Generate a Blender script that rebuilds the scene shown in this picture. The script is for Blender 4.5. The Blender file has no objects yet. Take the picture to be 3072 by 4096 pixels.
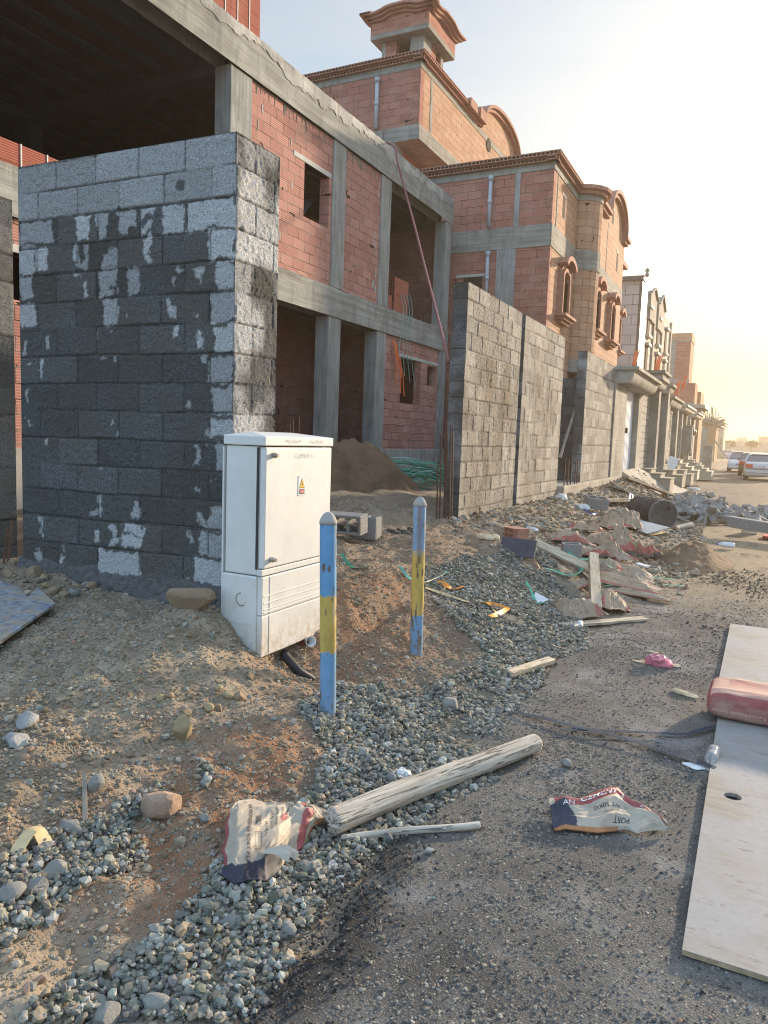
import bpy, bmesh, math, random
import numpy as np
from mathutils import Vector, Matrix, Euler
random.seed(7); RS = np.random.RandomState(11)
S = bpy.context.scene; C = S.collection
R = math.radians
# ------------------------------------------------------------------ camera
F_PX = 740.0; PITCH = R(5.8); ROLL = R(2.0); YAW = R(26.6); EYE = np.array([0., 0., 1.6])
fw = np.array([-math.sin(YAW)*math.cos(PITCH), math.cos(YAW)*math.cos(PITCH), -math.sin(PITCH)])
r0 = np.array([math.cos(YAW), math.sin(YAW), 0.]); u0 = np.cross(r0, fw)
cr = r0*math.cos(ROLL)+u0*math.sin(ROLL); cu = u0*math.cos(ROLL)-r0*math.sin(ROLL)
cam = bpy.data.cameras.new('camera'); co = bpy.data.objects.new('camera', cam); C.objects.link(co)
cam.sensor_fit = 'VERTICAL'; cam.sensor_height = 36; cam.sensor_width = 27; cam.lens = 36*F_PX/1024
cam.clip_start = 0.05; cam.clip_end = 6000
m = Matrix(((cr[0], cu[0], -fw[0], EYE[0]), (cr[1], cu[1], -fw[1], EYE[1]), (cr[2], cu[2], -fw[2], EYE[2]), (0, 0, 0, 1)))
co.matrix_world = m; S.camera = co
# ------------------------------------------------------------------ sky and sun
SKY_COMP = .74
SUN_AZ, SUN_EL = R(19), R(13)          # azimuth measured from the street direction (+Y) to the right
w = bpy.data.worlds.new('World'); S.world = w; w.use_nodes = True
nt = w.node_tree; nt.nodes.clear()
sky = nt.nodes.new('ShaderNodeTexSky'); sky.sky_type = 'NISHITA'; sky.sun_disc = False
sky.sun_elevation = SUN_EL; sky.sun_rotation = SUN_AZ; sky.altitude = 0; sky.air_density = 1.0; sky.dust_density = 3.0; sky.ozone_density = 1.5
bg = nt.nodes.new('ShaderNodeBackground'); bg.inputs[1].default_value = 0.15
wo = nt.nodes.new('ShaderNodeOutputWorld')
tc = nt.nodes.new('ShaderNodeTexCoord'); mp = nt.nodes.new('ShaderNodeMapping'); mp.inputs['Scale'].default_value = (1.2, 1.2, 6.0)
mp.inputs['Rotation'].default_value = (0.25, 0.1, 0.5)
cn = nt.nodes.new('ShaderNodeTexNoise'); cn.inputs['Scale'].default_value = 1.6; cn.inputs['Detail'].default_value = 7; cn.inputs['Roughness'].default_value = .6
crp = nt.nodes.new('ShaderNodeValToRGB'); crp.color_ramp.elements[0].position = .42; crp.color_ramp.elements[1].position = .66
crp.color_ramp.elements[1].color = (.7, .7, .7, 1)
mx = nt.nodes.new('ShaderNodeMix'); mx.data_type = 'RGBA'
bw = nt.nodes.new('ShaderNodeRGBToBW'); ml = nt.nodes.new('ShaderNodeMath'); ml.operation = 'MULTIPLY'; ml.inputs[1].default_value = 1.25
cmb = nt.nodes.new('ShaderNodeCombineColor')
L = nt.links.new
L(tc.outputs['Generated'], mp.inputs[0]); L(mp.outputs[0], cn.inputs[0]); L(cn.outputs[0], crp.inputs[0])
L(sky.outputs[0], bw.inputs[0]); L(bw.outputs[0], ml.inputs[0])
for k in range(3): L(ml.outputs[0], cmb.inputs[k])
L(crp.outputs[0], mx.inputs[0]); L(sky.outputs[0], mx.inputs[6]); L(cmb.outputs[0], mx.inputs[7])
def vmath(op, a, b):
    x = nt.nodes.new('ShaderNodeVectorMath'); x.operation = op; L(a, x.inputs[0])
    if isinstance(b, tuple): x.inputs[1].default_value = b
    else: L(b, x.inputs[1])
    return x.outputs[0]
SC = SKY_COMP; den = vmath('ADD', vmath('MULTIPLY', mx.outputs[2], (SC, SC, SC)), (2.5, 2.35, 2.25)); cmp_ = vmath('DIVIDE', mx.outputs[2], den)
sz_ = nt.nodes.new('ShaderNodeSeparateXYZ'); L(tc.outputs['Generated'], sz_.inputs[0]); hr_ = nt.nodes.new('ShaderNodeValToRGB'); L(sz_.outputs[2], hr_.inputs[0]); e_ = hr_.color_ramp.elements
e_[0].position = 0.0; e_[0].color = (.56, .42, .25, 1); e_[1].position = .24; e_[1].color = (1, 1, 1, 1); q_ = e_.new(.07); q_.color = (.74, .58, .33, 1); q_ = e_.new(.13); q_.color = (.97, .90, .70, 1)
dt_ = nt.nodes.new('ShaderNodeVectorMath'); dt_.operation = 'DOT_PRODUCT'; L(tc.outputs['Generated'], dt_.inputs[0]); dt_.inputs[1].default_value = (math.sin(SUN_AZ), math.cos(SUN_AZ), 0)
dr_ = nt.nodes.new('ShaderNodeMapRange'); L(dt_.outputs['Value'], dr_.inputs[0]); dr_.inputs[1].default_value = .25; dr_.inputs[2].default_value = .9
tm_ = nt.nodes.new('ShaderNodeMix'); tm_.data_type = 'RGBA'; L(dr_.outputs[0], tm_.inputs[0]); tm_.inputs[6].default_value = (1.08, 1.13, 1.20, 1); L(hr_.outputs[0], tm_.inputs[7])
tin = vmath('MULTIPLY', cmp_, tm_.outputs[2]); zr_ = nt.nodes.new('ShaderNodeValToRGB'); L(sz_.outputs[2], zr_.inputs[0]); z_ = zr_.color_ramp.elements; z_[0].position = .5; z_[0].color = (.90, 1.0, 1.06, 1); z_[1].position = .8; z_[1].color = (1, 1, 1, 1)
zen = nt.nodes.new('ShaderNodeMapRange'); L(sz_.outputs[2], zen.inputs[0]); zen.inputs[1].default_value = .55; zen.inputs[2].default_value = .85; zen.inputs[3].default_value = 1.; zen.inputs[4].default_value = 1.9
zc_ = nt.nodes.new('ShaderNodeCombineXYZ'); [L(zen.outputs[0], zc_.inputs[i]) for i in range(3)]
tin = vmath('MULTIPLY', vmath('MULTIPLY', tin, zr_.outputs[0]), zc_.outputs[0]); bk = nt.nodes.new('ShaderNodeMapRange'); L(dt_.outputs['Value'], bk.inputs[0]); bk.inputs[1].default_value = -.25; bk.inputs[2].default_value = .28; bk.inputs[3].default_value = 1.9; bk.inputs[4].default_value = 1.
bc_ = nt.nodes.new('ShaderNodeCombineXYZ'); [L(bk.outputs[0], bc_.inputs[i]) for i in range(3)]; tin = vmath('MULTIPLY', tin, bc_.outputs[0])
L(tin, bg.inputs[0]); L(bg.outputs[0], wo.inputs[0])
sl = bpy.data.lights.new('sun', 'SUN'); so = bpy.data.objects.new('sun', sl); C.objects.link(so)
sl.energy = 1.6; sl.angle = R(2.5); sl.color = (1.0, .80, .58)
sd = Vector((math.sin(SUN_AZ)*math.cos(SUN_EL), math.cos(SUN_AZ)*math.cos(SUN_EL), math.sin(SUN_EL)))
so.rotation_euler = sd.to_track_quat('Z', 'Y').to_euler(); so.location = (20, 60, 40)
S.view_settings.view_transform = 'Standard'; S.view_settings.look = 'None'; S.view_settings.gamma = 1
S.view_settings.use_curve_mapping = False; S.view_settings.exposure = 2.80
S.render.engine = 'CYCLES'; S.cycles.filter_width = 1.1
HAZE_DENSITY = 0.0019
# ------------------------------------------------------------------ picture -> place helpers (photo pixels, 3072 x 4096)
def ray(px, py): return fw+cr*((px/4-384)/F_PX)-cu*((py/4-512)/F_PX)
def onX(px, py, x): d = ray(px, py); return EYE+d*((x-EYE[0])/d[0])
def onY(px, py, y): d = ray(px, py); return EYE+d*((y-EYE[1])/d[1])
def onZ(px, py, z): d = ray(px, py); return EYE+d*((z-EYE[2])/d[2])
def _h(ix, iy, s): 
    n = (ix.astype(np.int64)*374761393+iy.astype(np.int64)*668265263+s*2147483647) & 0xffffffff
    n = ((n ^ (n >> 13))*1274126177) & 0xffffffff
    return ((n ^ (n >> 16)) & 0xffff)/65535.0
def vn(x, y, s=0):
    x = np.asarray(x, float); y = np.asarray(y, float)
    ix = np.floor(x); iy = np.floor(y); fx = x-ix; fy = y-iy; fx = fx*fx*(3-2*fx); fy = fy*fy*(3-2*fy)
    a = _h(ix, iy, s); b = _h(ix+1, iy, s); c = _h(ix, iy+1, s); d = _h(ix+1, iy+1, s)
    return (a*(1-fx)+b*fx)*(1-fy)+(c*(1-fx)+d*fx)*fy-.5
def fbm(x, y, s=0, o=4, g=.5):
    t = 0; a = 1
    for k in range(o): t = t+a*vn(x*2**k+k*7.3, y*2**k-k*3.1, s+k); a *= g
    return t
def sm(t): t = np.clip(t, 0, 1); return t*t*(3-2*t)
def edge_x(y):
    return np.interp(y, [-5, 1.5, 2.6, 3.4, 4.5, 5.8, 7.2, 9, 11, 14, 18, 23, 35, 60, 100, 3000], [-1.15, -1.17, -1.25, -1.27, -1.25, -1.25, -1.05, -1.0, -.95, -1.1, -1.5, -2.3, -2.5, -2.4, -2.4, -2.4])
def terrain(x, y, fine=True):
    x = np.asarray(x, float); y = np.asarray(y, float)
    e = edge_x(y)+.10*fbm(y*1.7, y*0+3, 5, 4)
    zw = np.interp(y, [0, 2, 3.8, 6, 9, 13, 17, 24, 40, 80], [.30, .40, .46, .5, .54, .55, .62, .8, .6, .3])
    wx = np.interp(y, [0, 2.5, 3.5, 5, 9, 20], [-3.6, -3.4, -3.1, -3.2, -3.3, -3.3])
    t = (e-x)/(e-wx)
    z = zw*(sm(t)*.75+.25*np.clip(t, 0, 1))
    z = z+.15*sm((-x-3.6)/5)
    g = lambda cx, cy, sx, sy, a: a*np.exp(-((x-cx)/sx)**2-((y-cy)/sy)**2)
    z = z+g(-2.95, 3.36, .20, .22, .13)-g(-2.35, 3.9, .25, .40, .19)-g(-2.55, 3.75, .22, .22, .08)+g(-2.6, 5.0, .35, .6, .11)-g(-2.15, 4.3, .3, .4, .05)
    z = z-g(-2.38, 4.75, .09, .45, .16)+g(-2.75, 2.9, .5, .5, .06)
    z = z+g(-4.9, 9.9, 1.5, 1.5, .16)+g(-.95, 11.6, .55, .9, .17)+g(-.3, 11.9, .4, .5, .05)+g(-1.35, 17.3, .9, 1.8, .16)
    z = z+g(-2.3, 9.6, .5, 1.6, .06)+g(-1.5, 8.9, .5, .9, .05)
    z = np.where(y > 24, z*np.exp(-np.clip(y-24, 0, 200)/60), z)
    off = sm((e-x)/.35)
    z = z+sm((-x-3.5)/.6)*sm((y-5)/1.5)*sm((17-y)/2)*(.16*fbm(x*.8, y*.8, 201, 3)+(.05*fbm(x*3.5, y*3.5, 203, 3) if fine else 0)+.05)
    sand = sm((y-7.5)/3)*sm((19-y)/3)
    z = z-.012*(1-np.clip(off, 0, 1))*(1-sand)
    if fine:
        near = np.clip(1.3-y/30, .2, 1)
        z = z+off*near*(.07*fbm(x*2.1, y*2.1, 1, 3)+.034*fbm(x*8, y*8, 2, 4, .6))+(1-off)*.006*fbm(x*3, y*3, 8, 3)
        z = z+sand*(.012+(1-off)*(.03*fbm(x*2.2, y*1.2, 12, 3)))
    return z
def surf(x, y):
    t = float(terrain(x, y)); return max(t, .010) if x > edge_x(y)+.08 else t
def G(px, py, lift=0.):
    d = ray(px, py); t = 0.5; last = t
    while t < 400:
        p = EYE+d*t
        if p[2] < float(terrain(p[0], p[1], False))+.002: break
        last = t; t *= 1.012
    lo, hi = last, t
    for _ in range(30):
        mid = (lo+hi)/2; p = EYE+d*mid
        if p[2] < float(terrain(p[0], p[1], False)): hi = mid
        else: lo = mid
    p = EYE+d*hi
    return np.array([p[0], p[1], surf(p[0], p[1])+lift])
def gz(x, y): return max(float(terrain(x, y)), 0.0 if x > edge_x(y)+.1 else -9)
# ------------------------------------------------------------------ object helpers
WL = {}
def tag(o, label=None, cat=None, group=None, kind=None):
    if label: o['label'] = label
    if cat: o['category'] = cat
    if group: o['group'] = group
    if kind: o['kind'] = kind
    return o
def thing(name, label, cat, loc=(0, 0, 0), rz=0, group=None):
    o = bpy.data.objects.new(name, None); C.objects.link(o); o.location = loc; o.rotation_euler = (0, 0, rz)
    o.empty_display_size = .1; WL[o.name] = Vector(loc); return tag(o, label, cat, group)
class MB:
    def __init__(s): s.v = []; s.f = []; s.m = []; s.cur = 0
    def add(s, vs, fs):
        b = len(s.v); s.v += [tuple(map(float, q)) for q in vs]; s.f += [tuple(b+i for i in f) for f in fs]; s.m += [s.cur]*len(fs); return s
    def box(s, a, b):
        x0, x1 = sorted((a[0], b[0])); y0, y1 = sorted((a[1], b[1])); z0, z1 = sorted((a[2], b[2]))
        return s.add([(x0,y0,z0),(x1,y0,z0),(x1,y1,z0),(x0,y1,z0),(x0,y0,z1),(x1,y0,z1),(x1,y1,z1),(x0,y1,z1)], [(0,3,2,1),(4,5,6,7),(0,1,5,4),(1,2,6,5),(2,3,7,6),(3,0,4,7)])
    def obox(s, c, size, M):
        h = [q/2 for q in size]; vs = []
        for z in (-1, 1):
            for x, y in ((-1,-1),(1,-1),(1,1),(-1,1)): vs.append(Vector(c)+M @ Vector((x*h[0], y*h[1], z*h[2])))
        return s.add(vs, [(0,3,2,1),(4,5,6,7),(0,1,5,4),(1,2,6,5),(2,3,7,6),(3,0,4,7)])
    def bar(s, p, q, w, h, roll=0):
        p = Vector(p); q = Vector(q); d = q-p; M = d.to_track_quat('X', 'Z').to_matrix() @ Matrix.Rotation(roll, 3, 'X')
        return s.obox((p+q)/2, (d.length, w, h), M)
    def tube(s, pts, r, n=8, cap=True):
        pts = [Vector(p) for p in pts]; k = len(pts); b = len(s.v); rr = r if hasattr(r, '__len__') else [r]*k
        up = None; vs = []
        for i in range(k):
            d = (pts[min(i+1, k-1)]-pts[max(i-1, 0)]).normalized()
            if up is None: up = Vector((0, 0, 1)) if abs(d.z) < .9 else Vector((1, 0, 0))
            a = d.cross(up).normalized(); up = a.cross(d).normalized()
            for j in range(n):
                t = 2*math.pi*j/n; vs.append(pts[i]+(a*math.cos(t)+up*math.sin(t))*rr[i])
        fs = [(i*n+j, i*n+(j+1) % n, (i+1)*n+(j+1) % n, (i+1)*n+j) for i in range(k-1) for j in range(n)]
        if cap: fs += [tuple(range(n))[::-1], tuple((k-1)*n+j for j in range(n))]
        return s.add(vs, fs)
    def ribbon(s, pts, wd, up=(0, 0, 1), th=.0012, twist=None):
        pts = [Vector(p) for p in pts]; k = len(pts); vs = []
        for i in range(k):
            d = (pts[min(i+1, k-1)]-pts[max(i-1, 0)]).normalized(); sd_ = d.cross(Vector(up)).normalized()
            if twist: sd_ = Matrix.Rotation(twist(i/(k-1)), 3, d) @ sd_
            nn = sd_.cross(d).normalized()*th
            vs += [pts[i]-sd_*wd/2, pts[i]+sd_*wd/2, pts[i]+sd_*wd/2+nn, pts[i]-sd_*wd/2+nn]
        fs = []
        for i in range(k-1):
            for j in range(4): fs.append((i*4+j, i*4+(j+1) % 4, (i+1)*4+(j+1) % 4, (i+1)*4+j))
        fs += [(3, 2, 1, 0), tuple((k-1)*4+j for j in range(4))]
        return s.add(vs, fs)
    def lathe(s, prof, n=24, c=(0, 0, 0), M=None):
        vs = []
        for (r, z) in prof:
            for j in range(n):
                t = 2*math.pi*j/n; v = Vector((r*math.cos(t), r*math.sin(t), z)); v = M @ v if M else v; vs.append(v+Vector(c))
        k = len(prof); fs = [(i*n+j, i*n+(j+1) % n, (i+1)*n+(j+1) % n, (i+1)*n+j) for i in range(k-1) for j in range(n)]
        if prof[0][0] > 1e-4: fs.append(tuple(range(n))[::-1])
        if prof[-1][0] > 1e-4: fs.append(tuple((k-1)*n+j for j in range(n)))
        return s.add(vs, fs)
    def prism(s, pts, d):     # pts: planar polygon (3D), extruded by vector d
        n = len(pts); d = Vector(d); vs = [Vector(p) for p in pts]+[Vector(p)+d for p in pts]
        return s.add(vs, [tuple(range(n))[::-1], tuple(range(n, 2*n))]+[(i, (i+1) % n, n+(i+1) % n, n+i) for i in range(n)])
    def build(s, name, mats, parent=None, world=True, smooth=False, bevel=0, label=None, cat=None, group=None, kind=None, recalc=True):
        me = bpy.data.meshes.new(name); mats = mats if isinstance(mats, (list, tuple)) else [mats]
        V = np.array(s.v) if s.v else np.zeros((0, 3)); o = bpy.data.objects.new(name, me)
        if parent is None and world and len(V):
            c = (V.min(0)+V.max(0))/2; c[2] = V[:, 2].min(); V = V-c; o.location = Vector(c); WL[o.name] = Vector(c)
        elif parent is not None:
            o.parent = parent; base = WL.get(parent.name, Vector((0, 0, 0)))
            if world: o.location = -base
            WL[o.name] = Vector((0, 0, 0)) if world else base
        me.from_pydata([tuple(v) for v in V], [], s.f)
        for q in mats: me.materials.append(q)
        if len(mats) > 1: me.polygons.foreach_set('material_index', s.m)
        if recalc:
            bm = bmesh.new(); bm.from_mesh(me); bmesh.ops.recalc_face_normals(bm, faces=bm.faces); bm.to_mesh(me); bm.free()
        if smooth: me.polygons.foreach_set('use_smooth', [True]*len(me.polygons))
        C.objects.link(o)
        if bevel:
            b = o.modifiers.new('bevel', 'BEVEL'); b.width = bevel; b.segments = 2; b.limit_method = 'ANGLE'; b.angle_limit = R(40)
        return tag(o, label, cat, group, kind)
def grid_obj(name, P, mats, parent=None, world=True, smooth=True, col=None, attrs=None, closed=None, **tg):
    """P: (n,m,3) array of points -> one mesh object"""
    n, mm = P.shape[:2]; V = P.reshape(-1, 3).copy(); me = bpy.data.meshes.new(name); o = bpy.data.objects.new(name, me)
    idx = np.arange(n*mm).reshape(n, mm); q = np.stack([idx[:-1, :-1], idx[1:, :-1], idx[1:, 1:], idx[:-1, 1:]], -1).reshape(-1, 4)
    if closed is not None:      # thickness: second layer closed
        V2 = V+np.asarray(closed); k = len(V); V = np.vstack([V, V2]); q2 = q[:, ::-1]+k
        ring = np.concatenate([idx[0, :], idx[1:, -1], idx[-1, -2::-1], idx[-2:0:-1, 0]]); nx = np.roll(ring, -1)
        q = np.vstack([q, q2, np.stack([ring, nx, nx+k, ring+k], -1)])
        if col is not None: col = np.vstack([col.reshape(-1, col.shape[-1])]*2)
        if attrs: attrs = {a: np.concatenate([b.reshape(-1)]*2) for a, b in attrs.items()}
    if parent is None and world:
        c = (V.min(0)+V.max(0))/2; c[2] = V[:, 2].min(); V = V-c; o.location = Vector(c); WL[o.name] = Vector(c)
    elif parent is not None:
        o.parent = parent; base = WL.get(parent.name, Vector((0, 0, 0)))
        if world: o.location = -base
        WL[o.name] = Vector((0, 0, 0)) if world else base
    set_mesh(me, V, q)
    for t in (mats if isinstance(mats, (list, tuple)) else [mats]): me.materials.append(t)
    me.polygons.foreach_set('use_smooth', np.full(len(me.polygons), bool(smooth)))
    if col is not None: put_col(me, col.reshape(-1, col.shape[-1]))
    for a, b in (attrs or {}).items():
        at = me.attributes.new(a, 'FLOAT', 'POINT'); at.data.foreach_set('value', np.ascontiguousarray(b.reshape(-1), dtype=np.float32))
    C.objects.link(o); return tag(o, tg.get('label'), tg.get('cat'), tg.get('group'), tg.get('kind'))
def put_col(me, c):
    if c.shape[1] == 3: c = np.hstack([c, np.ones((len(c), 1))])
    a = me.color_attributes.new('Col', 'FLOAT_COLOR', 'POINT'); a.data.foreach_set('color', np.ascontiguousarray(c, dtype=np.float32).reshape(-1))
def set_mesh(me, V, Q):
    k = Q.shape[1]; me.vertices.add(len(V)); me.vertices.foreach_set('co', np.ascontiguousarray(V, dtype=np.float32).reshape(-1))
    me.loops.add(Q.size); me.loops.foreach_set('vertex_index', np.ascontiguousarray(Q, dtype=np.int32).reshape(-1))
    me.polygons.add(len(Q)); me.polygons.foreach_set('loop_start', np.arange(0, Q.size, k, dtype=np.int32)); me.polygons.foreach_set('loop_total', np.full(len(Q), k, dtype=np.int32))
    me.polygons.foreach_set('use_smooth', np.zeros(len(Q), bool)); me.update(calc_edges=True); me.validate()
def copy_tree(o, parent=None):
    c = o.copy(); C.objects.link(c); c.parent = parent
    WL[c.name] = WL.get(o.name, Vector((0, 0, 0)))
    for ch in list(o.children): copy_tree(ch, c)
    return c
def place(o, loc, rot, label=None, scale=None):
    o.location = loc; o.rotation_euler = rot
    if scale is not None: o.scale = (scale,)*3 if not hasattr(scale, '__len__') else scale
    if label: o['label'] = label
    return o
# ------------------------------------------------------------------ materials
class NT:
    def __init__(s, name):
        s.mat = bpy.data.materials.new(name); s.mat.use_nodes = True; s.t = s.mat.node_tree
        s.b = s.t.nodes['Principled BSDF']; s.out = s.t.nodes['Material Output']; s.cache = {}
    def n(s, ty, **kw):
        x = s.t.nodes.new('ShaderNode'+ty)
        for k, v in kw.items(): setattr(x, k, v)
        return x
    def l(s, a, b): s.t.links.new(a, b)
    def set(s, inp, v):
        if isinstance(v, (int, float)): inp.default_value = v
        elif isinstance(v, (tuple, list)): inp.default_value = tuple(v)+(1,) if len(v) == 3 and inp.type == 'RGBA' else tuple(v)
        else: s.l(v, inp)
    def pos(s):
        if 'p' not in s.cache: s.cache['p'] = s.n('NewGeometry')
        return s.cache['p'].outputs['Position']
    def obj(s):
        if 'o' not in s.cache: s.cache['o'] = s.n('TexCoord')
        return s.cache['o'].outputs['Object']
    def math(s, op, a, b=0.0, c=None):
        x = s.n('Math', operation=op); s.set(x.inputs[0], a); s.set(x.inputs[1], b)
        if c is not None: s.set(x.inputs[2], c)
        return x.outputs[0]
    def map(s, vec, scale=(1, 1, 1), rot=(0, 0, 0), loc=(0, 0, 0)):
        x = s.n('Mapping'); s.l(vec, x.inputs[0]); x.inputs['Scale'].default_value = scale; x.inputs['Rotation'].default_value = rot; x.inputs['Location'].default_value = loc; return x.outputs[0]
    def noise(s, vec, scale, det=5, rough=.55, dist=0):
        x = s.n('TexNoise'); s.l(vec, x.inputs['Vector']); x.inputs['Scale'].default_value = scale; x.inputs['Detail'].default_value = det; x.inputs['Roughness'].default_value = rough; x.inputs['Distortion'].default_value = dist; return x.outputs[0]
    def vor(s, vec, scale, feat='F1', out=0, rand=1):
        x = s.n('TexVoronoi', feature=feat); s.l(vec, x.inputs['Vector']); x.inputs['Scale'].default_value = scale; x.inputs['Randomness'].default_value = rand; return x.outputs[out]
    def ramp(s, f, stops):
        x = s.n('ValToRGB'); s.l(f, x.inputs[0]); e = x.color_ramp.elements
        while len(e) < len(stops): e.new(.5)
        for q, (p, c) in zip(e, stops): q.position = p; q.color = (c, c, c, 1) if isinstance(c, (int, float)) else tuple(c)+(1,)
        return x.outputs[0]
    def mix(s, f, a, b, mode='MIX'):
        x = s.n('Mix', data_type='RGBA', blend_type=mode); s.set(x.inputs[0], f); s.set(x.inputs[6], a); s.set(x.inputs[7], b); return x.outputs[2]
    def bump(s, h, st=.5, dist=.01, nrm=None):
        x = s.n('Bump'); x.inputs['Strength'].default_value = st; x.inputs['Distance'].default_value = dist; s.l(h, x.inputs['Height'])
        if nrm is not None: s.l(nrm, x.inputs['Normal'])
        return x.outputs[0]
    def attr(s, name):
        x = s.n('Attribute', attribute_name=name); return x
    def fin(s, col, rough=.85, nrm=None, spec=.3, **kw):
        s.set(s.b.inputs['Base Color'], col); s.set(s.b.inputs['Roughness'], rough); s.b.inputs['Specular IOR Level'].default_value = spec
        if nrm is not None: s.l(nrm, s.b.inputs['Normal'])
        for k, v in kw.items(): s.set(s.b.inputs[k], v)
        return s.mat
def plain(name, c, rough=.7, var=.25, scale=12, bump=.2, bdist=.004, spec=.3, dirt=None, dirt_amt=.5, **kw):
    n = NT(name); v = n.obj(); a = n.noise(v, scale, 6, .6); f = n.ramp(a, [(.3, 0.), (.7, 1.)])
    lo = tuple(q*(1-var) for q in c); hi = tuple(min(1, q*(1+var)) for q in c); col = n.mix(f, lo, hi)
    if dirt: 
        d = n.ramp(n.noise(v, scale*.45, 8, .7), [(.45, 0.), (.65, dirt_amt)]); col = n.mix(d, col, dirt)
    nr = n.bump(n.noise(v, scale*5, 6, .65), bump, bdist)
    return n.fin(col, rough, nr, spec, **kw)
def wallvec(n):      # (along wall, height) on axis-aligned faces
    g = n.n('NewGeometry'); sp = n.n('SeparateXYZ'); n.l(g.outputs['Position'], sp.inputs[0]); sn = n.n('SeparateXYZ'); n.l(g.outputs['True Normal'], sn.inputs[0])
    isx = n.math('GREATER_THAN', n.math('ABSOLUTE', sn.outputs[0]), n.math('ABSOLUTE', sn.outputs[1]))
    u = n.math('ADD', n.math('MULTIPLY', isx, sp.outputs[1]), n.math('MULTIPLY', n.math('SUBTRACT', 1., isx), sp.outputs[0]))
    c = n.n('CombineXYZ'); n.l(u, c.inputs[0]); n.l(sp.outputs[2], c.inputs[1]); return c.outputs[0], u, sp.outputs[2], g.outputs['Position']
def clay(name, c1, c2, bw_=.38, rh=.2, rib=.033, ribs=1., mort=.0055, dark=.06, dust=.25):
    n = NT(name); v, u, z, P = wallvec(n)
    vv = n.n('VectorMath', operation='ADD'); wob = n.n('VectorMath', operation='SCALE'); nz = n.n('TexNoise'); n.l(v, nz.inputs['Vector']); nz.inputs['Scale'].default_value = 2.5
    n.l(nz.outputs[1], wob.inputs[0]); wob.inputs['Scale'].default_value = .03; n.l(v, vv.inputs[0]); n.l(wob.outputs[0], vv.inputs[1])
    b = n.n('TexBrick'); n.l(vv.outputs[0], b.inputs['Vector']); b.inputs['Color1'].default_value = (0, 0, 0, 1); b.inputs['Color2'].default_value = (1, 1, 1, 1); b.inputs['Mortar'].default_value = (.5, .5, .5, 1)
    b.inputs['Scale'].default_value = 1; b.inputs['Mortar Size'].default_value = mort; b.inputs['Mortar Smooth'].default_value = .15; b.inputs['Brick Width'].default_value = bw_; b.inputs['Row Height'].default_value = rh; b.offset = .45
    rnd = b.outputs[0]; fac = b.outputs['Fac']
    col = n.mix(rnd, c1, c2)
    big = n.ramp(n.noise(P, .8, 5, .6), [(.35, 0.), (.7, 1.)]); col = n.mix(n.math('MULTIPLY', big, .35), col, tuple(q*.72 for q in c1))
    wv = n.math('SINE', n.math('MULTIPLY', z, 6.2832/rib)); wv = n.math('ADD', n.math('MULTIPLY', wv, .5), .5)
    col = n.mix(n.math('MULTIPLY', n.math('POWER', n.math('SUBTRACT', 1., wv), 3.), (.34)*ribs), col, tuple(q*.45 for q in c1))
    dk = n.ramp(n.noise(P, 26, 3, .6), [(.35, 0.), (.45, 1.)])
    dirt = n.ramp(n.noise(P, 2.2, 8, .7), [(.5, 0.), (.72, dust)]); col = n.mix(dirt, col, (.42, .37, .32))
    mc = n.mix(n.ramp(n.noise(P, 3.1, 4, .6), [(.42, 0.), (.6, 1.)]), (.05, .035, .03), (.26, .24, .22))
    sw = n.ramp(n.noise(n.map(P, (1, 1, .35)), 5, 4, .7), [(.66, 0.), (.69, 1.)])
    f2 = n.math('MINIMUM', n.math('ADD', fac, n.math('MULTIPLY', 0., sw)), 1.)
    col = n.mix(f2, col, mc)
    # broken hollow spots
    b2 = n.n('TexBrick'); n.l(vv.outputs[0], b2.inputs['Vector']); b2.inputs['Color1'].default_value = (0, 0, 0, 1); b2.inputs['Color2'].default_value = (0, 0, 0, 1); b2.inputs['Mortar'].default_value = (1, 1, 1, 1)
    b2.inputs['Scale'].default_value = 1; b2.inputs['Mortar Size'].default_value = .03; b2.inputs['Mortar Smooth'].default_value = 0; b2.inputs['Brick Width'].default_value = bw_; b2.inputs['Row Height'].default_value = rh; b2.offset = .45
    sp_ = n.ramp(n.noise(P, 3.7, 2, .5), [(.70, 0.), (.71, 1.)]); hole = n.math('MULTIPLY', b2.outputs['Fac'], sp_); col = n.mix(hole, col, (.035, .02, .018))
    h = n.math('SUBTRACT', n.math('ADD', n.math('MULTIPLY', wv, .25*ribs), n.math('MULTIPLY', n.noise(P, 30, 5, .6), .3)), n.math('MULTIPLY', fac, 1.3))
    h = n.math('ADD', h, n.math('MULTIPLY', rnd, .5)); h = n.math('SUBTRACT', h, n.math('MULTIPLY', hole, 2.))
    return n.fin(col, .9, n.bump(h, .8, .012), .2)
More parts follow.
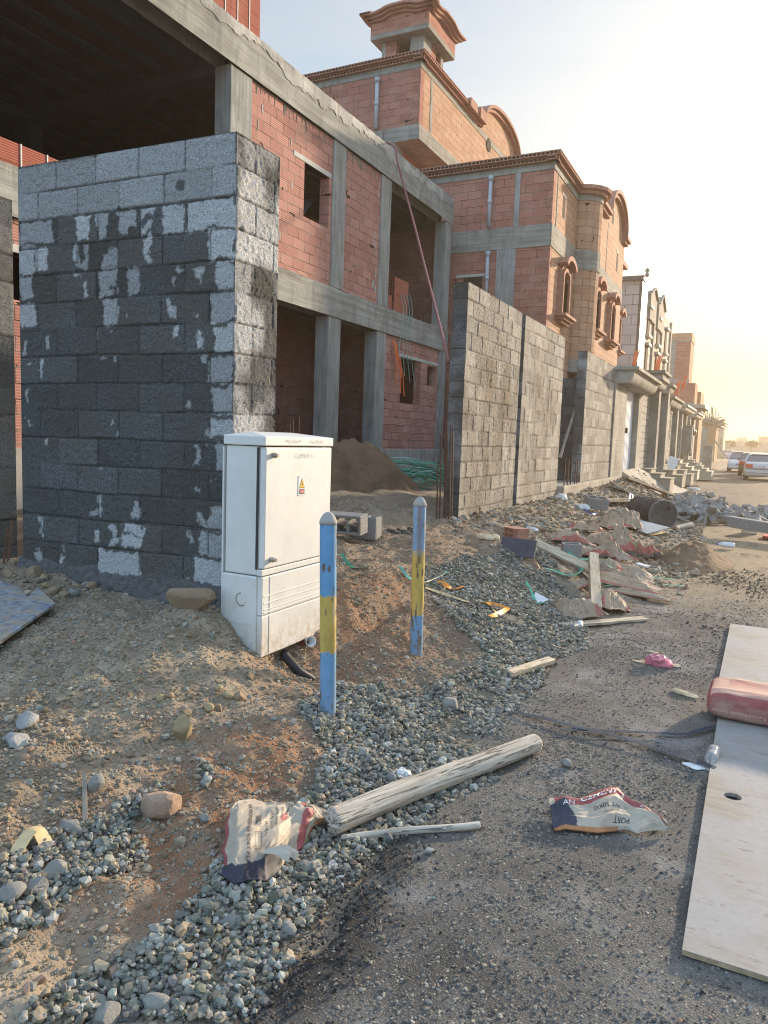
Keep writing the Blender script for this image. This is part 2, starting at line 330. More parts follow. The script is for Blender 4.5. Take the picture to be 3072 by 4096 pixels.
def concrete(name, c, streak=1., rough=.9, vert=False, var=.42, stain=.65):
    n = NT(name); P = n.pos()
    sc = (14, 14, 1.2) if vert else (.9, .9, 16)
    a = n.noise(n.map(P, sc), 1.0, 5, .6); b = n.noise(P, 1.3, 7, .65); d = n.noise(P, 22, 5, .65)
    f = n.math('ADD', n.math('MULTIPLY', a, .5*streak), n.math('MULTIPLY', b, 1-.5*streak))
    col = n.mix(n.ramp(f, [(.33, 0.), (.66, 1.)]), tuple(q*(1-var) for q in c), tuple(q*(1+var) for q in c))
    col = n.mix(n.ramp(n.noise(n.map(P, (3, 3, .6)), 1.7, 6, .7), [(.52, 0.), (.7, stain)]), col, tuple(q*.5 for q in c))
    col = n.mix(n.ramp(d, [(.62, 0.), (.8, .35)]), col, tuple(min(1, q*1.5) for q in c))
    sp = n.n('SeparateXYZ'); n.l(P, sp.inputs[0])
    if vert: line = n.noise(n.map(P, (9, 9, .15)), 1.0, 2, .5)
    else:
        saw = n.math('FRACT', n.math('MULTIPLY', n.math('ADD', sp.outputs[2], n.math('MULTIPLY', b, .02)), 7.0)); line = n.math('LESS_THAN', saw, .07)
        col = n.mix(n.math('MULTIPLY', line, .35*streak), col, tuple(q*.5 for q in c)); line = n.math('SUBTRACT', 1., line)
    h = n.math('ADD', n.math('MULTIPLY', line, .7), n.math('ADD', n.math('MULTIPLY', d, .6), b))
    return n.fin(col, rough, n.bump(h, .6, .012), .25)
def colmat(name, rough=.8, bscale=60, bst=.3, bd=.002, spec=.3, var=.2, vscale=25, **kw):
    n = NT(name); c = n.attr('Col').outputs['Color']; v = n.obj()
    f = n.ramp(n.noise(v, vscale, 6, .65), [(.3, 1-var), (.7, 1+var)]); x = n.mix(1., c, f, 'MULTIPLY')
    return n.fin(x, rough, n.bump(n.noise(v, bscale, 5, .6), bst, bd), spec, **kw)
M = {}
M['conc'] = concrete('concrete_beam', (.30, .30, .275)); M['conc_v'] = concrete('concrete_column', (.29, .295, .28), vert=True)
M['conc_top'] = concrete('concrete_fresh', (.40, .395, .37), streak=.3); M['plinth'] = concrete('plinth_concrete', (.38, .37, .34), vert=True, stain=.9)
M['conc_shaded'] = concrete('concrete_inside_shaded', (.046, .054, .068)); M['conc2'] = concrete('concrete_green_grey', (.27, .265, .235))  # inside concrete near black: indoor shade painted into its colour
M['tread'] = plain('cream_sunlit_tread', (.74, .66, .50), .5, .1, 8, .1); M['conc_warm'] = concrete('concrete_portal', (.33, .30, .25), streak=.4)  # tread cream brighter than the flights: sunlight on tread tops painted in
M['clay'] = clay('clay_blocks', (.43, .20, .16), (.56, .30, .245), .36, .172, ribs=1.)
M['clay2'] = clay('clay_blocks_rosy', (.36, .145, .11), (.47, .22, .165), .38, .2, rib=.04, ribs=.5, dark=.1)
M['clay_shaded'] = clay('clay_blocks_inside_shaded', (.20, .085, .068), (.26, .12, .095), .42, .2, ribs=.7, mort=.006)  # indoor copy of the clay, darkened to paint in room shade
M['clay_far'] = clay('clay_blocks_far', (.36, .15, .11), (.45, .21, .15), .4, .2, ribs=0, dust=.1)
M['clay_plain'] = plain('fired_clay', (.37, .19, .14), .9, .25, 9, .3, .003)
M['clay_ceiling_shaded'] = plain('clay_ceiling_blocks_shaded', (.065, .02, .026), .9, .35, 3, .3, .01)  # ceiling clay darkened; the shade under the roof is in the colour
M['black_and_shade'] = plain('black_and_shade_fill', (.03, .02, .018), .95)  # near-black: shade inside block cells and openings painted in, plus the door handle
M['steel'] = plain('rusty_rebar', (.11, .062, .042), .85, .4, 30, .5, .002); M['pvc'] = plain('grey_pvc', (.42, .45, .48), .45, .08, 4, .05)
M['orange'] = plain('orange_conduit', (.75, .16, .05), .5, .15, 6, .05); M['green'] = plain('green_strap', (.03, .30, .20), .4, .3, 9, .05, spec=.5)
M['green2'] = plain('pale_green_strap', (.18, .42, .34), .4, .3, 9, .05, spec=.5)
M['teal'] = plain('faded_green_line', (.22, .42, .38), .5); M['hose'] = plain('maroon_hose', (.24, .09, .10), .55, .2, 8, .05)
M['white_lintel'] = plain('pale_lintel', (.48, .48, .45), .8, .15, 8, .2)
# ------------------------------------------------------------------ ground material
def ground_mat():
    n = NT('stony_soil'); P = n.pos(); sp = n.n('SeparateXYZ'); n.l(P, sp.inputs[0])
    a = n.noise(P, .9, 6, .6); b = n.noise(P, 5, 6, .65); d = n.noise(P, 60, 5, .7)
    col = n.mix(n.ramp(b, [(.3, 0.), (.7, 1.)]), (.21, .165, .115), (.42, .345, .25))
    red = n.attr('red').outputs['Fac']; col = n.mix(n.math('MULTIPLY', red, n.ramp(n.noise(P, 4, 6, .7), [(.35, .35), (.6, 1.)])), col, (.27, .125, .06))
    grey = n.attr('grey').outputs['Fac']; col = n.mix(grey, col, (.15, .15, .135))
    damp = n.ramp(a, [(.52, 0.), (.68, .45)]); col = n.mix(damp, col, (.115, .085, .058))
    v = n.vor(P, 85, 'F1', 1); vb = n.n('RGBToBW'); n.l(v, vb.inputs[0]); vd = n.vor(P, 85, 'F1', 0)
    peb = n.math('MULTIPLY', n.ramp(vb.outputs[0], [(.45, 0.), (.55, 1.)]), n.ramp(vd, [(.35, 1.), (.5, 0.)]))
    col = n.mix(n.math('MULTIPLY', peb, .55), col, n.mix(vb.outputs[0], (.14, .13, .11), (.42, .38, .31)))
    v2 = n.vor(P, 32, 'F1', 1); vb2 = n.n('RGBToBW'); n.l(v2, vb2.inputs[0]); vd2 = n.vor(P, 32, 'F1', 0)
    peb2 = n.math('MULTIPLY', n.ramp(vb2.outputs[0], [(.6, 0.), (.65, 1.)]), n.ramp(vd2, [(.3, 1.), (.42, 0.)]))
    col = n.mix(n.math('MULTIPLY', peb2, .6), col, n.mix(vb.outputs[0], (.2, .18, .15), (.36, .33, .27)))
    col = n.mix(n.ramp(d, [(.5, 0.), (.75, .3)]), col, (.45, .38, .28))
    h = n.math('ADD', n.math('MULTIPLY', peb, .5), n.math('ADD', n.math('MULTIPLY', d, .7), n.math('MULTIPLY', b, 1.5)))
    h = n.math('ADD', h, n.math('MULTIPLY', peb2, .9))
    return n.fin(col, .95, n.bump(h, 1., .014), .15)
def road_mat():
    n = NT('dusty_asphalt'); P = n.pos()
    big = n.noise(P, .8, 6, .65); md = n.noise(P, 3.2, 7, .7); fine_ = n.noise(P, 120, 4, .75)
    def cells(sc, lo, hi):
        c = n.vor(P, sc, 'F1', 1); b_ = n.n('RGBToBW'); n.l(c, b_.inputs[0]); d = n.vor(P, sc, 'F1', 0); return n.ramp(b_.outputs[0], [(lo, 0.), (hi, 1.)]), n.ramp(d, [(.22, 1.), (.5, 0.)]), b_.outputs[0]
    on1, sh1, r1 = cells(95, .45, .5); on2, sh2, r2 = cells(170, .4, .45)
    st1 = n.math('MULTIPLY', on1, sh1); st2 = n.math('MULTIPLY', on2, sh2)
    col = n.mix(n.ramp(fine_, [(.32, 0.), (.68, 1.)]), (.052, .051, .05), (.175, .168, .155))
    col = n.mix(n.math('MULTIPLY', st2, .75), col, n.mix(r2, (.06, .056, .05), (.42, .38, .31)))
    col = n.mix(n.math('MULTIPLY', st1, .8), col, n.mix(r1, (.05, .047, .044), (.38, .34, .28)))
    fresh = n.attr('fresh').outputs['Fac']; sandy = n.attr('sandy').outputs['Fac']; inv = n.math('SUBTRACT', 1., fresh)
    dust = n.math('MULTIPLY', n.ramp(md, [(.42, .0), (.68, .5)]), inv)
    col = n.mix(dust, col, n.mix(fine_, (.16, .152, .142), (.30, .285, .26)))
    col = n.mix(n.math('MULTIPLY', n.ramp(n.noise(P, 1.6, 6, .7), [(.54, 0.), (.66, .55)]), inv), col, (.29, .28, .27))
    col = n.mix(n.math('MULTIPLY', n.ramp(big, [(.40, .5), (.52, 0.)]), inv), col, (.085, .08, .075))
    col = n.mix(n.math('MULTIPLY', sandy, n.ramp(n.noise(n.map(P, (1, .45, 1)), 2.6, 7, .7), [(.30, .2), (.5, 1.)])), col, n.mix(n.noise(n.map(P, (1.2, .5, 1)), 5, 6, .7), (.19, .14, .09), (.42, .33, .22)))
    col = n.mix(n.math('MULTIPLY', sandy, n.ramp(n.noise(n.map(P, (1, .35, 1)), 3.6, 6, .7), [(.56, 0.), (.63, .85)])), col, (.085, .07, .055))
    col = n.mix(n.math('MULTIPLY', fresh, .8), col, n.mix(n.math('MULTIPLY', st1, r1), (.018, .018, .019), (.11, .10, .09)))
    h = n.math('ADD', n.math('MULTIPLY', st1, .8), n.math('ADD', n.math('MULTIPLY', fine_, 1.0), n.math('MULTIPLY', st2, .5))); h = n.math('ADD', h, n.math('MULTIPLY', md, 1.2))
    return n.fin(col, .92, n.bump(h, .8, .006), .2)
M['soil'] = ground_mat(); M['road'] = road_mat()
# ------------------------------------------------------------------ terrain
def spaced(segs):
    out = []
    for a, b, n in segs: out += list(np.linspace(a, b, n, endpoint=False))
    out.append(segs[-1][1]); return np.array(out)
gx = np.concatenate([-np.geomspace(900, 9, 26)[:-1], spaced([(-9, -4.2, 70), (-4.2, -1.0, 190), (-1.0, 3, 60)]), np.geomspace(3.2, 900, 26)])
gy = np.concatenate([[-300, -60, -12], spaced([(-4, 1., 20), (1., 5.2, 260), (5.2, 10, 150), (10, 22, 150)]), np.geomspace(22.3, 1500, 70)])
X, Y = np.meshgrid(gx, gy, indexing='ij'); Zt = terrain(X, Y)
Zt = np.where(X > edge_x(Y)+.35, np.minimum(Zt, 0)-.03*sm((X-edge_x(Y)-.35)/.1)*(1-sm((Y-7.5)/2.5)*sm((19-Y)/2)) , Zt)
Zt = np.where((X > 6.5), .02+.02*fbm(X*.7, Y*.7, 3), Zt)
dist = lambda cx, cy, sx, sy: np.exp(-((X-cx)/sx)**2-((Y-cy)/sy)**2)
red = np.clip(dist(-1.95, 2.5, .35, .22)+dist(-1.85, 2.75, .25, .3)+dist(-1.6, 1.85, .35, .3)*.8+dist(-2.2, 3.8, .3, .5)+dist(-2.2, 4.7, .55, .9)*1.3+dist(-2.4, 5.4, .4, .8)*.9+dist(-1.85, 2.2, .2, .25)+dist(-3., 7, 1., 1.5)*.6+dist(-2, 1.7, .3, .3)*.5, 0, 1)
grey = np.clip(dist(-1.7, 6.3, .6, 1.5)*.9+dist(-1.45, 3.6, .3, 1.3)*.8+dist(-1.6, 20, 1.5, 6), 0, .9)
grid_obj('ground', np.stack([X, Y, Zt], -1), M['soil'], attrs={'red': red, 'grey': grey}, kind='structure', world=False, label='stony brown soil bank beside the road', cat='ground')
# road sheet with ragged left edge
ry = np.concatenate([[-6, -1], spaced([(.6, 6, 240), (6, 20, 190)]), np.geomspace(20.3, 1200, 60)]); ru = np.concatenate([[0, .012, .03, .055, .09], np.linspace(.13, 2.0, 48), np.linspace(2.2, 7.2, 16)])
RY, RU = np.meshgrid(ry, ru, indexing='ij')
ex = edge_x(RY)+.10*fbm(RY*1.7, RY*0+3, 5, 4)+.05*fbm(RY*9, RY*0+1, 9, 4)+.05
RX = ex+RU*(1+.0*RY); sandm = sm((RY-7.0)/3)*sm((20-RY)/4); sandm = np.maximum(sandm, .75*sm((RY-20)/6)*(.6+fbm(RX, RY*.2, 4)))
hz = .006*fbm(RX*3, RY*3, 8, 3)+.004+.004*fbm(RX*22, RY*22, 18, 2)
cover = sm((RY-7.5)/3)*sm((19-RY)/3)
RZ = hz-.018*(RU < .001)-.0*cover
RZ = np.where(cover > .02, np.minimum(RZ, RZ), RZ)
fresh = np.clip(sm(1-(RU-.0)/.25)*sm((3.0-RY)/.7)*(1+1.5*fbm(RX*4, RY*4, 21)), 0, 1)+np.exp(-((RY-2.0)/.5)**2-((RX+.7)/.35)**2)*.35*(1+2*fbm(RX*5, RY*5, 25))
RZ = RZ+fresh*.004*np.abs(fbm(RX*40, RY*40, 31, 2))*2
grid_obj('road', np.stack([RX, RY, RZ], -1), M['road'], attrs={'fresh': np.clip(fresh, 0, 1), 'sandy': np.clip(sandm, 0, 1)}, kind='structure', world=False, label='worn dusty asphalt road', cat='road')
# ------------------------------------------------------------------ stones
ico = bmesh.new(); bmesh.ops.create_icosphere(ico, subdivisions=1, radius=1); ico.verts.ensure_lookup_table()
IV = np.array([v.co[:] for v in ico.verts]); IF = np.array([[v.index for v in f.verts] for f in ico.faces]); ico.free()
IV /= np.linalg.norm(IV, axis=1)[:, None]
def rand_rot(n):
    q = RS.normal(size=(n, 4)); q /= np.linalg.norm(q, axis=1)[:, None]; a, b, c, d = q.T
    return np.stack([np.stack([1-2*(c*c+d*d), 2*(b*c-a*d), 2*(b*d+a*c)], -1), np.stack([2*(b*c+a*d), 1-2*(b*b+d*d), 2*(c*d-a*b)], -1), np.stack([2*(b*d-a*c), 2*(c*d+a*b), 1-2*(b*b+c*c)], -1)], 1)
def stones(name, pts, size, cols, mat, label, cat, flat=.6, jit=.22, sink=.25):
    n = len(pts); sh = IV[None]*(1+RS.uniform(-jit, jit, (n, 12, 1))); sh = sh+RS.uniform(-jit*.6, jit*.6, (n, 12, 3))
    # squash towards boxy, crushed-rock outlines
    sh = np.clip(sh, -.78, .78); an = np.stack([RS.uniform(.8, 1.25, n), RS.uniform(.6, 1.0, n), RS.uniform(flat*.7, flat*1.2, n)], -1)
    sh = sh*an[:, None, :]*size[:, None, None]*.62
    Rm = rand_rot(n); keep = RS.rand(n) < .55
    th = RS.uniform(0, 6.28, n); tx = RS.normal(0, .35, n); cz, sz = np.cos(th), np.sin(th); ct, st = np.cos(tx), np.sin(tx)
    Rz = np.zeros((n, 3, 3)); Rz[:, 0, 0] = cz; Rz[:, 0, 1] = -sz*ct; Rz[:, 0, 2] = sz*st; Rz[:, 1, 0] = sz; Rz[:, 1, 1] = cz*ct; Rz[:, 1, 2] = -cz*st; Rz[:, 2, 1] = st; Rz[:, 2, 2] = ct
    Rm = np.where(keep[:, None, None], Rz, Rm); sh = np.einsum('nij,nkj->nki', Rm, sh)
    P = pts.copy(); P[:, 2] += size*(.5-sink)*flat*.8
    V = (sh+P[:, None, :]).reshape(-1, 3); Fc = (IF[None]+(np.arange(n)*12)[:, None, None]).reshape(-1, 3)
    me = bpy.data.meshes.new(name); set_mesh(me, V, Fc); put_col(me, np.repeat(cols, 12, 0)); me.materials.append(mat)
    o = bpy.data.objects.new(name, me); C.objects.link(o); return tag(o, label, cat, None, 'stuff')
M['stone'] = colmat('crushed_stone', .9, 120, .5, .003, .25, .22, 60)
def in_poly(x, y, poly):
    r = np.zeros(len(x), bool); n = len(poly)
    for i in range(n):
        x1, y1 = poly[i][:2]; x2, y2 = poly[(i+1) % n][:2]
        c = ((y1 > y) != (y2 > y)) & (x < (x2-x1)*(y-y1)/(y2-y1+1e-12)+x1); r ^= c
    return r
k = 3072/1659
def wpoly(pp): return [G(a*k, b*k) for a, b in pp]
gA = wpoly([(60, 2212), (180, 2110), (300, 2010), (430, 1940), (480, 1890), (660, 1740), (700, 1620), (630, 1545), (700, 1500), (760, 1480), (919, 1509), (985, 1480), (1058, 1421), (985, 1362), (918, 1278), (900, 1235), (1000, 1215), (1130, 1175), (1170, 1190), (1230, 1280), (1255, 1330), (1270, 1400), (1190, 1440), (1110, 1550), (1090, 1620), (1100, 1700), (960, 1760), (880, 1800), (760, 1900), (700, 1990), (640, 2090), (540, 2212)])
gB = wpoly([(0, 1850), (130, 1800), (200, 1790), (290, 1740), (330, 1700), (420, 1650), (420, 1700), (330, 1760), (330, 1830), (180, 1910), (100, 1960), (60, 2010), (0, 2030)])
def scatter(n, x0, x1, y0, y1, fn):
    x = RS.uniform(x0, x1, n); y = RS.uniform(y0, y1, n); q = RS.rand(n) < fn(x, y); return x[q], y[q]
def cam_cull(x, y):
    dx = np.stack([x, y, np.zeros_like(x)], -1)-EYE; z = dx@fw; u = dx@cr/np.maximum(z, .1)*F_PX; v = -(dx@cu)/np.maximum(z, .1)*F_PX
    return (z > .3) & (np.abs(u) < 430) & (v < 580)
def fgrav(x, y):
    wx_ = x+.10*fbm(x*3, y*3, 41); wy_ = y+.10*fbm(x*3, y*3, 47)
    a = in_poly(wx_, wy_, gA) | in_poly(wx_, wy_, gB); hole = fbm(x*2.2, y*2.2, 44, 3) > .42
    return (a & ~hole).astype(float)*np.clip(1.25-y/14, .3, 1)*cam_cull(x, y)
gx1, gy1 = scatter(260000, -4.3, -.9, 1.0, 9.5, fgrav)
n1 = len(gx1); sz = np.clip(RS.lognormal(math.log(.0190), .38, n1), .008, .055)
col = np.array([.185, .185, .16])[None]*np.exp(RS.normal(0, .33, (n1, 1)))+RS.normal(0, .006, (n1, 3)); q = RS.rand(n1); col[q > .80] = np.array([.30, .25, .18])*(1+RS.uniform(-.2, .2, ((q > .80).sum(), 1))); col[q < .06] = np.array([.36, .36, .33])
pts = np.stack([gx1, gy1, terrain(gx1, gy1)+RS.uniform(-.006, .022, n1)], -1)
stones('gravel', pts, sz, np.clip(col, .02, .6), M['stone'], 'grey green crushed gravel spilled along the road edge', 'gravel')
def fpeb(x, y):
    e = edge_x(y); on = (x < e+.05)
    dens = np.where(on, 1.0, .04)*np.clip(1.15-y/9, .12, 1)
    return dens*cam_cull(x, y)*(.35+1.2*np.clip(fbm(x*1.3, y*1.3, 52)+.5, 0, 1))
px_, py_ = scatter(260000, -5.2, 1.6, 1.0, 9, fpeb)
n2 = len(px_); sz = np.clip(RS.lognormal(math.log(.0092), .52, n2), .004, .045)
road_side = px_ > edge_x(py_)+.03; sz[road_side] = np.clip(sz[road_side]*.7, .004, .02)
base = np.array([[.30, .25, .18], [.22, .18, .12], [.34, .30, .24], [.24, .24, .21], [.30, .20, .14]]); col = base[RS.choice(5, n2, p=[.3, .27, .16, .17, .10])]*(1+RS.uniform(-.25, .25, (n2, 1)))
pts = np.stack([px_, py_, np.where(road_side, .006, terrain(px_, py_))], -1)
stones('pebbles', pts, sz, col, M['stone'], 'small brown and grey pebbles scattered over the soil bank', 'pebbles', flat=.7)
def fgr(x, y):
    e = edge_x(y); return (x > e+.06)*np.clip(1.2-(y-1.2)/8., .0, 1)*cam_cull(x, y)*np.clip(.55+1.1*fbm(x*1.6, y*1.6, 55), .1, 1)
qx_, qy_ = scatter(280000, -1.2, 1.6, 1.1, 9.5, fgr); n5 = len(qx_); sz = np.clip(RS.lognormal(math.log(.0078), .38, n5), .0035, .017); col = np.array([[.10, .093, .085], [.20, .18, .15], [.31, .28, .23], [.06, .057, .053]])[RS.choice(4, n5, p=[.30, .36, .18, .16])]*(1+RS.uniform(-.2, .2, (n5, 1)))
stones('road_grit', np.stack([qx_, qy_, .003+.006*fbm(qx_*3, qy_*3, 8, 3)+.004*fbm(qx_*22, qy_*22, 18, 2)], -1), sz, col, M['stone'], 'fine stone chips and grit bedded in the asphalt', 'grit', flat=.5, sink=.45)
# broken asphalt crumbs on the road edge
def fcr(x, y):
    e = edge_x(y); d = x-e; return np.clip(np.exp(-((d-.08)/.12)**2), 0, 1)*np.clip((3.2-y)/1.0, 0, 1)
ax_, ay_ = scatter(9000, -1.5, -.2, 1.1, 3.3, fcr); n3 = len(ax_); sz = RS.uniform(.005, .016, n3)
col = np.array([.03, .03, .03])*(1+RS.uniform(-.4, 1.2, (n3, 1)))
stones('asphalt_crumbs', np.stack([ax_, ay_, np.full(n3, .008)+RS.uniform(0, .008, n3)], -1), sz, col, M['stone'], 'black asphalt crumbs where the road surface breaks up', 'asphalt crumbs')
# mixed rubble further along the verge and inside the plots
def frub(x, y):
    e = edge_x(y); return ((x < e+.4) & (x > -3.35)).astype(float)*np.clip((y-7)/3, 0, 1)*(.25+np.clip(fbm(x*1.1, y*.8, 61)+.35, 0, 1))
bx_, by_ = scatter(22000, -3.6, -.3, 7, 34, frub); n4 = len(bx_); sz = np.clip(RS.lognormal(math.log(.045), .5, n4), .02, .16)
col = base[RS.choice(5, n4)]*(1+RS.uniform(-.3, .2, (n4, 1)))
stones('rubble', np.stack([bx_, by_, terrain(bx_, by_)], -1), sz, col, M['stone'], 'broken stones and clods strewn along the far verge', 'rubble', flat=.55)
def fmud(x, y): return (x > edge_x(y)-.1)*np.clip((y-6.5)/1.5, 0, 1)*np.clip((13-y)/3, 0, 1)*np.clip(.05+1.0*fbm(x*.9, y*.5, 66, 4), 0, 1)
mx_, my_ = scatter(26000, -1.2, 2.2, 6.5, 13, fmud); n6 = len(mx_); sz = RS.uniform(.008, .04, n6); col = np.array([[.12, .10, .08], [.22, .175, .125], [.36, .28, .19]])[RS.choice(3, n6, p=[.45, .35, .2])]*(1+RS.uniform(-.2, .2, (n6, 1)))
stones('mud_clods', np.stack([mx_, my_, np.full(n6, .012)], -1), sz, col, M['stone'], 'dried mud clods and flakes on the churned part of the road', 'mud clods', flat=.3, sink=.3)
# ------------------------------------------------------------------ block walls
def block_mat(name, light, darkc, warm):
    n = NT(name); P = n.pos(); wet = n.attr('wet').outputs['Fac']; tone = n.attr('tone').outputs['Fac']; mort = n.attr('mort').outputs['Fac']
    pore = n.noise(P, 95, 5, .75); fine_ = n.vor(P, 130, 'F1', 0)
    c = n.mix(n.ramp(pore, [(.36, .0), (.58, 1.)]), tuple(q*.42 for q in light), light)
    d = n.mix(n.ramp(pore, [(.36, .0), (.66, 1.)]), tuple(q*.35 for q in darkc), tuple(q*1.5 for q in darkc))
    d = n.mix(n.math('MULTIPLY', n.ramp(n.noise(P, 2, 5, .6), [(.4, 0.), (.6, 1.)]), .55), d, n.mix(pore, tuple(q*.5 for q in warm), warm))
    col = n.mix(wet, c, d); col = n.mix(1., col, n.mix(tone, (.72,)*3, (1.16,)*3), 'MULTIPLY')
    col = n.mix(n.math('MULTIPLY', mort, .75), col, tuple(q*.25 for q in darkc))
    h = n.math('ADD', n.math('MULTIPLY', pore, 1.3), n.math('MULTIPLY', fine_, .5))
    return n.fin(col, .95, n.bump(h, 1., .011), .2)
M['block_dark'] = block_mat('patchy_wet_block', (.60, .615, .63), (.138, .148, .155), (.15, .135, .105))
M['block_grey'] = block_mat('grey_block', (.52, .49, .44), (.28, .25, .205), (.27, .225, .165))
def relief(name, O, U, N, W, H, rows, res, mat, parent, wetf, seed=0, blk=.4, rough=.004, first=.0, mortf=.008, edge=.006, half=None, shear=0., vj=1.1):
    """block-work face: O lower-left corner, U along, N outward (unit)"""
    O = np.array(O, float); U = np.array(U, float); N = np.array(N, float)
    u = np.linspace(0, W, max(3, int(W/res))); v = np.linspace(0, H, max(3, int(H/res))); Ug, Vg = np.meshgrid(u, v, indexing='ij')
    rh = H/rows; sag = .006*vn(Ug*1.7, Vg*2, seed+9)
    vv = Vg+.012*vn(Ug*2.3+seed, np.floor(Vg/rh)*3, seed+1)*np.minimum(1, 4*np.minimum(Vg, H-Vg)/rh)
    row = np.clip(np.floor(vv/rh), 0, rows-1); fv = vv/rh-row; off = np.where(row % 2 == 0, first, first+blk/2) if half is None else half(row)
    uu = Ug+off+.02*(_h(row.astype(int), row.astype(int)*0, seed)-.5); cell = np.floor(uu/blk); fu = uu/blk-cell
    dv = np.minimum(fv, 1-fv)*rh; du = np.minimum(fu, 1-fu)*blk; rag = .004*fbm(Ug*28, Vg*28, seed+3, 3)
    d_ = np.minimum(dv, du*vj)+rag; groove = sm(1-d_/mortf)
    tone = _h(cell.astype(int)+seed*7, row.astype(int), seed+5)
    dep = (tone-.5)*.009-groove*.013+rough*2*fbm(Ug*45, Vg*45, seed+4, 3, .7)+.003*vn(Ug*6, Vg*6, seed+6)
    ragged = np.where(dv < mortf, .012*np.clip(vn(Ug*9, row*5., seed+8), -.1, .5), 0); dep = dep+ragged*.5
    em = np.minimum(np.minimum(Ug, W-Ug), np.minimum(Vg, H-Vg)); dep = dep*np.clip(em/.01, 0, 1)-.004*np.clip(1-em/.012, 0, 1)*np.abs(fbm(Ug*30, Vg*30, seed+2))
    P = O+Ug[..., None]*U+Vg[..., None]*np.array([0, 0, 1.])+dep[..., None]*N
    if shear: P[..., 2] = O[2]+wallz(Ug, Vg, W)
    wet = wetf(Ug, Vg, row, tone)
    if abs(np.cross(U, [0, 0, 1.])@N-1) > .1: P = P[::-1]; wet = wet[::-1]; tone = tone[::-1]; groove = groove[::-1]
    return grid_obj(name, P, mat, parent, attrs={'wet': np.clip(wet, 0, 1), 'tone': tone, 'mort': groove}, smooth=True)
patches = []
for s_, pp in ((0, """100,1215,290,1345;425,1190,500,1320;535,1175,580,1310;652,1160,755,1250;652,1250,715,1300;775,1150,850,1195;780,1240,840,1292;905,1130,1010,1282;1030,1100,1299,1262;100,1365,195,1512;205,1365,265,1492;412,1350,430,1480;455,1355,480,1475;430,1455,470,1480;565,1400,650,1480;600,1370,650,1400;800,1315,845,1400;812,1400,835,1450;1158,1275,1299,1435;104,1525,180,1650;400,1515,440,1530;462,1535,480,1580;470,1580,490,1630;545,1485,600,1640;560,1485,640,1580;560,1600,635,1632;710,1480,775,1625;650,1580,665,1610;958,1540,970,1590;985,1475,1015,1500;1080,1480,1120,1530;1090,1530,1108,1575;1190,1455,1299,1612;108,1680,195,1797;570,1660,650,1700;575,1700,640,1790;935,1655,955,1690;940,1690,975,1770;695,1735,705,1760;1080,1730,1090,1750;1160,1620,1299,1775"""),
               (1, """625,25,705,90;628,90,690,138;1022,10,1055,60;1030,50,1062,115;1265,0,1410,115;140,235,160,325;280,200,298,290;590,190,600,240;1045,165,1080,215;1195,195,1215,240;1200,235,1235,297;1290,155,1410,318;660,180,670,195;235,340,258,400;238,400,254,465;680,350,695,385;620,345,630,355;1220,345,1250,385;1265,345,1410,492;170,405,180,415;155,550,180,625;1118,600,1145,660;1285,520,1410,682;150,690,160,710;175,720,187,768;685,715,697,745;700,795,715,815;1245,780,1255,830;1266,710,1410,832;275,850,295,878;1175,880,1197,1000;1233,870,1245,888;1300,880,1410,1030;610,1020,618,1030;1185,1135,1197,1170;1255,1085,1262,1100;1295,1065,1310,1080;578,1170,602,1300;545,1275,600,1306;808,1225,832,1270;800,1270,848,1326;1200,1285,1230,1320;1205,1320,1250,1350;1275,1240,1410,1385;1225,1345,1410,1385;220,1310,258,1345;238,1345,256,1420;570,1390,595,1462;662,1358,700,1400;668,1400,692,1440;656,1440,715,1478;750,1360,868,1420;725,1430,850,1495;1140,1405,1158,1465;1198,1400,1410,1542;228,1475,240,1510;222,1510,258,1578;362,1535,386,1592;378,1480,388,1508;602,1508,700,1640;690,1525,830,1660;820,1560,842,1665;1165,1570,1410,1730;1125,1660,1135,1680""")):
    for q in pp.replace('\n', '').split(';'):
        a = [float(t) for t in q.split(',')]
        if s_ == 0: a = [t*.7233 for t in a]
        else: a = [a[0]*.663, a[1]*.663+1200, a[2]*.663, a[3]*.663+1200]
        A = onY(a[0], a[1], 3.8); B = onY(a[2], a[3], 3.8); A2 = onY(a[0], a[3], 3.8); B2 = onY(a[2], a[1], 3.8)
        patches.append((min(A[0], A2[0]), max(B[0], B2[0]), (A2[2]+B[2])/2, (A[2]+B2[2])/2))
WX0, WX1, WZ0, WZT = -5.0, -3.0, .575, 3.429; WH = WZT-WZ0
def wallz(U, V, W): k_ = 1-U/W; return -.046*k_+V*(1+.086*k_/WH)
def wet_dark(U, V, row, tone):
    x = WX0+U; z = WZ0+wallz(U, V, 2.0); m = np.full(U.shape, 1.0); nx = .040*fbm(x*11, z*11, 71, 5, .7); nz_ = .040*fbm(x*10+9, z*9, 75, 5, .7)
    for (a, b, c, d) in patches:
        ins = np.minimum(np.minimum(x+nx-a, b-x-nx), np.minimum(z+nz_-c, d-z-nz_)); m = np.minimum(m, sm(.5-ins/.012))
    top = row >= 13; m = np.where(top, .04+.28*tone+.8*sm((fbm(x*7, z*7, 77)-.42)/.06)*(row == 13)+.6*np.clip(1-np.abs(V-WH/15*13)/.02, 0, 1), m)
    return m
dw = thing('block_wall', 'tall wall end of damp charcoal blocks blotched with pale dry patches, behind the white cabinet', 'block wall', (-4, 3.9, .4), 0, 'street walls of concrete blocks')
relief('block_face', (WX0, 3.8, WZ0), (1, 0, 0), (0, -1, 0), 2.0, WH, 15, .0085, M['block_dark'], dw, wet_dark, 3, first=.0, shear=1)
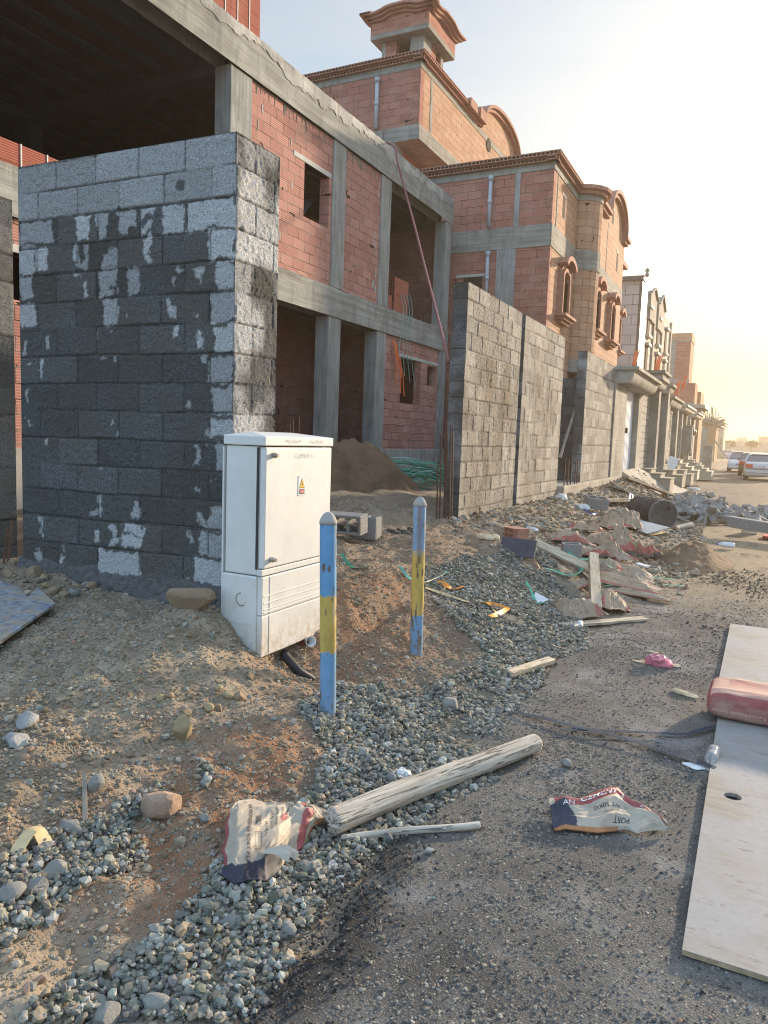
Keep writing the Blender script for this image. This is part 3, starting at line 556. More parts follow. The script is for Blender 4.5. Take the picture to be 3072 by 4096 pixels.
relief('block_face', (WX1, 3.8, WZ0), (0, 1, 0), (1, 0, 0), .46, WH, 15, .0085, M['block_dark'], dw, lambda U, V, row, tone: np.clip(.42+2.2*(fbm(U*5, V*3, 80)+.06-.16*(row > 10)-.28*(U < .17)), 0, 1), 5, first=.2)
relief('block_face', (WX0, 4.0, WZ0), (0, -1, 0), (-1, 0, 0), .2, WH, 15, .02, M['block_dark'], dw, lambda U, V, r, t: U*0+.8, 6)
mb = MB(); mb.box((WX0+.012, 3.812, WZ0-.3), (WX1-.012, 3.99, WZT-.01)); mb.box((WX1-.2, 3.9902, WZ0-.3), (WX1-.012, 4.25, WZT-.011)); M['block_core'] = plain('block_core', (.10, .10, .10), .95, .3, 30, .6, .006); mb.build('wall_core', M['block_core'], dw)
P = np.array([[[x, y, WZT-.008+.04*(WX1-x)/2+.006*float(vn(x*40, y*40, 2))] for y in np.linspace(3.8, 4.0, 12)] for x in np.linspace(WX0, WX1, 90)])
grid_obj('wall_top', P[:, ::-1] if False else P, M['block_dark'], dw, attrs={'wet': np.full(P.shape[:2], .3), 'tone': np.full(P.shape[:2], .5), 'mort': np.zeros(P.shape[:2])})
xs_ = np.linspace(WX0-.03, WX1+.04, 240); ts_ = np.linspace(0, 1, 22); XG, TG = np.meshgrid(xs_, ts_, indexing='ij')
yy_ = 3.82-.10*np.sin(TG*1.57)**.7+.035*fbm(XG*7, TG*3, 301, 5, .6); zz_ = .60-.03*(XG+5)/2*0-.28*TG+.03*fbm(XG*5, TG*2, 305, 4)+.012*fbm(XG*30, TG*9, 307, 3)
grid_obj('mortar_footing', np.stack([XG, yy_, zz_], -1)[:, ::-1], M['block_core'], dw, smooth=False)
def street_wall(label, x, y0, y1, z0, z1, rows, seed, res, wetf, end_shade=.9, blk=.41, thick=.2):
    t = thing('block_wall', label, 'block wall', (x-.1, (y0+y1)/2, z0), 0, 'street walls of concrete blocks')
    relief('block_face', (x, y0, z0), (0, 1, 0), (1, 0, 0), y1-y0, z1-z0, rows, res, M['block_grey'], t, wetf, seed, blk, mortf=.010, rough=.005, vj=.7)
    relief('block_face', (x-thick, y0, z0), (1, 0, 0), (0, -1, 0), thick, z1-z0, rows, res*.8, M['block_dark'], t, lambda U, V, r, tn: np.clip(end_shade+.8*fbm(U*4, V*4, seed+50), 0, 1), seed+1, blk)  # end face takes the dark block tone: its shade painted in
    mb = MB(); mb.box((x-thick+.0, y0+.015, z0-.3), (x-.015, y1, z1-.012)); mb.build('wall_core', M['block_core'], t)
    P = np.array([[[xx, yy, z1-.01+.008*float(vn(xx*30, yy*30, 2))] for yy in np.linspace(y0, y1, int((y1-y0)/.03))] for xx in np.linspace(x-thick, x, 8)])
    grid_obj('wall_top', P, M['block_grey'], t, attrs={'wet': np.full(P.shape[:2], .2), 'tone': np.full(P.shape[:2], .5), 'mort': np.zeros(P.shape[:2])})
    return t
wf1 = lambda U, V, row, tone: np.clip(.25+.75*(V < 2.2)*(.35+1.3*fbm(U*5, V*1.5, 90))-.5*(row > 12)+.3*(tone-.5)+.8*fbm(U*1.4, V*1.4, 92), 0, 1)
WX = -3.35
street_wall('tall rain-streaked block wall beside the gateway, with rusty bars against its end', WX, 8.8, 11.14, .50, 3.54, 15, 13, .014, wf1)
street_wall('block wall panel just beyond the one with the rusty bars, one open joint between them', WX, 11.32, 13.92, .50, 3.54, 15, 17, .02, lambda U, V, r, t: np.clip(wf1(U, V, r, t)-.25, 0, 1))
street_wall('shorter cleaner grey block wall panel beside the dark side gate and its rods', WX, 15.95, 19.3, .78, 3.54, 14, 23, .026, lambda U, V, r, t: np.clip(.15+.4*fbm(U*2, V*2, 95), 0, 1))
t = thing('block_wall', 'sliver of dark block wall cut by the left edge of the photo', 'block wall', (-5.7, 3.9, .4), 0, 'street walls of concrete blocks')
relief('block_face', (-6.76, 3.85, .40), (1, 0, 0), (0, -1, 0), 1.36, 2.95, 14, .012, M['block_dark'], t, lambda U, V, r, tn: np.where(r >= 13, .1, np.clip(.85+1.2*fbm(U*4, V*4, 97), 0, 1)), 31, first=.13)
mb = MB(); mb.box((-6.76, 3.865, .1), (-5.415, 4.05, 3.34)); mb.build('wall_core', M['block_core'], t)
relief('block_face', (-5.40, 3.85, .40), (0, 1, 0), (1, 0, 0), .2, 2.95, 14, .015, M['block_dark'], t, lambda U, V, r, tn: U*0+.9, 33)
mb = MB(); mb.box((-6.5, 13.9402, .4), (-3.6, 14.1, 3.2)); 
t = thing('boundary_wall', 'shaded dark block wall seen inside the side gate', 'block wall', (-5, 15.5, .6), 0, 'street walls of concrete blocks')
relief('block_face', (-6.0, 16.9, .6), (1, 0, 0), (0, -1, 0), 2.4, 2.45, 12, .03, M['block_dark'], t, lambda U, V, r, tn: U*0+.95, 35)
mb = MB(); mb.box((-6.0, 16.92, .3), (-3.6, 17.1, 3.04)); mb.build('wall_core', M['block_core'], t)
a = onX(2265, 2028, -3.35)
mb = MB(); mb.box((-3.9, 14.1, .3), (-3.25, 20.4, .78)); mb.build('kerb_footing', M['conc_warm'], label='concrete footing ledge under the shorter block wall', cat='footing', bevel=.02)
# ------------------------------------------------------------------ half-built house (left)
FX = -7.4
def yz(px, py, x=FX): p = onX(px, py, x); return p[1], p[2]
hb = thing('half_built_house', 'unfinished two storey house with grey concrete frame and open bays', 'building', (FX-4, 10, .6), 0, 'buildings along the street')
def xbox(name, mat, y0, y1, z0, z1, x1, x0, parent, **kw):
    mb = MB(); mb.box((x0, y0, z0), (x1, y1, z1)); return mb.build(name, mat, parent, **kw)
ZR0, ZR1, ZM0, ZM1, ZG = 7.02, 7.66, 3.83, 4.38, 1.33
YE = 18.08
# roof beam with ragged cement top
def ragged_beam(name, y0, y1, z0, z1, x1, x0, parent, mat, seed):
    ny = int((y1-y0)/.05); ys = np.linspace(y0, y1, ny); prof = [(x1, z0), (x1, z0+.02), (x1, (z0+z1)/2), (x1, z1-.2), (x1, z1-.14), (x1+.0, z1-.02), (x1-.05, z1), (x0, z1), (x0, z0)]
    P = np.zeros((ny, len(prof), 3))
    for j, (x, z) in enumerate(prof):
        P[:, j, 0] = x+(.006*fbm(ys*3, ys*0+j, seed) if j < 5 else .02*fbm(ys*3, ys*0+j, seed)); P[:, j, 1] = ys; P[:, j, 2] = z+(.02*fbm(ys*4, ys*0, seed+j) if 2 < j < 8 else 0)
    o = grid_obj(name, P, mat, parent, smooth=False); return o
ragged_beam('roof_beam', 2., YE, ZR0, ZR1, FX+.03, FX-.3, hb, M['conc'], 3)
ny = 420; ys = np.linspace(2, YE, ny); tt = np.linspace(0, 1, 8); rg = .20+.16*fbm(ys*1.3, ys*0, 4, 5)+.10*fbm(ys*9, ys*0, 8, 3)
P = np.zeros((ny, 8, 3)); P[:, :, 0] = FX+.038-.004*tt[None]+.008*fbm(ys*8, ys*0, 6)[:, None]; P[:, :, 1] = ys[:, None]; P[:, :, 2] = ZR1+.012-(1-tt[None])*np.clip(rg, .03, .4)[:, None]
P[:, -1, 0] = FX-.12; P[:, -1, 2] = ZR1+.02+.015*fbm(ys*5, ys*0, 9)
grid_obj('cement_spill', P, M['conc_top'], hb, smooth=False)
ragged_beam('floor_beam', 2., YE, ZM0, ZM1, FX+.02, FX-.3, hb, M['conc'], 13)
def column(y0, y1, z0, z1, x1=FX, dx=.3, m='conc_v', p=None):
    mb = MB(); mb.box((x1-dx, y0, z0), (x1, y1, z1)); return mb.build('column', M[m], p or hb, bevel=.012)
cA = (yz(922, 400)[0], yz(1009, 400)[0]); cB = (yz(1333, 800)[0], yz(1383, 800)[0]); cC = (yz(1523, 900)[0], yz(1563, 900)[0]); cD = (yz(1780, 1000)[0], YE-.02)
cols_up = [cA, cB, cC, cD]
for a, b in cols_up: column(a, b, ZM1+.001, ZR0-.001)
l1 = (yz(1310, 1500)[0], yz(1358, 1500)[0]); l2 = (yz(1503, 1500)[0], yz(1540, 1500)[0]); l3 = (yz(1757, 1500)[0], YE-.02)
for a, b in (l1, l2, l3): column(a, b, .3, ZM0-.001)
column(7.6, 8.0, .3, ZM0-.001); column(2.0, 2.4, .3, ZR0-.001)
def panel_with_holes(name, y0, y1, z0, z1, holes, x1, th, mat, parent):
    """clay wall with rectangular openings, built from butted boxes"""
    mb = MB(); ysx = sorted({y0, y1, *[h[0] for h in holes], *[h[1] for h in holes]}); 
    for a, b in zip(ysx[:-1], ysx[1:]):
        hs = sorted([(h[2], h[3]) for h in holes if h[0] <= a+1e-6 and h[1] >= b-1e-6]); z = z0
        for c, d in hs:
            if c > z: mb.box((x1-th, a, z), (x1, b, c))
            z = d
        if z < z1: mb.box((x1-th, a, z), (x1, b, z1))
    return mb.build(name, mat, parent)
w1 = (yz(1221, 800)[0], yz(1321, 800)[0], yz(1228, 868)[1], yz(1228, 650)[1])
pn = panel_with_holes('brick_panel', cA[1]+.001, cB[0]-.001, ZM1+.002, ZR0-.002, [w1], FX-.03, .2, M['clay'], hb)
mb = MB(); mb.box((FX-.22, w1[0]-.35, w1[3]), (FX-.02, cB[0]-.03, w1[3]+.09)); mb.build('lintel', M['white_lintel'], hb, bevel=.01)
mb = MB(); mb.bar((FX-.25, w1[0]+.08, w1[2]+.05), (FX-.5, w1[1]-.02, w1[3]-.35), .25, .02); mb.build('loose_board', M['conc_shaded'], hb)
panel_with_holes('brick_panel', cB[1]+.001, cC[0]-.001, ZM1+.002, ZR0-.002, [], FX-.03, .2, M['clay'], hb)
# mortar smears on panels
w2 = (yz(1608, 1500)[0], yz(1690, 1500)[0], yz(1610, 1612)[1], yz(1612, 1428)[1]); w3 = (yz(1715, 1500)[0], yz(1752, 1500)[0], yz(1716, 1542)[1], yz(1716, 1462)[1])
panel_with_holes('brick_panel', l2[1]+.001, l3[0]-.001, ZG, ZM0-.002, [w2, w3], FX-.04, .2, M['clay'], hb)
mb = MB(); mb.box((FX-.24, w2[0]-.15, max(w2[3], w3[3])-.001), (FX-.03, l3[0]-.01, max(w2[3], w3[3])+.07)); mb.build('lintel', M['white_lintel'], hb, bevel=.01)
# hollow blocks standing in the ground-floor window
def hole_grid(mb, o, u, v, n, W, H, nu, nv, rim=.012, depth=.06, back=False):
    """open-ended clay block face: rim walls around cavities"""
    o = Vector(o); u = Vector(u); v = Vector(v); n = Vector(n)
    cw = (W-rim)/nu; ch = (H-rim)/nv
    def bx(a, b, c, d, e, f): mb.add([o+u*q[0]+v*q[1]+n*q[2] for q in ((a,c,e),(b,c,e),(b,d,e),(a,d,e),(a,c,f),(b,c,f),(b,d,f),(a,d,f))], [(0,3,2,1),(4,5,6,7),(0,1,5,4),(1,2,6,5),(2,3,7,6),(3,0,4,7)])
    for i in range(nu+1): bx(i*cw, i*cw+rim, 0, H, -depth, 0)
    for j in range(nv+1):
        for i in range(nu): bx(i*cw+rim, (i+1)*cw, j*ch, j*ch+rim, -depth, -.0008)
mb = MB(); n_ = 8; hh = (w2[3]-w2[2])/n_
for i in range(n_): hole_grid(mb, (FX-.06, w2[1]-.22, w2[2]+i*hh+.004), (0, 1, 0), (0, 0, 1), (1, 0, 0), .2, hh-.01, 2, 2)
mb.build('stacked_hollow_blocks', M['clay_plain'], hb)
# plinth, floors, ceiling, inner walls
xbox('plinth', M['plinth'], 2., YE, .3, ZG-.001, FX+.04, FX-.25, hb, bevel=.01)
xbox('ground_slab', M['conc_shaded'], 2., YE, .9, ZG-.03, FX-.251, FX-9, hb)
xbox('floor_slab', M['conc_shaded'], 2., YE, ZM1-.25, ZM1-.02, FX-.301, FX-9, hb)
xbox('roof_slab', M['conc_shaded'], 2., YE, ZR0+.30, ZR0+.5, FX-.301, FX-9, hb)
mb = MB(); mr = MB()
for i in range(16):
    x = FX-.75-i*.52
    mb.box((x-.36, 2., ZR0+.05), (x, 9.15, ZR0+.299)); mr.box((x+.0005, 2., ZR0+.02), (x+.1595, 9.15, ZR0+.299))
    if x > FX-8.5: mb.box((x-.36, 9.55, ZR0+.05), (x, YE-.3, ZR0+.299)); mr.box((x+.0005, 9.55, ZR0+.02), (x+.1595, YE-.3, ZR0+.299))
mb.build('ceiling_blocks', M['clay_ceiling_shaded'], hb); mr.build('ceiling_ribs', M['conc_shaded'], hb)
mb = MB()
for y in (9.151, YE-.299): mb = MB(); mb.box((FX-8.9, y, ZR0-.12), (FX-.301, y+.38 if y < 10 else YE-.001, ZR0+.299)); mb.build('ceiling_beam', M['conc_shaded'], hb)
mb = MB(); mb.box((FX-4.9, 2, ZR0-.15), (FX-4.5, 9.15, ZR0+.04)); mb.build('ceiling_beam', M['conc_shaded'], hb)
column(6.05, 6.55, ZM1, ZR0-.151, FX-4.4, .5, 'conc_shaded'); column(9.2, 9.5, ZM1, ZR0-.13, FX-4.4, .4, 'conc_shaded')
mb = MB(); mb.box((FX-9.2, 2, ZG), (FX-9, YE, ZR0+.3)); mb.box((FX-9, 1.8, ZG), (FX-.3, 2.0, ZR0+.3)); mb.build('rear_wall', M['clay_shaded'], hb)
mb = MB(); mb.box((FX-9, YE-.22, ZM1-.02), (FX-.31, YE-.02, ZR0-.13)); mb.box((FX-9, YE-.22, ZG-.03), (FX-.31, YE-.02, ZM1-.26)); mb.build('end_wall', M['clay_shaded'], hb)
mb = MB(); mb.box((FX-3.0, cC[0]-1.2, ZM1-.02), (FX-2.8, YE-.23, ZR0-.13)); mb.build('partition_wall', M['clay_shaded'], hb)
mb = MB(); mb.box((FX-1.75, 8.2, ZG-.03), (FX-1.55, l2[1]+.1, ZM1-.26)); mb.box((FX-1.54, l2[1]-.1, ZG-.03), (FX-.35, l2[1]+.08, ZM1-.26)); mb.build('partition_wall', M['clay_shaded'], hb)
mb = MB(); mb.box((FX-3.2, cB[0], ZM1-.02), (FX-3, cC[0]-1.25, ZR0-.13)); mb.build('partition_wall', M['clay_shaded'], hb)
# left ground-floor panel glimpsed through the wall gap
lw = (5.35, 6.2, yz(50, 1195)[1], yz(50, 1005)[1])
panel_with_holes('brick_panel', 2.41, 7.6, ZG, ZM0-.002, [lw], FX-.03, .2, M['clay'], hb)
mb = MB(); mb.box((FX-.22, lw[0]-.2, lw[3]), (FX-.02, lw[1]+.2, lw[3]+.09)); mb.build('lintel', M['white_lintel'], hb, bevel=.01)
# rebar stubs on the roof edge
for px, py in ((1325, 385), (1340, 378), (1355, 400), (1368, 410), (1372, 385), (1700, 760), (1725, 770), (1560, 560)):
    y_, z_ = yz(px, 500 if px < 1500 else 740); mb = MB(); mb.tube([(FX-.2, y_, ZR1-.05), (FX-.2, y_+.02, ZR1+random.uniform(.25, .5))], .009, 6); mb.build('starter_bar', M['steel'], hb)
mb = MB()
for ya, yb in ((cA[1], cB[0]), (cB[1], cC[0])):
    for i in range(34):
        y = random.uniform(ya+.05, yb-.05); z = ZR0-.01; L_ = random.uniform(.03, .22); wq = random.uniform(.006, .018)
        mb.prism([(FX-.028, y, z), (FX-.028, y+wq, z), (FX-.028, y+wq*.6, z-L_)], (-.0, 0, 0)) if False else mb.tube([(FX-.028, y, z), (FX-.026, y+random.uniform(-.01, .01), z-L_*.6), (FX-.028, y, z-L_)], [wq*.5, wq*.35, .002], 5)
mb.build('mortar_drips', M['conc'], hb, kind='stuff')
mb = MB()
for i in range(15):
    y = random.choice([cA[1]+.1+random.random()*(w1[0]-cA[1]-.4), cC[0]-.25+random.random()*.15]); z = ZM1+.2+random.random()*2.2
    mb.box((FX-.031, y, z), (FX-.024, y+.025+random.random()*.02, z+.11+random.random()*.05))
mb.build('mortar_patches', M['conc_top'], hb, bevel=.003, kind='stuff')
# ------------------------------------------------------------------ packs of clay blocks
def brick_pack(label, loc, nx, ny, nz, bx_=.2, by_=.36, bz=.172, straps=2, hole_side='x', rz=0, M_=None):
    """loc = base corner; every block face towards -Y shows its cells"""
    t = thing('brick_pack', label, 'brick pack', loc, rz, 'packs of red hollow blocks'); mb = MB()
    for k_ in range(nz):
        for i in range(nx):
            for j in range(ny):
                x0 = i*bx_; y0 = j*by_; z0 = k_*bz; jit = random.uniform(-.004, .004)
                if j == 0:
                    mb.box((x0+.003, y0+.06+jit, z0+.002), (x0+bx_-.003, y0+by_-.004, z0+bz-.003))
                    hole_grid(mb, (x0+.003, y0+jit, z0+.002), (1, 0, 0), (0, 0, 1), (0, -1, 0), bx_-.006, bz-.005, 3, 3, .014, .06)
                else: mb.box((x0+.003, y0+.002+jit, z0+.002), (x0+bx_-.003, y0+by_-.004, z0+bz-.003))
    mb.build('clay_blocks', M['pack_clay'], t, world=False)
    mb = MB(); mb.box((.012, .030, .01), (nx*bx_-.012, .036, nz*bz-.01)); mb.build('cell_shade_sheet', M['black_and_shade'], t, world=False)  # dark sheet behind the cells stands in for their shade
    for s_ in range(straps):
        y = ny*by_*(s_+1)/(straps+1); mb = MB(); W_ = nx*bx_; H_ = nz*bz
        mb.box((W_+.002, y, -.0), (W_+.006, y+.018, H_)); mb.box((-.004, y, H_+.001), (W_+.006, y+.018, H_+.004)); mb.build('strap', M['strap_white'], t, world=False)
    return t
def packclay():
    n = NT('pack_clay'); P = n.obj(); sp = n.n('SeparateXYZ'); n.l(P, sp.inputs[0])
    wv = n.math('SINE', n.math('MULTIPLY', sp.outputs[2], 6.2832/.0286)); col = n.mix(n.noise(P, 4, 4, .6), (.34, .10, .07), (.50, .19, .13))
    col = n.mix(n.math('MULTIPLY', n.math('ADD', n.math('MULTIPLY', wv, -.5), .5), .45), col, (.14, .04, .03)); return n.fin(col, .9, n.bump(wv, .6, .004), .2)
M['pack_clay'] = packclay(); M['strap_white'] = plain('white_strap', (.65, .66, .64), .5, .1, 9, .05)
brick_pack('strapped pack of red blocks on the upper floor, far left in the open bay', (FX-1.55, 5.72, ZM1-.018), 5, 4, 2, .2, .36, .24, 3)
brick_pack('few loose red hollow blocks stacked at the left edge of the open bay', (FX-.95, 4.95, ZM1-.018), 3, 1, 3, .2, .36, .19, 0)
brick_pack('pack of red hollow blocks on the roof, cut by the top of the photo', (FX-.9, 8.6, ZR1+.02), 4, 4, 8, .2, .36, .19, 4)
py0 = yz(1640, 1250)[0]
brick_pack('pack of red hollow blocks in the upper right bay of the half-built house', (FX-.84, 15.0, ZM1-.018), 4, 2, 4, .2, .36, .19, 0)
brick_pack('low pair of red hollow blocks beside the pack in the upper right bay', (FX-.46, 14.2, ZM1-.018), 2, 2, 2, .2, .36, .165, 0)
a = onX(1110, 1770, FX-.9); brick_pack('pack of red blocks inside the ground floor, partly behind the dark wall end', (FX-1.35, 9.35, ZG-.03), 4, 2, 5, .2, .36, .19, 2)
# ------------------------------------------------------------------ big brick house (middle)
h2 = thing('brick_house', 'large unplastered red brick house with round corner tower and framed arched windows', 'building', (-9, 23, .6), 0, 'buildings along the street')
c3 = lambda x, y: (1700+x*.7233, 600+y*.7233)
c2 = lambda x, y: (1100+x*.7233, y*.7233)
YB = 18.65; XA = -5.0; XB = -4.7; ZT = 8.28
def ybox(name, mat, x0, x1, z0, z1, y0, y1, parent, **kw):
    mb = MB(); mb.box((x0, y0, z0), (x1, y1, z1)); return mb.build(name, mat, parent, **kw)
# left face
ybox('wall', M['clay2'], -13, XA, .4, 6.45, YB+.02, YB+.22, h2); ybox('wall', M['clay2'], -13, XA, 7.0, ZT, YB+.02, YB+.22, h2)
ybox('floor_band', M['conc2'], -13, XA+.02, 6.4505, 6.9995, YB, YB+.22, h2, bevel=.01)
ybox('roof_band', M['conc2'], -13, XA+.02, ZT+.0005, ZT+.17, YB, YB+.22, h2)
ybox('column', M['conc_v'], -5.97, -5.84, 7.0005, ZT-.0005, YB-.005, YB+.15, h2); ybox('column', M['conc_v'], -6.37, -5.87, .4, 6.4495, YB-.006, YB+.15, h2)
ybox('shop_lintel', M['white_lintel'], -7.45, -6.6, 5.82, 5.89, YB-.012, YB+.1, h2); ybox('window_opening', M['black_and_shade'], -7.24, -6.74, 5.1, 5.8195, YB-.003, YB+.1, h2)
def corner_cells(x, y, z0, z1, step, parent, n='corner_block'):
    z = z0; i = 0
    while z < z1:
        if i % 2 == 0:
            mb = MB(); hole_grid(mb, (x-.24, y-.012, z+.01), (1, 0, 0), (0, 0, 1), (0, -1, 0), .23, .18, 3, 3, .016, .03); o = mb.build(n, M['clay_plain'], parent)
            mb = MB(); mb.box((x-.235, y+.005, z+.015), (x-.015, y+.008, z+.185)); mb.build('cell_shade_sheet', M['black_and_shade'], o)  # black backing paints the shade inside the corner block cells
        z += step; i += 1
corner_cells(XA, YB+.02, 7.02, ZT-.1, .2, h2); corner_cells(XA, YB+.02, 3.5, 6.3, .2, h2)
def cell_course(name, p, q, z, h_, d, parent, out, cellw=.105):
    """row of hollow blocks laid with their cells outwards, from p to q (x,y), projecting along out"""
    p = Vector((p[0], p[1], 0)); q = Vector((q[0], q[1], 0)); L_ = (q-p).length; u = (q-p)/L_; o = Vector((out[0], out[1], 0)); mb = MB()
    n = max(2, int(L_/.2)); 
    mk = MB(); mk.add([p+o*(d-.025)+Vector((0,0,z+.004)), q+o*(d-.025)+Vector((0,0,z+.004)), q+o*(d-.025)+Vector((0,0,z+h_-.004)), p+o*(d-.025)+Vector((0,0,z+h_-.004))], [(0, 1, 2, 3)])
    e0 = p+o*(-.15); e1 = q+o*(-.15)
    for (za, zb) in ((z, z+.022), (z+h_-.022, z+h_)):
        mb.add([e0+Vector((0,0,za)), e1+Vector((0,0,za)), q+o*d+Vector((0,0,za)), p+o*d+Vector((0,0,za)), e0+Vector((0,0,zb)), e1+Vector((0,0,zb)), q+o*d+Vector((0,0,zb)), p+o*d+Vector((0,0,zb))], [(0,3,2,1),(4,5,6,7),(0,1,5,4),(1,2,6,5),(2,3,7,6),(3,0,4,7)])
    k_ = int(L_/cellw)
    for i in range(k_+1):
        c = p+u*(L_*i/k_); a = c-u*.012; b = c+u*.012; t0 = o*(d-.03); t1 = o*(d-.0008); z0_, z1_ = z+.0225, z+h_-.0225
        mb.add([a+t0+Vector((0,0,z0_)), b+t0+Vector((0,0,z0_)), b+t1+Vector((0,0,z0_)), a+t1+Vector((0,0,z0_)), a+t0+Vector((0,0,z1_)), b+t0+Vector((0,0,z1_)), b+t1+Vector((0,0,z1_)), a+t1+Vector((0,0,z1_))], [(0,3,2,1),(4,5,6,7),(0,1,5,4),(1,2,6,5),(2,3,7,6),(3,0,4,7)])
    o_ = mb.build(name, M['clay_plain'], parent); mk.build('cell_shade_sheet', M['black_and_shade'], o_)  # black quad behind the course: painted shade in its cells
def cornice(p, q, z, parent, out, ext=0.):
    cell_course('cornice_course', p, q, z, .1, .10, parent, out); cell_course('cornice_course', p, q, z+.103, .1, .19, parent, out)
cornice((-13, YB), (XA+.12, YB), ZT+.175, h2, (0, -1)); cornice((XA, YB-.18), (XA, 21.3), ZT+.175, h2, (1, 0))
mb = MB(); mb.box((-13, YB-.1, ZT+.38), (XA+.15, YB+.3, ZT+.41)); mb.box((XA-.3, YB+.302, ZT+.38), (XA+.15, 21.3, ZT+.41)); mb.build('coping', M['clay_plain'], h2)
# pipes
def vpipe(x, y, z0, z1, r=.05):
    mb = MB(); mb.tube([(x, y, z0), (x, y, z1)], r, 12); mb.tube([(x, y, z1-.1), (x, y, z1+.02)], r*1.35, 12); mb.tube([(x, y, (z0+z1)/2-.05), (x, y, (z0+z1)/2+.05)], r*1.25, 12); mb.build('drain_pipe', M['pvc'], h2, smooth=True)
vpipe(-6.6, YB-.055, 7.02, 8.27); vpipe(-6.59, YB-.055, 5.1, 6.4); vpipe(-6.55, YB+.25, 8.5, 8.78, .07)
# street facade A with window
def arch_window(yc, zb, zt, wd, x, parent):
    """moulded clay surround, arched hood, sill and dark opening with block lattice"""
    mb = MB(); n_ = 14
    def ring(w_, top, depth, x0):
        pts = [(yc-w_/2, zb)]+[(yc-w_/2*math.cos(math.pi*i/n_), top-(w_*.30)+w_*.30*math.sin(math.pi*i/n_)) for i in range(n_+1)]+[(yc+w_/2, zb)]
        return pts
    for (wo_, wi, t0, t1, xo) in ((wd+.34, wd+.02, zt+.16, zt, .09), (wd+.18, wd+.02, zt+.09, zt-.005, .15)):
        A = ring(wo_, t0, 0, 0); B = ring(wi, t1, 0, 0)
        for i in range(len(A)-1):
            q = [A[i], A[i+1], B[i+1], B[i]]; mb.add([(x, *a) for a in q]+[(x+xo, *a) for a in q], [(0,1,2,3),(7,6,5,4),(0,4,5,1),(1,5,6,2),(2,6,7,3),(3,7,4,0)])
    f = mb.build('window', M['clay_plain'], parent)
    mb = MB()
    for i in range(10):
        t0 = math.pi*(.08+.84*i/10); t1 = math.pi*(.08+.84*(i+1)/10); ro, ri = wd/2+.27, wd/2+.16; zc = zt-.05
        q = [(yc-ro*math.cos(t0), zc+ro*.55*math.sin(t0)+.12), (yc-ro*math.cos(t1), zc+ro*.55*math.sin(t1)+.12), (yc-ri*math.cos(t1), zc+ri*.55*math.sin(t1)+.06), (yc-ri*math.cos(t0), zc+ri*.55*math.sin(t0)+.06)]
        mb.add([(x, *a) for a in q]+[(x+.27, *a) for a in q], [(0,1,2,3),(7,6,5,4),(0,4,5,1),(1,5,6,2),(2,6,7,3),(3,7,4,0)])
    mb.build('hood', M['clay_plain'], f)
    mb = MB()
    for k_, (dz, dx, dw_) in enumerate(((0, .30, .30), (-.07, .22, .2), (-.14, .14, .08))): mb.box((x+.001, yc-wd/2-dw_, zb-.07+dz), (x+dx, yc+wd/2+dw_, zb+dz-.001))
    mb.build('sill', M['clay_plain'], f)
    mb = MB(); mb.box((x-.02, yc-wd/2-.005, zb), (x+.006, yc+wd/2+.005, zt-.06)); mb.build('opening', M['black_and_shade'], f)
    mb = MB(); nz = int((zt-zb)/.12)
    for i in range(nz): mb.box((x+.007, yc-.03, zb+.02+i*.12), (x+.03, yc+.06, zb+.09+i*.12))
    mb.build('lattice', M['clay_plain'], f)
xw = M['clay_warm'] = clay('clay_blocks_sunlit', (.44, .245, .15), (.55, .335, .22), .38, .2, rib=.04, ribs=.4, dark=.1)  # sunlit copy of the house clay, warm light painted into its colour
def slit(y, z0, z1, x, parent): 
    mb = MB(); mb.box((x-.02, y-.13, z0), (x+.004, y+.13, z1)); w_ = mb.build('window', M['black_and_shade'], parent); mb = MB(); mb.box((x, y-.2, z1+.001), (x+.012, y+.2, z1+.06)); mb.build('lintel', M['white_lintel'], w_)
mb = MB(); mb.box((XA-.2, YB+.222, .4), (XA, 21.4, 6.45)); mb.box((XA-.2, YB+.222, 7.0005), (XA, 21.4, ZT)); mb.build('wall', xw, h2)
mb = MB(); mb.box((XA-.2, YB+.222, 6.4505), (XA+.02, 21.4, 6.9995)); mb.build('floor_band', M['conc2'], h2); mb = MB(); mb.box((XA-.2, YB+.222, ZT+.0005), (XA+.02, 21.4, ZT+.17)); mb.build('roof_band', M['conc2'], h2)
arch_window(20.05, 4.95, 6.08, .62, XA, h2); slit(19.8, 7.42, 7.95, XA, h2)
mb = MB(); mb.box((XA-.01, 19.05, 7.0005), (XA+.012, 19.12, ZT-.001)); mb.build('conduit_chase', M['conc2'], h2)
# round tower
tw = (-5.02, 21.85); 
for nm, mt, z0, z1, r in (('tower_wall', xw, 3.95, 6.42, .60), ('tower_band', M['conc2'], 6.4205, 6.95, .62), ('tower_wall', xw, 6.9505, ZT, .60), ('tower_band', M['conc2'], ZT+.0005, ZT+.16, .62), ('tower_cornice', M['clay_plain'], ZT+.1605, ZT+.26, .72), ('tower_cornice', M['clay_plain'], ZT+.2605, ZT+.36, .82), ('tower_band', M['conc2'], 3.6, 3.9495, .64)):
    mb = MB(); mb.lathe([(r, z0), (r, z1)], 18, (tw[0], tw[1], 0)); mb.build(nm, mt, h2)
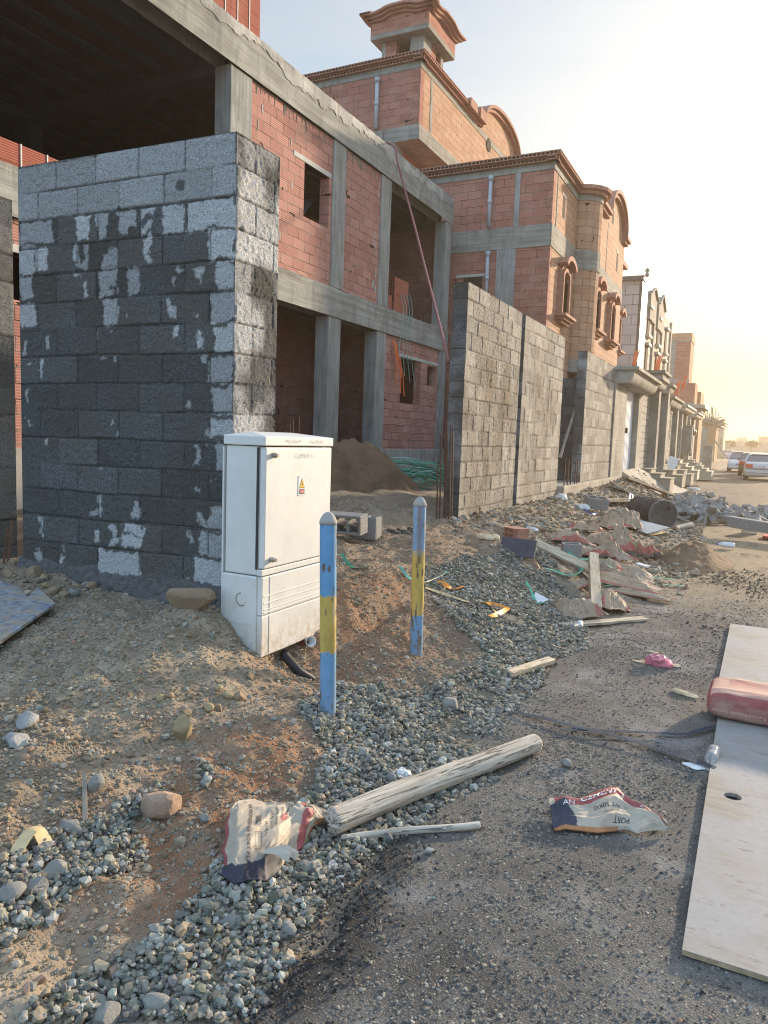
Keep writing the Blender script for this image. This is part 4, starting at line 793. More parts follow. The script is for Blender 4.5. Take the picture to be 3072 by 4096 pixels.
# facade B, arched gable
YB0, YB1 = 22.0, 27.3
mb = MB(); mb.box((XB-.3, YB0, .4), (XB, YB1, 6.45)); mb.build('wall', xw, h2); mb = MB(); mb.box((XB-.3, YB0, 6.4505), (XB+.02, YB1, 6.95)); mb.build('floor_band', M['conc2'], h2)
def gable(y0, y1, z0, zs, za, x, th, name, mat, grow=0, yc=None, r=None):
    yc = yc or (y0+y1)/2; r = r or 1.35; pts = [(y0, z0), (y0, zs)]
    for i in range(17): t = math.pi*i/16; pts.append((yc-(r+grow)*math.cos(t), zs+(za-zs+grow)*math.sin(t)**.8))
    pts += [(y1, zs), (y1, z0)]; mb = MB(); mb.prism([(x, a, b) for a, b in pts], (-th, 0, 0)); return mb.build(name, mat, h2)
gable(YB0, YB1, 6.9505, 8.45, 9.40, XB, .25, 'gable_wall', xw, 0, 25.3, 1.42)
def arch_band(name, yc, zs, r, hh_, x, d, off, th, parent, y0=None, y1=None):
    mb = MB(); pts = []
    if y0 is not None: pts += [(y0, zs)]
    for i in range(19): t = math.pi*i/18; pts.append((yc-r*math.cos(t), zs+hh_*math.sin(t)**.8))
    if y1 is not None: pts += [(y1, zs)]
    for i in range(len(pts)-1):
        (a, b), (c, e) = pts[i], pts[i+1]; q = [(a, b+off), (c, e+off), (c, e+off+th), (a, b+off+th)]
        mb.add([(x-.3, *s_) for s_ in q]+[(x+d, *s_) for s_ in q], [(0,1,2,3),(7,6,5,4),(0,4,5,1),(1,5,6,2),(2,6,7,3),(3,7,4,0)])
    return mb.build(name, M['clay_plain'], parent)
arch_band('cornice_course', 25.3, 8.45, 1.42, .95, XB, .12, .0, .09, h2, YB0-.1, YB1+.1); arch_band('cornice_course', 25.3, 8.45, 1.45, .97, XB, .20, .092, .1, h2, YB0-.1, YB1+.15)
arch_window(22.85, 4.95, 6.12, .62, XB, h2); arch_window(25.3, 4.95, 6.12, .62, XB, h2); slit(22.9, 7.35, 7.95, XB, h2); slit(26.1, 7.35, 7.95, XB, h2); slit(24.9, 8.6, 9.0, XB, h2)
mb = MB(); mb.box((XB-.01, 24.2, 6.951), (XB+.01, 24.27, 8.44)); mb.build('conduit_chase', M['conc2'], h2)
# rest of the body so that nothing is a flat front
mb = MB(); mb.box((-12.8, YB+.225, .4), (XA-.21, 28.2, 8.3)); mb.box((XA-.205, 27.31, .4), (-4.9, 28.2, 7.9)); mb.build('rear_block', M['clay_far'], h2)
mb = MB(); mb.box((-5.3, 27.32, 7.9), (-4.72, 28.4, 8.05)); mb.build('roof_band', M['clay_plain'], h2)
arch_window(27.85, 4.95, 6.12, .36, -4.9, h2)
# upper annex
AX, AY = -9.1, 19.5
mb = MB(); mb.box((-14.5, AY, 10.27), (AX, AY+.25, 11.75)); mb.build('annex_wall', M['clay2'], h2)
mb = MB(); mb.box((AX-.25, AY+.2505, 10.27), (AX, 28.2, 11.75)); mb.build('annex_wall', xw, h2)
mb = MB(); mb.box((-14.5, AY-.015, 11.7505), (AX+.015, AY+.25, 11.93)); mb.box((AX-.25, AY+.2505, 11.7505), (AX+.015, 28.2, 11.93)); mb.build('annex_band', M['conc2'], h2)
mb = MB(); mb.box((-14.5, AY-.02, 9.87), (AX+.02, AY+.6, 10.2695)); mb.box((AX-.9, AY+.6005, 9.87), (AX+.02, 28.2, 10.2695)); mb.build('overhang_slab', M['conc2'], h2, bevel=.01)
mb = MB(); mb.box((-14.5, AY+.61, 8.3), (AX-.8, AY+.9, 9.8695)); mb.box((AX-1.05, AY+.9005, 8.3), (AX-.8, 28.2, 9.8695)); mb.build('annex_base', M['clay2'], h2)
mb = MB(); mb.box((AX-1.0, AY-.0, 8.3), (AX-.72, AY+.5, 9.8695)); mb.build('column', M['conc_v'], h2)
mb = MB(); mb.box((AX-.26, AY+.7, 10.2705), (AX+.01, AY+.85, 11.75)); mb.build('column', M['conc_v'], h2)
cornice((-14.5, AY), (AX+.12, AY), 11.935, h2, (0, -1)); cornice((AX, AY-.18), (AX, 24.3), 11.935, h2, (1, 0))
mb = MB(); mb.box((-14.5, AY-.1, 12.14), (AX+.15, AY+.3, 12.17)); mb.build('coping', M['clay_plain'], h2)
for (a, b, dz) in ((22.8, 23.4, .12), (23.7, 24.3, .2)):
    mb = MB(); mb.box((AX-.3, a, 12.0), (AX+.24, b, 12.14+dz)); mb.build('cornice_step', M['clay_plain'], h2)
gm = [(AX, 24.3, 11.9305)]+[(AX, 26.3-2.0*math.cos(math.pi*i/16), 11.9305+.95*math.sin(math.pi*i/16)**.8) for i in range(17)]+[(AX, 28.3, 11.9305)]
mb = MB(); mb.prism(gm, (-.25, 0, 0)); mb.build('annex_gable', xw, h2)
arch_band('cornice_course', 26.3, 11.93, 2.0, .95, AX, .12, 0., .09, h2); arch_band('cornice_course', 26.3, 11.93, 2.03, .97, AX, .22, .092, .1, h2)
mb = MB(); mb.lathe([(.22, 0), (.22, .02)], 18, (AX+.005, 25.2, 11.7), Matrix.Rotation(R(90), 3, 'Y')); mb.build('round_opening', M['black_and_shade'], h2)
mb = MB(); mb.box((-14.3, AY+.95, 8.35), (AX-1.06, 28.1, 11.7)); mb.build('annex_core', M['clay_far'], h2)
vpipe(-10.42, AY-.055, 10.3, 11.66, .06); vpipe(-10.4, AY+.3, 11.95, 12.3, .08)
corner_cells(AX, AY, 10.3, 11.6, .2, h2)
# roof turret
TX0, TX1, TY0, TY1 = -11.9, -10.45, 22.5, 24.1
mb = MB()
mb.box((TX0, TY0, 11.8), (TX0+.5, TY0+.2, 14.3)); mb.box((TX0+.5, TY0, 11.8), (TX1-.45, TY0+.2, 13.45)); mb.box((TX1-.15, TY0+.601, 11.8), (TX1, TY0+1.0, 14.3)); mb.box((TX1-.15, TY0+1.35, 11.8), (TX1, TY1, 14.3)); mb.box((TX0, TY0+.21, 11.8), (TX0+.2, TY1, 14.3)); mb.box((TX0+.2, TY1-.2, 11.8), (TX1-.16, TY1, 14.3))
mb.build('turret_wall', M['clay2'], h2)
for a in ((TX0-.02, TX0+.12, TY0-.01, TY0+.15), (TX1-.4495, TX1+.01, TY0-.01, TY0+.2), (TX1-.2, TX1+.01, TY0+.201, TY0+.6), (TX1-.2, TX1+.01, TY1-.2, TY1+.01)):
    mb = MB(); mb.box((a[0], a[2], 11.8), (a[1], a[3], 14.3)); mb.build('turret_column', M['conc_v'], h2)
mb = MB(); mb.box((TX0-.3, TY0-.3, 14.301), (TX1+.3, TY1+.3, 14.45)); mb.build('turret_slab', M['conc2'], h2)
mb = MB(); mb.box((TX0-.3, TY0-.3, 14.451), (TX1+.3, TY0-.1, 14.80)); mb.box((TX1+.1, TY0-.099, 14.451), (TX1+.3, TY1+.3, 14.8)); mb.box((TX0-.3, TY0-.099, 14.451), (TX0-.1, TY1+.3, 14.8)); mb.box((TX0-.099, TY1+.1, 14.451), (TX1+.099, TY1+.3, 14.8)); mb.build('turret_parapet', M['clay2'], h2)
def wavy(p, q, z, out, d, th, name):
    p = Vector((p[0], p[1], 0)); q = Vector((q[0], q[1], 0)); mb = MB(); n_ = 26; o = Vector((out[0], out[1], 0)); cs = []
    for i in range(n_+1):
        t = i/n_; zz = z+.16*max(0, math.cos((t-.0)*math.pi*2))**2*(1 if (t < .2 or t > .8) else 0)*0+.12*math.exp(-((t-.5)/.22)**4)+.05*math.exp(-(t/.12)**2)+.05*math.exp(-((1-t)/.12)**2)
        b = p+(q-p)*t; cs.append([b-o*.12+Vector((0,0,zz)), b+o*d+Vector((0,0,zz)), b+o*d+Vector((0,0,zz+th)), b-o*.12+Vector((0,0,zz+th))])
    vs = [v for c in cs for v in c]; fs = []
    for i in range(n_):
        for j in range(4): fs.append((i*4+j, i*4+(j+1) % 4, (i+1)*4+(j+1) % 4, (i+1)*4+j))
    mb.add(vs, fs+[(3, 2, 1, 0), tuple(n_*4+j for j in range(4))]); mb.build(name, M['clay_plain'], h2)
for (d, dz) in ((.08, 0), (.18, .07), (.28, .14)):
    e = d; wavy((TX0-.3-e, TY0-.3), (TX1+.3+e, TY0-.3), 14.80+dz, (0, -1), d, .065, 'turret_cornice'); wavy((TX1+.3, TY0-.3-e), (TX1+.3, TY1+.3+e), 14.80+dz, (1, 0), d, .065, 'turret_cornice')
    wavy((TX0-.3, TY0-.3-e), (TX0-.3, TY1+.3+e), 14.80+dz, (-1, 0), d, .065, 'turret_cornice')
for a, b, mirror in ((TX0-.3, TX1+.3, 0),):
    mb = MB(); yc = (a+b)/2; mb.prism([(yc-.5, TY0-.29, 14.801), (yc+.5, TY0-.29, 14.801), (yc+.3, TY0-.29, 15.0), (yc-.3, TY0-.29, 15.0)], (0, .15, 0)); mb.build('turret_parapet', M['clay2'], h2)
# ------------------------------------------------------------------ portal, fence and canopies beyond the block wall
M['portal'] = concrete('portal_render', (.28, .265, .23), streak=.3, stain=.6); M['white_door'] = plain('white_sheet_door', (.62, .66, .72), .45, .06, 5, .05)
M['cream'] = plain('cream_trim', (.44, .40, .33), .7, .1, 6, .2); M['beige'] = clay('beige_stone_cladding', (.50, .45, .39), (.60, .55, .49), .62, .42, rib=1, ribs=0, mort=.012, dust=.1)
M['dark_stone'] = plain('dark_stone', (.12, .105, .09), .5, .2, 6, .1)
FXs = -3.35
def canopy(label, y0, y1, x1, z, rad=.22, mat='portal', parent=None, back=FXs-.2):
    o = thing('canopy', label, 'canopy', ((back+x1)/2, (y0+y1)/2, z-.4), 0, 'moulded canopies over the street doors') if parent is None else parent
    mb = MB(); mb.box((back, y0-.06, z-.09), (x1+.06, y1+.06, z)); mb.build('cap_slab', M[mat], o, bevel=.01)
    prof = [(back, z-.0905), (x1, z-.0905)]+[(x1-rad*.2-rad*.9*(1-math.cos(t)), z-.12-rad*1.3*math.sin(t)) for t in [math.pi/2*i/7 for i in range(8)]]+[(back, z-.12-rad*1.3)]
    mb = MB(); mb.prism([(a, y0, b) for a, b in prof], (0, y1-y0, 0)); mb.build('moulding', M[mat], o, smooth=False); return o
gp = thing('gate_portal', 'grey rendered doorway surround with tall white sheet door and rounded canopy', 'gateway', (-3.5, 22, .7), 0)
for a, b in ((19.32, 21.16), (23.45, 24.3)): 
    mb = MB(); mb.box((FXs-.35, a, .5), (FXs+.04, b, 3.2)); mb.build('pillar', M['portal'], gp, bevel=.015)
mb = MB(); mb.box((FXs-.3, 21.161, 3.29), (FXs, 23.449, 3.45)); mb.build('beam', M['portal'], gp)
dr = MB(); n_ = 22; y0, y1 = 21.19, 23.42
for i in range(n_):
    a = y0+(y1-y0)*i/n_; b = y0+(y1-y0)*(i+1)/n_; dr.box((FXs-.2, a, .86), (FXs-.12 if i % 2 else FXs-.14, b-.0005, 3.285))
dd = dr.build('door', M['white_door'], gp); mb = MB(); mb.box((FXs-.12, 22.27, 1.95), (FXs-.07, 22.37, 2.1)); mb.build('handle', M['black_and_shade'], dd)
canopy(None, 19.45, 24.2, -2.86, 3.56, .22, 'portal', gp)
bwl = thing('fence_wall', 'grey block and render fence wall with pilasters running on past the white door', 'fence', (-3.5, 30, .6), 0)
M['fence_block'] = clay('grey_fence_block', (.26, .25, .225), (.34, .33, .30), .41, .205, rib=1, ribs=0, mort=.012, dust=.15)
mb = MB(); mb.box((FXs-.2, 24.301, .4), (FXs-.02, 26.4, 3.3)); mb.box((FXs-.2, 30.5, .4), (FXs-.02, 34.0, 3.4)); mb.build('block_panel', M['fence_block'], bwl)
mb = MB()
for a, b, x, z in ((26.401, 26.9, -3.1, 3.5), (27.5, 27.8, -3.2, 3.5), (28.2, 28.7, -3.0, 3.6), (29.9, 30.499, -3.15, 3.5), (34.001, 34.6, -3.2, 3.4)): mb = MB(); mb.box((FXs-.2, a, .4), (x, b, z)); mb.build('pilaster', M['portal'], bwl, bevel=.01)
mb = MB(); mb.box((FXs-.25, 26.9005, .4), (FXs-.1, 29.899, 3.5)); mb.build('recess_panel', M['fence_block'], bwl)
for y in (32.0, 32.5, 33.0):
    mb = MB(); mb.box((FXs-.03, y, 1.9), (FXs-.012, y+.22, 3.0)); w_ = mb.build('slot_window', M['black_and_shade'], bwl); mb = MB(); mb.box((FXs-.02, y-.02, 3.001), (FXs+.03, y+.24, 3.07)); mb.build('lintel', M['cream'], w_)
mb = MB(); mb.box((FXs-.25, 34.601, .4), (FXs-.02, 46, 3.25)); mb.build('rendered_panel', M['cream'], bwl)
for a in (36.2, 38.4, 40.6, 43.0): mb = MB(); mb.box((FXs-.05, a, .4), (FXs+.15, a+.5, 3.35)); mb.build('pilaster', M['portal'], bwl)
mb = MB(); mb.box((FXs-.03, 37.2, 1.6), (FXs+.01, 37.6, 2.9)); mb.build('slot_window', M['black_and_shade'], bwl)
canopy('highest stone canopy, wide and flat, above and beyond the white door', 24.9, 26.6, -2.85, 3.98, .08)
canopy('second stone canopy tucked just under the highest one', 24.6, 26.6, -2.88, 3.76, .16)
canopy('short stone canopy end beside the orange conduit stubs', 28.0, 29.2, -2.9, 3.80, .16)
canopy('long stone canopy over the pilasters of the fence', 29.8, 33.8, -3.0, 3.50, .18)
canopy('cream canopy with a row of pale knobs along its top', 35.0, 40.0, -2.95, 3.46, .1, 'cream')
canopy('farthest cream canopy at the end of the fence', 41.5, 45.8, -2.95, 3.42, .1, 'cream')
t = thing('roof_canopy', 'square flat canopy slab high over the end of the fence', 'canopy', (-3.5, 46, 3.6), 0); mb = MB(); mb.box((-7, 45.9, 3.85), (-2.9, 50, 4.05)); mb.build('cap_slab', M['cream'], t); mb = MB(); mb.box((-6.8, 46.1, 3.6), (-3.1, 49.8, 3.8495)); mb.build('soffit', M['portal'], t)
mb = MB(); mb.box((-5.5, 46.3, .1), (-3.6, 49.6, 3.6)); mb.build('post_wall', M['portal'], t)
for i, (px, py, y) in enumerate(((2530, 1455, 22.5), (2617, 1478, 25.6), (2627, 1468, 26.2), (2728, 1545, 31.5), (2705, 1560, 30.5))):
    p = onY(px, py, y); mb = MB()
    for j in range(3): mb.tube([(p[0]+j*.03, p[1], p[2]-.15), (p[0]+j*.035+.02, p[1]+.03, p[2]+.12), (p[0]+j*.06+.05, p[1], p[2]+.38)], .018, 6)
    mb.build('orange_conduit', M['orange'], label=['bunch of orange conduit ends on the canopy over the white door', 'left bunch of orange conduit ends on the highest stone canopy', 'right bunch of orange conduit ends on the highest stone canopy', 'orange conduit ends over the long stone canopy, further one', 'orange conduit ends over the long stone canopy, nearer one'][i], cat='conduit', group='orange conduit stubs')
# meter cabinets on the far fence
for (x, y, z, w_, h_, lab) in ((-3.05, 37.5, 1.35, .45, 1.25, 'grey utility meter box fixed to the far end of the fence, sunlit side'), (-2.3, 41.0, .55, .45, 1.15, 'freestanding grey meter pillar beyond the sunlit steps')):
    t = thing('meter_box', lab, 'meter box', (x, y, z), 0, 'meter boxes'); mb = MB(); mb.box((x-w_/2, y-.2, z), (x+w_/2, y+.2, z+h_)); mb.build('body', M['portal'], t, bevel=.01); mb = MB(); mb.box((x-w_/2-.03, y-.23, z+h_+.001), (x+w_/2+.03, y+.23, z+h_+.04)); mb.build('lid', M['cream'], t)
    if x < -3: mb = MB(); mb.box((x-.12, y-.1, .2), (x+.12, y+.1, z-.001)); mb.build('stand', M['portal'], t)
for i, y in enumerate((38.9, 39.9)):
    t = thing('wall_lantern', ['dark globe lantern on the far fence, left one', 'dark globe lantern on the far fence, right one'][i], 'lantern', (-3.0, y, 2.2), 0, 'wall lanterns'); mb = MB(); mb.lathe([(.01, -.16), (.1, -.1), (.14, 0), (.1, .12), (.02, .17)], 12, (-2.95, y, 2.35)); mb.build('globe', M['dark_stone'], t, smooth=True); mb = MB(); mb.tube([(-3.33, y, 2.5), (-3.1, y, 2.62), (-2.95, y, 2.52)], .02, 6); mb.build('bracket', M['dark_stone'], t)
# beige house
hh = thing('beige_house', 'beige stone clad house with dark corner pilaster and pointed white gables', 'building', (-7, 38, .5), 0, 'buildings along the street')
mb = MB(); mb.box((-12, 33.4, .4), (-5.02, 46, 8.55)); mb.build('wall', M['beige'], hh)
mb = MB(); mb.box((-12.1, 33.25, 8.551), (-4.85, 34.0, 8.72)); mb.build('roof_edge', M['dark_stone'], hh)
mb = MB(); mb.box((-5.019, 33.38, .4), (-4.9, 35.0, 8.55)); mb.build('corner_pilaster', M['dark_stone'], hh)
for a, b, zt in ((36.2, 38.2, 8.85), (39.2, 41.4, 9.1)):
    mb = MB(); mb.prism([(-4.9, a, 7.4), (-4.9, b, 7.4), (-4.9, b, 8.6), (-4.9, (a+b)/2, zt+.0), (-4.9, a, 8.6)], (-.2, 0, 0)); mb.build('gable', M['portal'], hh)  # gables in the grey render tone: their backlit shade painted in
    mb = MB()
    for (p, q) in (((a-.15, 8.55), ((a+b)/2, zt+.06)), (((a+b)/2, zt+.06), (b+.15, 8.55))): mb.bar((-4.87, *p), (-4.87, *q), .12, .07)
    mb.build('gable_edge', M['portal'], hh)
for yc in (36.6, 40.2, 43.6):
    for z0, z1 in ((4.6, 6.2), (6.7, 7.9)):
        mb = MB(); mb.box((-4.9995, yc-.35, z0), (-4.98, yc+.35, z1)); w_ = mb.build('window', M['black_and_shade'], hh); mb = MB(); mb.box((-5.0, yc-.5, z1+.001), (-4.85, yc+.5, z1+.12)); mb.build('lintel', M['cream'], w_); mb = MB(); mb.box((-5.0, yc-.5, z0-.12), (-4.85, yc+.5, z0-.001)); mb.build('sill', M['cream'], w_)
for a in (38.35, 41.6, 45.6): mb = MB(); mb.box((-5.019, a-.25, .4), (-4.93, a+.25, 8.6)); mb.build('pilaster', M['portal'], hh)
for y_, z_ in ((33.6, 8.721),):
    mb = MB(); mb.lathe([(.06, 0), (.09, .1), (.04, .16), (.1, .26), (.02, .36)], 10, (-4.78, y_, z_)); mb.build('finial', M['portal'], hh, smooth=True)
# far brick building
fb = thing('far_brick_building', 'tall narrow red brick building with a grey column, last before the open sky', 'building', (-7, 64, .4), 0, 'buildings along the street')
mb = MB(); mb.box((-11, 59, .2), (-5, 62, 9.35)); mb.build('wall', M['clay_far'], fb); mb = MB(); mb.box((-11, 58.96, 9.351), (-4.96, 62, 9.9)); mb.build('parapet', M['clay_warm'], fb); mb = MB(); mb.box((-11, 58.95, 9.25), (-4.95, 58.999, 9.3499)); mb.build('band', M['conc2'], fb)
mb = MB(); mb.box((-6.9, 58.95, .3), (-6.0, 58.999, 9.249)); mb.build('column', M['conc2'], fb); mb = MB(); mb.box((-11, 58.94, 6.2), (-4.94, 58.949, 6.6)); mb.build('band', M['conc2'], fb)
fb = thing('far_brick_annex', 'lower red brick annex in front of the tall narrow brick building', 'building', (-7, 60, .4), 0, 'buildings along the street')
mb = MB(); mb.box((-9, 56.5, .2), (-4.3, 58.9, 6.1)); mb.build('wall', M['clay_far'], fb); mb = MB(); mb.box((-9, 56.46, 4.4), (-4.27, 58.9, 4.75)); mb.build('band', M['conc2'], fb); mb = MB(); mb.box((-4.9, 59.5, .2), (-4.1, 63, 5.7)); mb.build('side_wall', M['clay_warm'], fb)
# ------------------------------------------------------------------ electricity cabinet
def cabmat(name, c):
    n = NT(name); P = n.obj(); f = n.ramp(n.noise(P, 5, 7, .65), [(.35, 0.), (.75, 1.)]); col = n.mix(f, c, tuple(q*.86 for q in c))
    sc = n.ramp(n.noise(n.map(P, (8, 8, 2)), 2.2, 8, .75), [(.60, 0.), (.66, .35)]); col = n.mix(sc, col, (.48, .44, .36))
    sp = n.n('SeparateXYZ'); n.l(P, sp.inputs[0]); low = n.math('MULTIPLY', n.ramp(sp.outputs[2], [(.28, 1.), (.50, 0.)]), n.ramp(n.noise(P, 14, 7, .75), [(.42, 0.), (.60, .9)])); col = n.mix(low, col, (.40, .31, .20))
    sm_ = n.ramp(n.noise(n.map(P, (2, 3, 2)), 3, 6, .8), [(.66, 0.), (.72, .25)]); col = n.mix(sm_, col, (.9, .88, .84))
    return n.fin(col, .55, n.bump(n.noise(P, 90, 4, .6), .06, .002), .35)
M['cab'] = cabmat('off_white_grp', (.66, .66, .635)); M['gap'] = plain('dark_gap', (.05, .05, .05), .9)
CX, CY, CW, CD = -2.54, 3.5, .74, .27
cz = lambda py, px=1052: onY(px, py, CY)[2]
z_cap0, z_cap1 = cz(1783), cz(1786-36)+.02; z_door, z_band, z_line, z_bot = cz(2279), cz(2309), cz(2469), cz(2629)
z_leg = z_bot-.075
cb = thing('electric_cabinet', 'off-white two-section street electricity cabinet with yellow warning sign, standing on dirt by the wall', 'electric cabinet', (CX-CD/2, CY+CW/2, z_leg), R(0))
def cbx(name, mat, a, b, bevel=.004, parent=cb): mb = MB(); mb.box(a, b); return mb.build(name, mat, parent, bevel=bevel)
cbx('body', M['cab'], (CX-CD, CY, z_band+.002), (CX-.032, CY+CW, z_cap0-.004), .01)
cbx('base', M['cab'], (CX-CD-.012, CY-.008, z_bot), (CX-.03, CY+CW, z_band-.003), .008)
cbx('band', M['cab'], (CX-.0315, CY-.004, z_band+.002), (CX+.004, CY+CW+.004, z_door-.005), .005)
dr = cbx('door', M['cab'], (CX-.030, CY+.006, z_door), (CX+.012, CY+CW+.004, z_cap0-.008), .008)
cbx('door_seam', M['gap'], (CX-.045, CY-.0022, z_door-.005), (CX-.033, CY+.02, z_cap0-.01), 0)
for i, z in enumerate((z_cap0-.055, z_door+.05)):
    mb = MB(); mb.lathe([(.016, 0), (.016, .02), (.011, .026), (.011, .04), (.003, .04)], 16, (CX+.012, CY+.075, z), Matrix.Rotation(R(90), 3, 'Y')); lk = mb.build('lock', plain('worn_metal', (.34, .32, .29), .4, Metallic=.8), dr, smooth=False)
# peaked cap
mb = MB(); o_ = .012; x0, x1, y0, y1 = CX-CD-o_, CX+.018, CY-o_, CY+CW+o_; zc0, zc1 = z_cap0, z_cap0+.055
A = [(x0, y0, zc0), (x1, y0, zc0), (x1, y1, zc0), (x0, y1, zc0), (x0, y0, zc1), (x1, y0, zc1), (x1, y1, zc1), (x0, y1, zc1), (x0+.08, y0+.16, zc1+.025), (x0+.08, y1-.16, zc1+.025)]
mb.add(A, [(0, 3, 2, 1), (0, 1, 5, 4), (1, 2, 6, 5), (2, 3, 7, 6), (3, 0, 4, 7), (4, 5, 8), (5, 6, 9, 8), (6, 7, 9), (7, 4, 8, 9)]); mb.build('cap', M['cab'], cb, bevel=.006)
cbx('front_panel', M['cab'], (CX-.0295, CY+.0, z_line+.003), (CX+.006, CY+CW, z_band-.004), .006)
cbx('lower_panel', M['cab'], (CX-.0295, CY+.0, z_bot-.008), (CX+.006, CY+CW-.02, z_line), .006)
for z in np.linspace(z_line+.02, z_band-.10, 5)[[0, 1, 3, 4]] if False else (z_line+.016, z_line+.034, z_line+.072, z_line+.115): cbx('rib', M['cab'], (CX+.0061, CY+.02, z), (CX+.0095, CY+CW-.01, z+.006), .0015)
cbx('rib', M['cab'], (CX+.0062, CY+.075, z_line+.006), (CX+.009, CY+.081, z_band-.01), .001)
cbx('rib', M['cab'], (CX+.0062, CY+.075, z_bot), (CX+.009, CY+.081, z_line-.004), .001)
for y in (CY+.0, CY+CW-.035): cbx('leg', M['cab'], (CX-.045, y, z_leg-.08), (CX-.012, y+.03, z_bot-.0085), .003)
cbx('back_flange', M['cab'], (CX-CD-.024, CY-.002, z_leg), (CX-CD-.0125, CY+CW, z_cap0-.01), .002)
for y in (CY+.028, CY+CW-.04):
    for dz in (.015, .04): cbx('notch', M['gap'], (CX-.0117, y, z_bot-.01-dz-.012), (CX-.0112, y+.008, z_bot-.01-dz), 0)
# moulded ring on the side
mb = MB(); pts = [(CX-CD*.5+.038*math.cos(t), CY-.0095, z_line+.09+.038*math.sin(t)) for t in np.linspace(R(100), R(300), 22)]; mb.tube(pts, .0035, 6); mb.build('knockout_ring', plain('ring_dirt', (.33, .26, .17)), cb)
mb = MB(); mb.lathe([(.034, 0), (.034, .002)], 24, (CX-CD*.5, CY-.0085, z_line+.09), Matrix.Rotation(R(90), 3, 'X')); mb.build('knockout_disc', M['cab'], cb)
mb = MB(); mb.box((CX-CD*.85, CY-.011, z_line-.055), (CX-CD*.2, CY-.0085, z_line-.050)); mb.build('ledge', M['cab'], cb)
# lettering helper
def text_verts(s, size, bold=0.0):
    cu_ = bpy.data.curves.new('t', 'FONT'); cu_.body = s; cu_.size = size; cu_.offset = bold; cu_.resolution_u = 3; to = bpy.data.objects.new('t', cu_); C.objects.link(to)
    dg = bpy.context.evaluated_depsgraph_get(); me = bpy.data.meshes.new_from_object(to.evaluated_get(dg)); v = np.array([q.co[:] for q in me.vertices]) if len(me.vertices) else np.zeros((0, 3)); f = [tuple(p.vertices) for p in me.polygons]
    bpy.data.objects.remove(to); bpy.data.curves.remove(cu_); bpy.data.meshes.remove(me); return v, f
def text_on(name, s, size, fn, mat, parent, bold=0., world=True):
    v, f = text_verts(s, size, bold); mb = MB(); mb.add([fn(a[0], a[1]) for a in v], f); return mb.build(name, mat, parent, world=world, recalc=False)
M['ink_red'] = plain('red_print', (.45, .05, .05), .6, .1, 9, .05); M['ink_black'] = plain('black_print', (.035, .035, .045), .6, .1, 9, .05); M['ink_white'] = plain('white_print', (.72, .72, .70), .6, .1, 9, .05); M['ink_pencil'] = plain('grey_pencil', (.40, .40, .37), .8)
# warning plate
sp_ = onX(1200, 1942, CX); sy0, sy1, sz0, sz1 = sp_[1]-.040, sp_[1]+.040, sp_[2]-.062, sp_[2]+.062
sg = cbx('warning_sign', plain('white_plate', (.68, .69, .70), .4, .05, 9, .02), (CX+.0125, sy0, sz0), (CX+.015, sy1, sz1), .0)
XS = CX+.0152; yc = (sy0+sy1)/2
mb = MB(); mb.prism([(XS, yc-.030, sz0+.047), (XS, yc+.030, sz0+.047), (XS, yc, sz1-.012)], (.0008, 0, 0)); mb.build('triangle_border', M['ink_black'], sg)
mb = MB(); mb.prism([(XS+.001, yc-.0245, sz0+.0505), (XS+.001, yc+.0245, sz0+.0505), (XS+.001, yc, sz1-.0185)], (.0008, 0, 0)); mb.build('triangle', plain('sign_yellow', (.80, .50, .02), .4), sg)
mb = MB(); mb.add([(XS+.0021, yc+a, sz0+.0505+b) for a, b in ((.004, .036), (-.008, .017), (-.001, .018), (-.004, .004), (.008, .023), (.001, .022), (.008, .034))], [(0, 1, 2, 5, 6), (2, 3, 4, 5)]); mb.build('lightning_bolt', M['ink_black'], sg, recalc=False)
mb = MB(); mb.box((XS, yc-.029, sz0+.010), (XS+.0008, yc+.029, sz0+.041)); mb.build('danger_panel', M['ink_black'], sg)
mb = MB(); mb.lathe([(.0265, 0), (.0265, .0006)], 28, (XS+.0009, yc, sz0+.0265), Matrix(((0, 0, 1), (1, 0, 0), (0, .48, 0)))); mb.build('danger_ellipse', M['ink_red'], sg)
text_on('danger_text', 'DANGER', .0125, lambda a, b: (XS+.0018, yc-.0235+a*.95, sz0+.022+b), M['ink_white'], sg)
text_on('danger_text', 'HIGH VOLTAGE', .005, lambda a, b: (XS+.0018, yc-.018+a, sz0+.0155+b), M['ink_white'], sg)
for dy in (-.036, .036):
    for z in (sz0+.005, sz1-.005): mb = MB(); mb.lathe([(.0022, 0), (.0022, .0012)], 10, (CX+.015, yc+dy, z), Matrix.Rotation(R(90), 3, 'Y')); mb.build('rivet', M['gap'], sg)
hw = lambda y_, z_, x_: (lambda a, b: (x_, y_+a+.12*b*0, z_+b+.004*math.sin(a*90)))
text_on('handwriting', 'W/O 12214174', .026, hw(CY+.19, z_cap0+.018, CX+.0192), M['ink_pencil'], cb); text_on('handwriting', 'Date 22-6-2012', .026, hw(CY+.46, z_cap0+.018, CX+.0192), M['ink_pencil'], cb)
text_on('handwriting', 'C-32937/4  F-1', .038, hw(CY+.30, z_cap0-.075, CX+.0128), M['ink_pencil'], dr)
